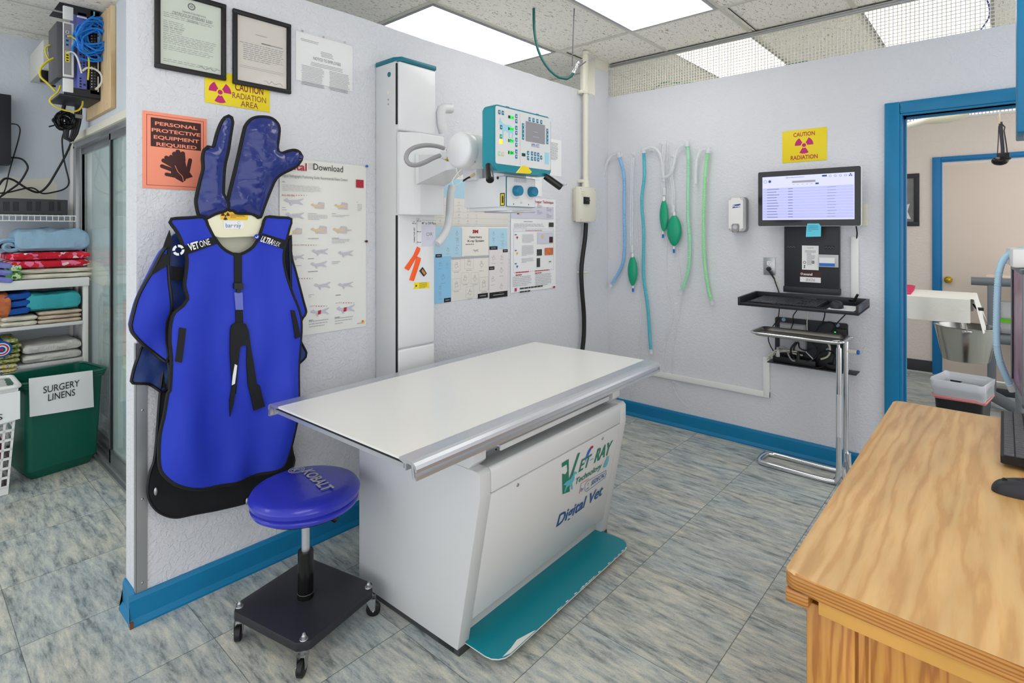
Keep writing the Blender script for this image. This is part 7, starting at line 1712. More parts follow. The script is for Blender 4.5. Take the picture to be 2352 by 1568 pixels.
m = MB(); c = Q(2297, 369); m.ball(c, .042, 'black_gloss', sx=.8, sy=1.1, sz=.75); c = Q(2303, 358); m.box(c.x - .02, c.y - .035, c.z - .03, c.x + .02, c.y + .03, c.z + .02, 'black', .008); c = Q(2314, 363); m.ball(c, .022, 'black', sz=.6); m.build('lamp_housing', t)
PFr = Plane((FARX, 0, 0), (0, -1, 0), (0, 0, 1)); b = PFr.hit(2112, 519); tt = PFr.hit(2112, 398)
def prp(m, h):
    x1 = b[0] - .05; m.lrect(PFr, b[0] - .50, b[1] + .04, x1, tt[1] - .04, 'photo_dark', h)
    m.lrect(PFr, x1 - .30, tt[1] - .10, x1 - .14, tt[1] - .06, 'paper', h + .001)
    for a, z, r in ((.11, .17, .03), (.12, .26, .035)): m.disc(PFr, (x1 - a, tt[1] - z), r, 'pink_print', h + .001, seg=9)
    m.lpoly(PFr, [(x1 - .25, b[1] + .20), (x1 - .16, b[1] + .26), (x1 - .13, b[1] + .19), (x1 - .03, b[1] + .23), (x1 - .05, b[1] + .15), (x1 - .02, b[1] + .07), (x1 - .12, b[1] + .09), (x1 - .22, b[1] + .14)], 'paper', h + .001); m.lpoly(PFr, [(x1 - .13, b[1] + .15), (x1 - .05, b[1] + .12), (x1 - .07, b[1] + .09), (x1 - .14, b[1] + .12)], 'body_shade', h + .002)
picture_frame('black framed dark picture on the far wall, half behind the blue door casing', b[0] - .55, b[1], b[0], tt[1], 'black_metal', 'photo_dark', prp, pl=PFr, w=.045)
# equipment cart with framed panel, device and pale blue hose, behind the desk
A = PXX(2343, 607, 3.2); dv = Vector((ray(2168, 527).x, ray(2168, 527).y, 0)).normalized() * -1; A0_ = Vector((A.x, A.y, 0)); PCt = Plane(A0_, dv, (0, 0, 1)); 
z1_, z0_ = A.z, PXX(2328, 878, 3.2).z; PW = .45
t = thing('equipment_cart', 'grey framed cart with a pink and purple picture panel behind the desk', 'cart', A0_ + dv * .2)
m = MB(); 
for a in ((0, z0_, .014, z1_), (PW - .014, z0_, PW, z1_), (0, z1_ - .02, PW, z1_), (0, z0_, PW, z0_ + .02)): m.slab(PCt, *a, 'grey_pipe', -.03, .03, .004)
m.build('frame', t); m = MB(); m.slab(PCt, .012, z0_ + .018, PW - .012, z1_ - .018, 'photo_art', -.02, .022); m.slab(PCt, .012, z0_ + .018, .02, z1_ - .018, 'black', .022, .026); m.slab(PCt, .012, z0_ + .018, PW - .012, z1_ - .018, 'black', -.024, -.02); m.build('picture_panel', t)
for a in (.03, PW - .03): m = MB(); m.tube([PCt.at(a, z0_, 0), PCt.at(a, .03, 0)], .018, 'grey_pipe', 10); m.tube([PCt.at(a, .03, -.2), PCt.at(a, .03, .2)], .02, 'grey_pipe', 10); m.build('leg', t)
c = PXX(2352, 583, 3.05); t = thing('anesthesia_unit', 'white device with a black face on top of the grey cart', 'medical device', PCt.at(.12, z1_))
m = MB(); m.slab(PCt, .06, z1_ + .001, .34, z1_ + .075, 'white', -.05, .05, .010); m.slab(PCt, .068, z1_ + .006, .075, z1_ + .05, 'black', -.052, .052); m.build('housing', t)
PHs = Plane(PXX(2290, 650, 2.95), (SN, -CS, 0), (0, 0, 1)); hp = [W3(PHs, p) for p in ((2375, 570), (2352, 573), (2326, 578), (2306, 595), (2296, 620), (2292, 650), (2290, 700), (2289, 750), (2290, 795), (2297, 830), (2308, 858), (2319, 882))]
t = thing('breathing_hose', 'thick pale blue hose arching down in front of the grey pipe table', 'hose', hp[-1]); corrugated(hp, .0125, 'hose_pale', .005).build('corrugated_hose', t)
m = MB(); d = (hp[-1] - hp[-2]).normalized(); m.cyl(hp[-1], hp[-1] + d * .03, .0128, 'clear_soft'); m.build('end_connector', t)
# blue hanging cupboard at the right edge
c0 = PXX(2333, 325, 3.0); t = thing('hanging_cupboard', 'blue painted cupboard side hanging from the ceiling at the right edge', 'cupboard', (3.0, c0.y, c0.z))
m = MB(); m.box(2.72, c0.y - .5, c0.z, 3.0, c0.y + .0, CEIL - .002, 'blue', .006); m.build('body', t); m = MB(); m.box(2.715, c0.y - .5, c0.z + .02, 2.72, c0.y - .035, CEIL - .01, 'black'); m.build('door_panel', t)
m = MB(); m.prism(Plane((2.8, 0, 0), (0, -1, 0), (0, 0, 1)), [(-c0.y + .02, c0.z), (-c0.y + .04, c0.z - .03), (-c0.y + .12, c0.z - .05), (-c0.y + .12, c0.z)], 0, -.1, 'alu'); m.build('bracket', t)

# ================================================================== STORAGE ALCOVE
SHY = 4.70; PSh = Plane((0, SHY, 0), (1, 0, 0), (0, 0, 1)); sxr = PSh.hit(203, 700)[0]; sxl = -.62
t = thing('shelf_unit', 'white storage shelf unit stacked with towels behind the left wall', 'shelf', ((sxl + sxr) / 2, SHY + .2, 0))
zs1 = PSh.hit(200, 636)[1]; zs2 = PSh.hit(195, 736)[1]; zs3 = (PSh.hit(100, 833)[1]); zs4 = PSh.hit(40, 1010)[1]
def shf(z, th, nm='shelf_board', mm='paint_white', x1=None): m = MB(); m.box(sxl, SHY, z - th, (x1 or sxr - .028), BACKY - .01, z, mm, .002); return m.build(nm, t)
m = MB(); m.box(sxl, SHY - .012, zs1 - .060, sxr + .004, BACKY - .01, zs1, 'white', .005); m.build('top_board', t)
shf(zs2, .022); shf(zs3, .022); shf(zs4, .022)
m = MB(); m.box(sxr - .028, SHY, 0, sxr, SHY + .045, zs1 - .06, 'paint_white', .002); m.box(sxr - .008, SHY + .045, 0, sxr, BACKY - .01, zs1 - .06, 'paint_white'); m.build('side_upright', t)
m = MB(); m.box(sxl, BACKY - .02, .05, sxr - .008, BACKY - .012, zs1 - .06, 'wall_store'); m.build('back_panel', t)
def towel(label, pxl, pxr, zb, n, mm, y0, y1, th=None, ztop=None, tilt=0.0, sd=0, nm='folded_towel', cat='towel', sag=.01, roll=False):
    x0, x1 = Plane((0, y0, 0), (1, 0, 0), (0, 0, 1)).hit(pxl, 600)[0], Plane((0, y0, 0), (1, 0, 0), (0, 0, 1)).hit(pxr, 600)[0]
    H = ztop - zb; lh = H / n; m = MB(); NX, NA = 26, 14; ym, yd = (y0 + y1) / 2, (y1 - y0) / 2
    for L_ in range(n):
        z0 = zb + L_ * lh + .001; vs = []; ox = .02 * noise.noise(Vector((L_ * 3.1, sd, 0)))
        for i in range(NX + 1):
            f = i / NX; x = x0 + (x1 - x0) * f + ox * (1 if n > 1 else 0); endf = min(1, min(f, 1 - f) * 12) ** .5
            for k in range(NA):
                a = 2 * PI * k / NA; ca, sa = math.cos(a), math.sin(a); e_ = .45
                yy = ym + yd * (abs(ca) ** e_) * (1 if ca > 0 else -1) * (.96 + .04 * endf); zz = z0 + lh * .5 + lh * .495 * (abs(sa) ** e_) * (1 if sa > 0 else -1) * (.55 + .45 * endf)
                q_ = noise.noise(Vector((x * 9 + sd, L_ * 2.0, k * .6))) + .5 * noise.noise(Vector((x * 24, sd, k * 1.2)))
                yy -= .012 * q_; zz += (sag * q_ * (1 if sa > 0 else .2) if L_ == n - 1 else .002 * q_) ; zz = max(zz, zb + .0005); zz += tilt * f
                vs.append((x, yy, zz))
        fs = [(i * NA + k, i * NA + (k + 1) % NA, (i + 1) * NA + (k + 1) % NA, (i + 1) * NA + k) for i in range(NX) for k in range(NA)] + [tuple(range(NA))[::-1], tuple(NX * NA + k for k in range(NA))]
        m.add(vs, fs, mm, True)
    return tag(m.build(nm), label, cat, 'folded linens on the shelves')
yz = lambda u, v, y=SHY: Plane((0, y, 0), (1, 0, 0), (0, 0, 1)).hit(u, v)[1]
ZT1 = zs1
za_, zb_, zc_, zd_ = yz(100, 636), yz(100, 616), yz(100, 579), yz(100, 524)
towel('cream quilted towel at the bottom of the pile on the top shelf', 40, 212, ZT1, 2, 'towel_cream', SHY + .01, BACKY - .06, ztop=zb_ - .002, sag=.002)
m = MB(); ex_ = PSh.hit(212, 620)[0]; m.tube([(ex_ - .02, SHY + .10, ZT1 + .05), (ex_ + .03, SHY + .10, ZT1 + .03), (ex_ + .045, SHY + .10, ZT1 - .02), (ex_ + .03, SHY + .10, ZT1 - .045)], .028, 'towel_cream', 10, step=.02, flat=2.4); fin(m, 'towel_end', 'cream towel end drooping over the right edge of the top shelf', 'towel', 'folded linens on the shelves')
towel('red blanket printed with pink and white hearts on the top shelf', 14, 206, zb_, 2, 'hearts', SHY - .01, BACKY - .08, ztop=zc_, sag=.006, sd=3)
towel('light blue fleece blanket on top of the red heart blanket', 36, 206, zc_ + .001, 1, 'fleece_blue', SHY, BACKY - .10, ztop=zd_, sag=.016, sd=5)
m = MB(); cx_, cz_ = PSh.hit(26, 566); 
sp = [Vector((cx_ + (.008 + .0062 * a) * math.cos(a), SHY + .06, cz_ + (.006 + .0045 * a) * math.sin(a))) for a in [i * .45 for i in range(24)]]
vs = []
for p in sp: vs += [p + Vector((0, -.02, 0)), p + Vector((.0, .28, 0))]
sp2 = [p + Vector((0, .0, 0)) for p in sp]
for a in (0,): m.tube([p for p in sp], .014, 'fleece_blue', 8, flat=1); 
m.add(vs, [(2 * i, 2 * i + 1, 2 * i + 3, 2 * i + 2) for i in range(len(sp) - 1)], 'fleece_blue', True); fin(m, 'blanket_roll', 'curled left end of the light blue fleece blanket', 'blanket', 'folded linens on the shelves')
towel('green leafy fabric tucked beside the heart blanket', 13, 52, ZT1 + .001, 2, 'green_leaf', SHY - .02, SHY + .2, ztop=yz(40, 606), sag=.012, sd=8)
towel('lavender towel at the left end of the top shelf', -40, 30, ZT1 + .001, 3, 'towel_lilac', SHY - .03, SHY + .25, ztop=yz(10, 596), sag=.012, sd=9, tilt=-.02)
towel('teal plush towel on the second shelf', 62, 186, yz(130, 713), 1, 'towel_teal', SHY + .005, BACKY - .12, ztop=yz(130, 672), sag=.016, sd=11)
towel('folded beige towels under the teal towel', 88, 187, zs2, 3, 'towel_beige', SHY + .004, BACKY - .08, ztop=yz(130, 713) - .002, sag=.004, sd=12)
towel('folded royal blue towel on the second shelf', 4, 70, yz(40, 728) + .004, 3, 'towel_blue', SHY + .01, BACKY - .1, ztop=yz(40, 676), sag=.012, sd=13, tilt=.01)
towel('flat cream cloths under the royal blue towel', 4, 86, zs2, 2, 'towel_cream', SHY + .004, BACKY - .08, ztop=yz(40, 728) + .002, sag=.003, sd=14)
towel('orange and brown towel at the left of the second shelf', -60, 26, zs2 + .06, 1, 'towel_orange', SHY - .006, SHY + .3, ztop=yz(5, 674), sag=.012, sd=15)
towel('folded white towels on the lowest visible shelf', 53, 187, zs3, 2, 'towel_white', SHY + .004, BACKY - .08, ztop=yz(110, 790), sag=.012, sd=16)
towel('green floral linens stacked at the left of the lowest visible shelf', -8, 46, yz(20, 836), 5, 'green_print', SHY - .004, BACKY - .1, ztop=yz(20, 781), sag=.006, sd=17)
towel('mixed print cloths stacked under the green floral linens', -30, 42, zs3 - .0 if zs3 < yz(20, 862) else yz(20, 862), 3, 'mixed_print', SHY - .03, BACKY - .2, ztop=yz(20, 837), sag=.003, sd=18)
m = MB(); cx_, cz_ = PSh.hit(2, 801); 
for k, (r_, mm) in enumerate(((.050, 'towel_blue'), (.040, 'paper'), (.034, 'ink_red'), (.026, 'paper'), (.018, 'towel_blue'), (.008, 'ink_red'))): m.cyl((cx_, SHY - .03 - .0015 * k, cz_ - .0), (cx_, SHY + .25, cz_), r_, mm, seg=24)
fin(m, 'rolled_towel', 'rolled blue towel with red and white stripes at the left edge', 'towel', 'folded linens on the shelves')
# bins
zb0 = 0.0; PBn = Plane((0, 4.25, 0), (1, 0, 0), (0, 0, 1))
b0, b1 = FL(92, 1100, 0), FL(208, 1064, 0); ang = math.atan2(b1.y - b0.y, b1.x - b0.x); t0 = PY(60, 880, 4.2)
dB = (b1 - b0).normalized(); nB = Vector((-dB.y, dB.x, 0)); cB = (b0 + b1) / 2 + nB * .13 + dB * -.01
t = thing('laundry_bin', 'dark green rectangular bin labelled for surgery linens below the shelves', 'bin', (cB.x, cB.y, 0))
depth_ = lambda P_: P_.x * CS + P_.y * SN
zB = 1.45 - (862 - 527) / FPX * depth_(cB - nB * .17)
wt, wb_ = .214, .166
m = MB(); taper(m, cB.x, cB.y, wb_ - .02, .105, wb_ + .012, .13, 0.002, .055, .03, 'bin_green', ang); taper(m, cB.x, cB.y, wb_ + .012, .13, wt - .022, .165, .055, zB - .035, .03, 'bin_green', ang, cap=False); taper(m, cB.x, cB.y, wt - .034, .155, wb_, .12, zB - .002, .05, .03, 'bin_green', ang, cap=False)
taper(m, cB.x, cB.y, wb_, .12, wb_, .12, .049, .05, .03, 'bin_green', ang)
m.build('bin_body', t)
m = MB()
for k, dz in enumerate((0, .014, .028)):
    P_ = rounded(-wt - .0 + .004 * k, -.172 + .004 * k, wt - .004 * k, .172 - .004 * k, .04, 6); m.tube([Vector((cB.x + x * math.cos(ang) - y * math.sin(ang), cB.y + x * math.sin(ang) + y * math.cos(ang), zB - dz - .006)) for x, y in P_], .0085, 'bin_green', 6, closed=True)
m.build('rim', t)
PBf = Plane(cB - nB * (.180), dB, Vector((0, 0, 1)) - nB * .035)
a, b = PBf.hit(67, 958), PBf.hit(212, 852); 
m = MB(); q4 = [PBf.hit(*p) for p in ((68, 957), (215, 934), (212, 850), (66, 869))]; n4 = []
for i in range(4):
    A_, B_ = Vector(q4[i]), Vector(q4[(i + 1) % 4]); n4 += [tuple(A_ + (B_ - A_) * j / 12) for j in range(12)]
m.sheet(PBf, n4, .03, lambda a, b: .004 + .003 * nz(a, b, 14, 4), 'paper', 0)
A_, B_ = PBf.hit(98, 900), PBf.hit(181, 886); m.ltext(PBf, 'SURGERY', A_[0], (A_[1] + B_[1]) / 2 - .003, B_[0], (A_[1] + B_[1]) / 2 + .036, 'ink', .0088, .004)
A_, B_ = PBf.hit(109, 917), PBf.hit(171, 906); m.ltext(PBf, 'LINENS', A_[0], (A_[1] + B_[1]) / 2 - .005, B_[0], (A_[1] + B_[1]) / 2 + .034, 'ink', .0088, .004)
plabel(m.build('paper_label', t), 'white paper label reading SURGERY LINENS')
# white laundry basket
k0 = FL(22, 1136, 0); wbk = .17; cK = Vector((k0.x - .170, k0.y + .13, 0)); zK = 1.45 - (875 - 527) / FPX * depth_(cK - Vector((-.1, .15, 0))) - .05
t = thing('laundry_basket', 'white slotted laundry basket at the left edge beside the green bin', 'basket', cK)
m = MB(); 
wx0, wx1, dy0, dy1 = .165, .205, .12, .15
NR = 14; 
def bsec(f): return wx0 + (wx1 - wx0) * f, dy0 + (dy1 - dy0) * f
def bpt(side, s_, z):
    f = z / zK; wx, dy = bsec(f); 
    return {0: (cK.x - wx + 2 * wx * s_, cK.y - dy, z), 1: (cK.x + wx, cK.y - dy + 2 * dy * s_, z), 2: (cK.x + wx - 2 * wx * s_, cK.y + dy, z), 3: (cK.x - wx, cK.y + dy - 2 * dy * s_, z)}[side]
for side in range(4):
    cols = 9 if side in (0, 2) else 6; rows = 9; z0r, z1r = .045, zK * .86
    for i in range(cols + 1):
        s_ = i / cols; w_ = .030 if 0 < i < cols else .06; s0, s1 = max(0, s_ - w_ * .5), min(1, s_ + w_ * .5)
        m.add([bpt(side, s0, z0r), bpt(side, s1, z0r), bpt(side, s1, z1r), bpt(side, s0, z1r)], [(0, 1, 2, 3)], 'white')
    for j in range(rows + 1):
        z = z0r + (z1r - z0r) * j / rows; m.add([bpt(side, 0, z - .007), bpt(side, 1, z - .007), bpt(side, 1, z + .007), bpt(side, 0, z + .007)], [(0, 1, 2, 3)], 'white')
    m.add([bpt(side, 0, z1r), bpt(side, 1, z1r), bpt(side, 1, zK), bpt(side, 0, zK)], [(0, 1, 2, 3)], 'white'); m.add([bpt(side, 0, 0.002), bpt(side, 1, 0.002), bpt(side, 1, z0r), bpt(side, 0, z0r)], [(0, 1, 2, 3)], 'white')
m.add([bpt(0, 0, .004), bpt(0, 1, .004), bpt(2, 0, .004), bpt(2, 1, .004)], [(0, 1, 2, 3)], 'white'); m.build('basket_body', t)
m = MB(); P_ = rounded(cK.x - wx1 - .004, cK.y - dy1 - .004, cK.x + wx1 + .004, cK.y + dy1 + .004, .03, 6); m.tube([(x, y, zK) for x, y in P_], .012, 'white', 8, closed=True); m.build('rim', t)
m = MB(); m.box(cK.x - wx0 + .03, cK.y - dy0 + .03, .01, cK.x + wx0 - .02, cK.y + dy0 - .02, zK * .55, 'brown_ink', .03); fin(m, 'laundry', 'dark red laundry seen through the slots of the white basket', 'laundry')
PKf = Plane((0, cK.y - dy1 - .006, 0), (1, 0, 0), (0, 0, 1)); m = MB(); a, b = PKf.hit(-60, 990), PKf.hit(46, 897); m.sheet(PKf, [(a[0], a[1]), (b[0], a[1] + .02), (b[0], b[1]), (a[0], b[1])], .03, lambda a, b: .003 + .002 * nz(a, b, 14, 4), 'paper', 0)
A_, B_ = PKf.hit(-8, 965), PKf.hit(5.5, 949); m.ltext(PKf, 'S', A_[0], A_[1], B_[0], B_[1], 'ink', .008); plabel(m.build('paper_label', t), 'white taped paper label')
# wall shelf with recorder
zw = PSh.hit(100, 495)[1]; m = MB(); xw1 = PSh.hit(174, 495)[0]; xw0 = -.62
for y in (SHY + .0, BACKY - .012): m.tube([(xw0, y, zw), (xw1, y, zw)], .004, 'white', 6)
m.tube([(xw0, SHY, zw - .035), (xw1, SHY, zw - .035)], .0035, 'white', 6)
for k in range(int((xw1 - xw0) / .0305) + 1):
    x = xw1 - k * .0305; m.tube([(x, BACKY - .012, zw + .003), (x, SHY, zw + .003), (x, SHY, zw - .035)], .002, 'white', 4)
fin(m, 'wire_shelf', 'white wire wall shelf carrying the black recorder', 'shelf')
t = thing('video_recorder', 'black vented recorder box lying on the white wire shelf', 'recorder', (PSh.hit(70, 490)[0], SHY + .15, zw + .006)); PR_ = Plane((0, SHY + .01, 0), (1, 0, 0), (0, 0, 1))
a, b = PR_.hit(-30, 491), PR_.hit(156, 459); m = MB(); m.box(a[0], SHY + .01, zw + .006, b[0], BACKY - .08, b[1], 'charcoal', .005); m.build('case', t)
g2 = lambda x, y: (x / 3.92, 380 + y / 3.92)
for x0_, x1_ in ((28, 90), (115, 172), (240, 292), (322, 372), (440, 490), (518, 548)):
    m = MB(); A_, B_ = PR_.hit(*g2(x0_, 408)), PR_.hit(*g2(x1_, 325))
    for k in range(5): m.lrect(PR_, A_[0] + (B_[0] - A_[0]) * (k + .1) / 5, A_[1], A_[0] + (B_[0] - A_[0]) * (k + .65) / 5, B_[1], 'black', .0008)
    m.build('vent', t)
t = thing('control_box', 'black metal box mounted on the back wall at the left edge', 'control box', PY(14, 375, BACKY - .12)); PBx = Plane((0, BACKY - .14, 0), (1, 0, 0), (0, 0, 1)); a, b = PBx.hit(-60, 372), PBx.hit(26, 218)
m = MB(); m.box(a[0], BACKY - .14, a[1], b[0], BACKY - .002, b[1], 'black_metal', .004); m.build('case', t); m = MB(); m.box(a[0], BACKY - .12, a[1] - .06, b[0] - .06, BACKY - .002, a[1] - .001, 'black', .003); m.build('bracket', t)
g1 = lambda x, y: (x / 3.92, y / 3.92)
PCb = Plane((0, BACKY - .09, 0), (1, 0, 0), (0, 0, 1))
def wcable(name, label, px, r, mm, pl=PCb, conv=g1, cat='cable', grp=None, step=.010):
    m = MB(); m.tube([W3(pl, conv(*p)) for p in px], r, mm, 8, step=step); return fin(m, name, label, cat, grp)
wcable('loose_cable', 'thin black cord curving out of the upper part of the black wall box', [(100, 1115), (150, 1120), (180, 1160), (170, 1240), (140, 1350), (110, 1450), (80, 1560), (40, 1720), (-30, 1800)], .004, 'black')
wcable('loose_cable', 'thicker black cord with a plug from the lower part of the black wall box', [(100, 1420), (150, 1420), (210, 1440), (250, 1500), (230, 1560), (170, 1650), (90, 1710), (-10, 1780)], .006, 'black')
wcable('loose_cable', 'black cord looping low above the wire shelf', [(640, 1290), (590, 1400), (500, 1560), (430, 1670), (350, 1730), (250, 1700), (120, 1620), (40, 1610), (-20, 1680)], .007, 'black', grp=None)
wcable('loose_cable', 'black cord hanging from the rolled cable bundle beside the door frame', [(585, 1180), (560, 1250), (570, 1400), (590, 1500), (620, 1640), (580, 1700), (480, 1730), (380, 1740), (280, 1690), (80, 1730), (-20, 1740)], .005, 'black')
# ---- network rack on its plywood board
t = thing('plywood_board', 'plywood mounting board on the wall above the sliding glass door', 'board', (GLX - .02, 4.35, 2.2)); 
PGx = Plane((GLX - .025, 0, 0), (0, -1, 0), (0, 0, 1)); 
yb0, yb1 = PGx.hit(255, 200)[0], PGx.hit(197, 200)[0]; zbm = (PGx.hit(255, 240)[1] + PGx.hit(197, 284)[1]) / 2
m = MB(); m.slab(PGx, min(yb0, yb1), zbm, max(yb0, yb1), CEIL - .02, 'plywood', -.024, 0, .002); m.build('board', t)
m = MB()
for u, v in ((244, 20), (247, 240)): m.revolve(PGx.at(*PGx.hit(u, v), .0), PGx.n, [(0, .007), (.003, .004), (.003, 0)], 'alu', 10)
m.build('screw', t)
YR = 4.16; PRk = Plane((0, YR, 0), (1, 0, 0), (0, 0, 1)); A_ = lambda x, y: PRk.hit(*g1(x, y))
rx0, rx1 = A_(537, 800)[0], GLX - .028; rz1, rz0 = A_(700, 60)[1], A_(700, 862)[1]
t = thing('network_rack', 'dark metal network rack on the plywood board, tangled with cables', 'network rack', ((rx0 + rx1) / 2, YR + .1, rz0))
m = MB(); m.box(rx0, YR, rz1, rx1, YR + .32, rz1 + .012, 'black_metal', .002); m.box(rx0, YR, rz0 - .012, rx1, YR + .32, rz0, 'black_metal', .002); m.box(rx1 - .012, YR + .01, rz0, rx1, YR + .34, rz1, 'grey_metal', .002)
m.box(rx0 + .02, YR - .004, rz1 - .05, rx1, YR + .003, rz1, 'black_metal'); m.box(rx0 + .02, YR - .004, rz0, rx1, YR + .003, rz0 + .045, 'black_metal'); m.build('bracket', t)
def rackbox(nm, xa, xb, ya, yb, mm, dep, fr=0, lab=None):
    (x0, z1), (x1, z0) = A_(xa, ya), A_(xb, yb); m = MB(); m.box(x0, YR - fr, z0, x1, YR + dep, z1, mm, .003); o = m.build(nm, t)
    if lab: plabel(o, lab)
    return o, x0, x1, z0, z1
ob, x0, x1, z0, z1 = rackbox('router', 568, 662, 195, 700, 'paper', .03, .010, 'white framed grey router'); m = MB(); Pf = Plane((0, YR - .0105, 0), (1, 0, 0), (0, 0, 1)); m.lrect(Pf, x0 + .002, z0 + .01, x1 - .012, z1 - .01, 'grey_plastic', .001)
def port(m, pl, x, y, w, hgt, mm='black', conv=A_):
    a, b = conv(x, y), conv(x + w, y + hgt); m.lrect(pl, a[0], b[1], b[0], a[1], mm, .002)
for y_ in (280, 318, 356, 394): port(m, Pf, 588, y_, 28, 26, 'paper' if y_ == 280 else 'cap_blue'); port(m, Pf, 594, y_ + 6, 16, 14)
port(m, Pf, 583, 460, 40, 105, 'yellow'); 
for k in range(4): (a, b), (c_, d_) = A_(592, 468 + 24 * k), A_(614, 484 + 24 * k); m.lrect(Pf, a, d_, c_, b, 'black', .003)
m.build('ports', ob); m = MB(); m.box(x0 - .028, YR + .012, z0 - .01, x0 - .001, YR + .26, z1 - .0, 'grey_metal', .004); m.build('router_body', ob)
for ya, yb in ((48, 190), (700, 838)): rackbox('blank_plate', 566, 660, ya, yb, 'paper', .01, .006)
ob, x0, x1, z0, z1 = rackbox('network_switch', 695, 782, 105, 815, 'switch_blue', .20, .004, 'blue network switch with two columns of ports'); m = MB(); Pf = Plane((0, YR - .0045, 0), (1, 0, 0), (0, 0, 1))
for k in range(10):
    if k in (5,): continue
    for xx in (714, 744): port(m, Pf, xx, 410 + 25 * k, 18, 17)
for k in range(4): port(m, Pf, 714, 698 + 25 * k, 18, 17)
port(m, Pf, 748, 755, 20, 20); port(m, Pf, 690, 155, 90, 7, 'paper'); m.build('ports', ob)
ob, x0, x1, z0, z1 = rackbox('patch_panel', 808, 900, 90, 860, 'black', .10, .004, 'black patch panel with white labels'); m = MB(); Pf = Plane((0, YR - .0045, 0), (1, 0, 0), (0, 0, 1))
for k in range(24):
    if k == 15: continue
    port(m, Pf, 842, 190 + 25.5 * k, 18, 16, 'grey_metal'); port(m, Pf, 820, 192 + 25.5 * k, 8, 10, 'paper')
for ya, yb in ((155, 325), (330, 650), (690, 830)): port(m, Pf, 876, ya, 10, yb - ya, 'paper')
port(m, Pf, 838, 105, 14, 40, 'sticky'); m.build('ports', ob)
# bundle of blue patch cables, yellow and white patch cables
rr = random.Random(11); PCx = Plane((0, YR - .05, 0), (1, 0, 0), (0, 0, 1)); m = MB()
for k in range(13):
    cx_, cy_ = 850 + rr.uniform(-45, 55), 350 + rr.uniform(-55, 70); ra, rb = rr.uniform(95, 160), rr.uniform(90, 150); ph = rr.uniform(0, 6); tl_ = rr.uniform(-.4, .4); dz = rr.uniform(-.02, .03)
    pts = []
    for i in range(20):
        a = ph + 2 * PI * i / 20; x = ra * math.cos(a) * (1 + .12 * math.sin(3 * a + k)); y = rb * math.sin(a) * (1 + .1 * math.cos(2 * a + k)); pts.append(W3(PCx, g1(cx_ + x * math.cos(tl_) - y * math.sin(tl_), cy_ + x * math.sin(tl_) + y * math.cos(tl_)), dz + .012 * math.sin(2 * a + k)))
    m.tube(pts, .0058, 'cable_blue', 6, closed=True, step=.02)
for px in (((845, 145), (800, 170), (770, 210), (700, 230), (680, 300), (700, 380)), ((725, 455), (790, 500), (870, 490), (920, 540)), ((730, 300), (760, 240), (860, 200), (940, 260), (1000, 300), (1035, 380), (980, 430))): m.tube([W3(PCx, g1(*p)) for p in px], .0058, 'cable_blue', 6, step=.02)
fin(m, 'patch_cable_coil', 'tangled coil of bright blue patch cables in front of the network rack', 'cable')
wcable('patch_cable', 'white patch cable between the router and the blue switch', [(600, 478), (640, 466), (680, 490), (710, 560), (735, 660)], .005, 'cable_white', PCx.off(.0)); wcable('patch_cable', 'white patch cable looping from the blue switch to the patch panel', [(745, 640), (780, 612), (850, 620), (910, 670), (915, 740), (880, 790), (860, 805)], .006, 'cable_white', PCx)
wcable('patch_cable', 'yellow patch cable running from the router down between switch and panel', [(605, 328), (640, 325), (700, 370), (750, 430), (795, 510), (800, 600), (792, 720)], .005, 'cable_yellow', PCx)
wcable('patch_cable', 'yellow cable looping low beneath the network rack', [(545, 770), (520, 830), (460, 880), (450, 920), (520, 970), (620, 1000), (700, 995), (740, 950), (745, 910)], .005, 'cable_yellow', PCx.off(-.12)); wcable('patch_cable', 'yellow cable hanging around the small beige wall box', [(520, 510), (430, 550), (365, 620), (365, 690), (430, 750), (500, 820)], .006, 'cable_yellow', PCx.off(-.16)); wcable('patch_cable', 'yellow cable rising over the front of the small beige wall box', [(520, 640), (470, 570), (420, 500), (410, 430), (455, 405)], .005, 'cable_yellow', PCx.off(-.26))
# modem box and black cable coil
YM = 4.62; PMd = Plane((0, YM, 0), (1, 0, 0), (0, 0, 1)); a, b = PMd.hit(*g1(425, 620)), PMd.hit(*g1(520, 378)); t = thing('modem_box', 'small beige wall box with teal sticker beside the network rack', 'modem', (a[0], YM, a[1]))
m = MB(); m.box(a[0] - .02, YM, a[1], b[0] + .04, BACKY - .002, b[1], 'towel_white', .004); m.build('case', t); m = MB(); c_, d_ = PMd.hit(*g1(432, 465)), PMd.hit(*g1(500, 430)); m.lrect(PMd, c_[0], c_[1], d_[0], d_[1], 'vetgreen', .001)
for k in range(4): 
    for j in range(2): port(m, PMd, 438 + 12 * k, 480 + 18 * j, 9, 13, conv=lambda x, y: PMd.hit(*g1(x, y)))
m.build('front_print', t); m = MB(); p_ = W3(PMd, g1(415, 640)); m.box(p_.x - .02, YM + .05, p_.z - .06, p_.x + .02, YM + .09, a[1], 'black', .005); m.tube([p_ + Vector((0, .07, -.05)), W3(PMd, g1(430, 700), -.07), W3(PMd, g1(470, 755), -.07), W3(PMd, g1(520, 760), -.07)], .007, 'black', 8, step=.03); m.build('plug', t)
rr = random.Random(5); PCl = Plane((0, 4.55, 0), (1, 0, 0), (0, 0, 1)); m = MB()
for k in range(14):
    cx_, cy_ = 585 + rr.uniform(-14, 14), 1085 + rr.uniform(-14, 14); r_ = rr.uniform(28, 90); pts = [W3(PCl, g1(cx_ + r_ * math.cos(2 * PI * i / 16), cy_ + r_ * .9 * math.sin(2 * PI * i / 16)), rr.uniform(-.02, .02)) for i in range(16)]; m.tube(pts, .0055, 'black', 6, closed=True, step=.015)
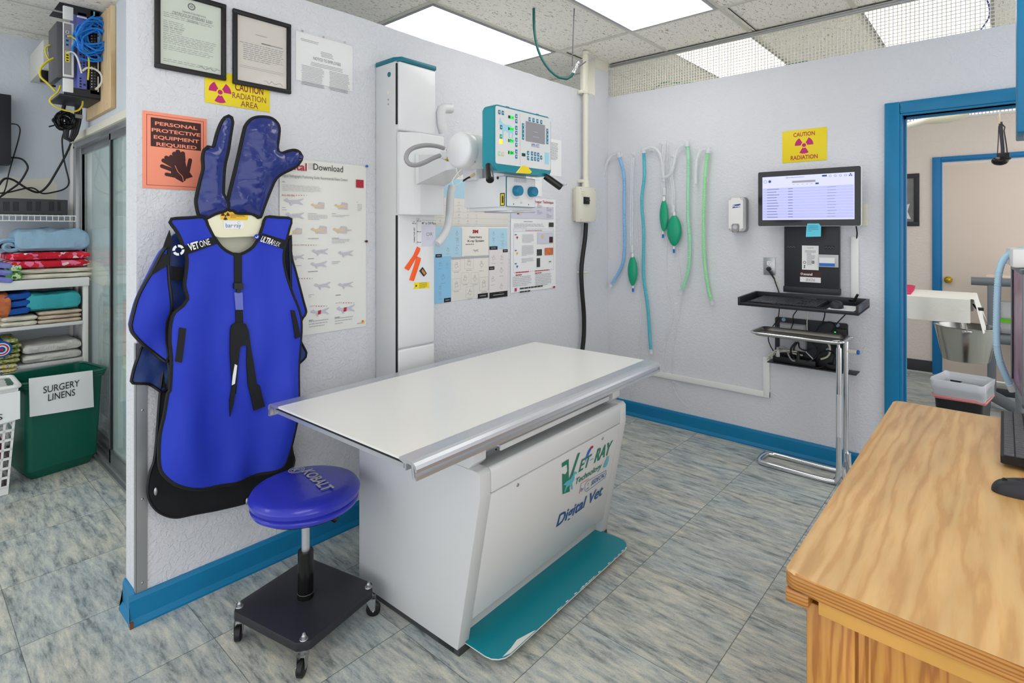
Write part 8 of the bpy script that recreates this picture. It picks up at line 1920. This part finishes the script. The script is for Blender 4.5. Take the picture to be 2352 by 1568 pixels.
m.tube([W3(PCl, g1(*p)) for p in ((440, 1140), (500, 1120), (470, 1080), (520, 1040))], .005, 'black', 6, step=.01); m.tube([W3(PCl, g1(*p)) for p in ((590, 860), (580, 940), (560, 1020))], .011, 'black', 8, step=.03)
fin(m, 'cable_coil', 'round coil of black cable hanging under the network rack', 'cable')
m = MB()
for k in range(7):
    o = k * 14 - 40; m.tube([W3(PCl, g1(*p), -.02 * (k % 3)) for p in ((700 + o * .4, 900), (705 + o * .5, 1000), (690 + o * .6, 1110), (670 + o * .5, 1200), (640 + o * .3, 1265), (600 - o * .1, 1240), (600 - o * .3, 1150))], .009, 'black', 6, step=.04)
m.box(*W3(PCl, g1(670, 1065), .03), *(W3(PCl, g1(735, 1040), -.05)), 'alu'); fin(m, 'cable_bundle', 'thick bundle of black cables beside the door frame under the rack', 'cable')
# things behind the sliding glass
t = thing('drawer_cart', 'rainbow coloured drawer cart behind the sliding glass door', 'drawer cart', (1.2, 4.4, 0))
m = MB(); m.box(1.03, 4.20, .05, 1.05, 4.212, 1.02, 'steel'); m.box(1.03, 4.588, .05, 1.05, 4.60, 1.02, 'steel'); m.box(1.03, 4.20, 1.0, 1.40, 4.60, 1.02, 'steel'); m.box(1.03, 4.20, 0, 1.40, 4.60, .05, 'charcoal'); m.build('frame', t)
for k in range(10): m = MB(); m.box(1.032, 4.215, .07 + .092 * k, 1.39, 4.585, .15 + .092 * k, 'drawer%d' % ((9 - k) * 6 // 10), .006); m.build('drawer', t)
t = thing('wire_cart', 'grey wire basket cart behind the sliding glass door', 'wire cart', (1.15, 4.8, 0)); m = MB()
for x in (1.03, 1.30): m.tube([(x, 4.66, .02), (x, 4.66, .92), (x + .0, 4.70, .98), (x + .0, 4.90, .98), (x, 4.94, .92), (x, 4.94, .02)], .012, 'alu', 8)
m.build('frame', t); m = MB()
for k in range(7): 
    z = .12 + .13 * k; m.tube([(1.03, 4.66, z), (1.03, 4.94, z), (1.30, 4.94, z), (1.30, 4.66, z)], .004, 'alu', 5, closed=True)
for k in range(7): m.tube([(1.03, 4.68 + .04 * k, .12), (1.03, 4.68 + .04 * k, .94)], .003, 'alu', 5)
m.build('wire_basket', t)

# ---- loose cables lying along the top of the right wall, behind the lattice
PLz = Plane((XB + .085, 0, 0), (0, -1, 0), (0, 0, 1))
def topcable(px, r, mm, label): m = MB(); m.tube([W3(PLz, p) for p in px], r, mm, 8, step=.01); fin(m, 'loose_cable', label, 'cable')
topcable(((1488, 214), (1493, 208), (1506, 202), (1521, 191), (1540, 189), (1568, 191), (1597, 189), (1612, 192)), .0045, 'vetgreen', 'green cable resting on top of the right wall near the corner post')
topcable(((1795, 155), (1812, 147), (1835, 143), (1856, 141), (1875, 146)), .0045, 'vetgreen', 'short green cable bump on top of the right wall between the two lattice lights')
topcable(((2258, -20), (2270, 8), (2273, 32), (2266, 50), (2253, 68)), .0045, 'ink_blue', 'blue cable hanging behind the lattice at the top right')
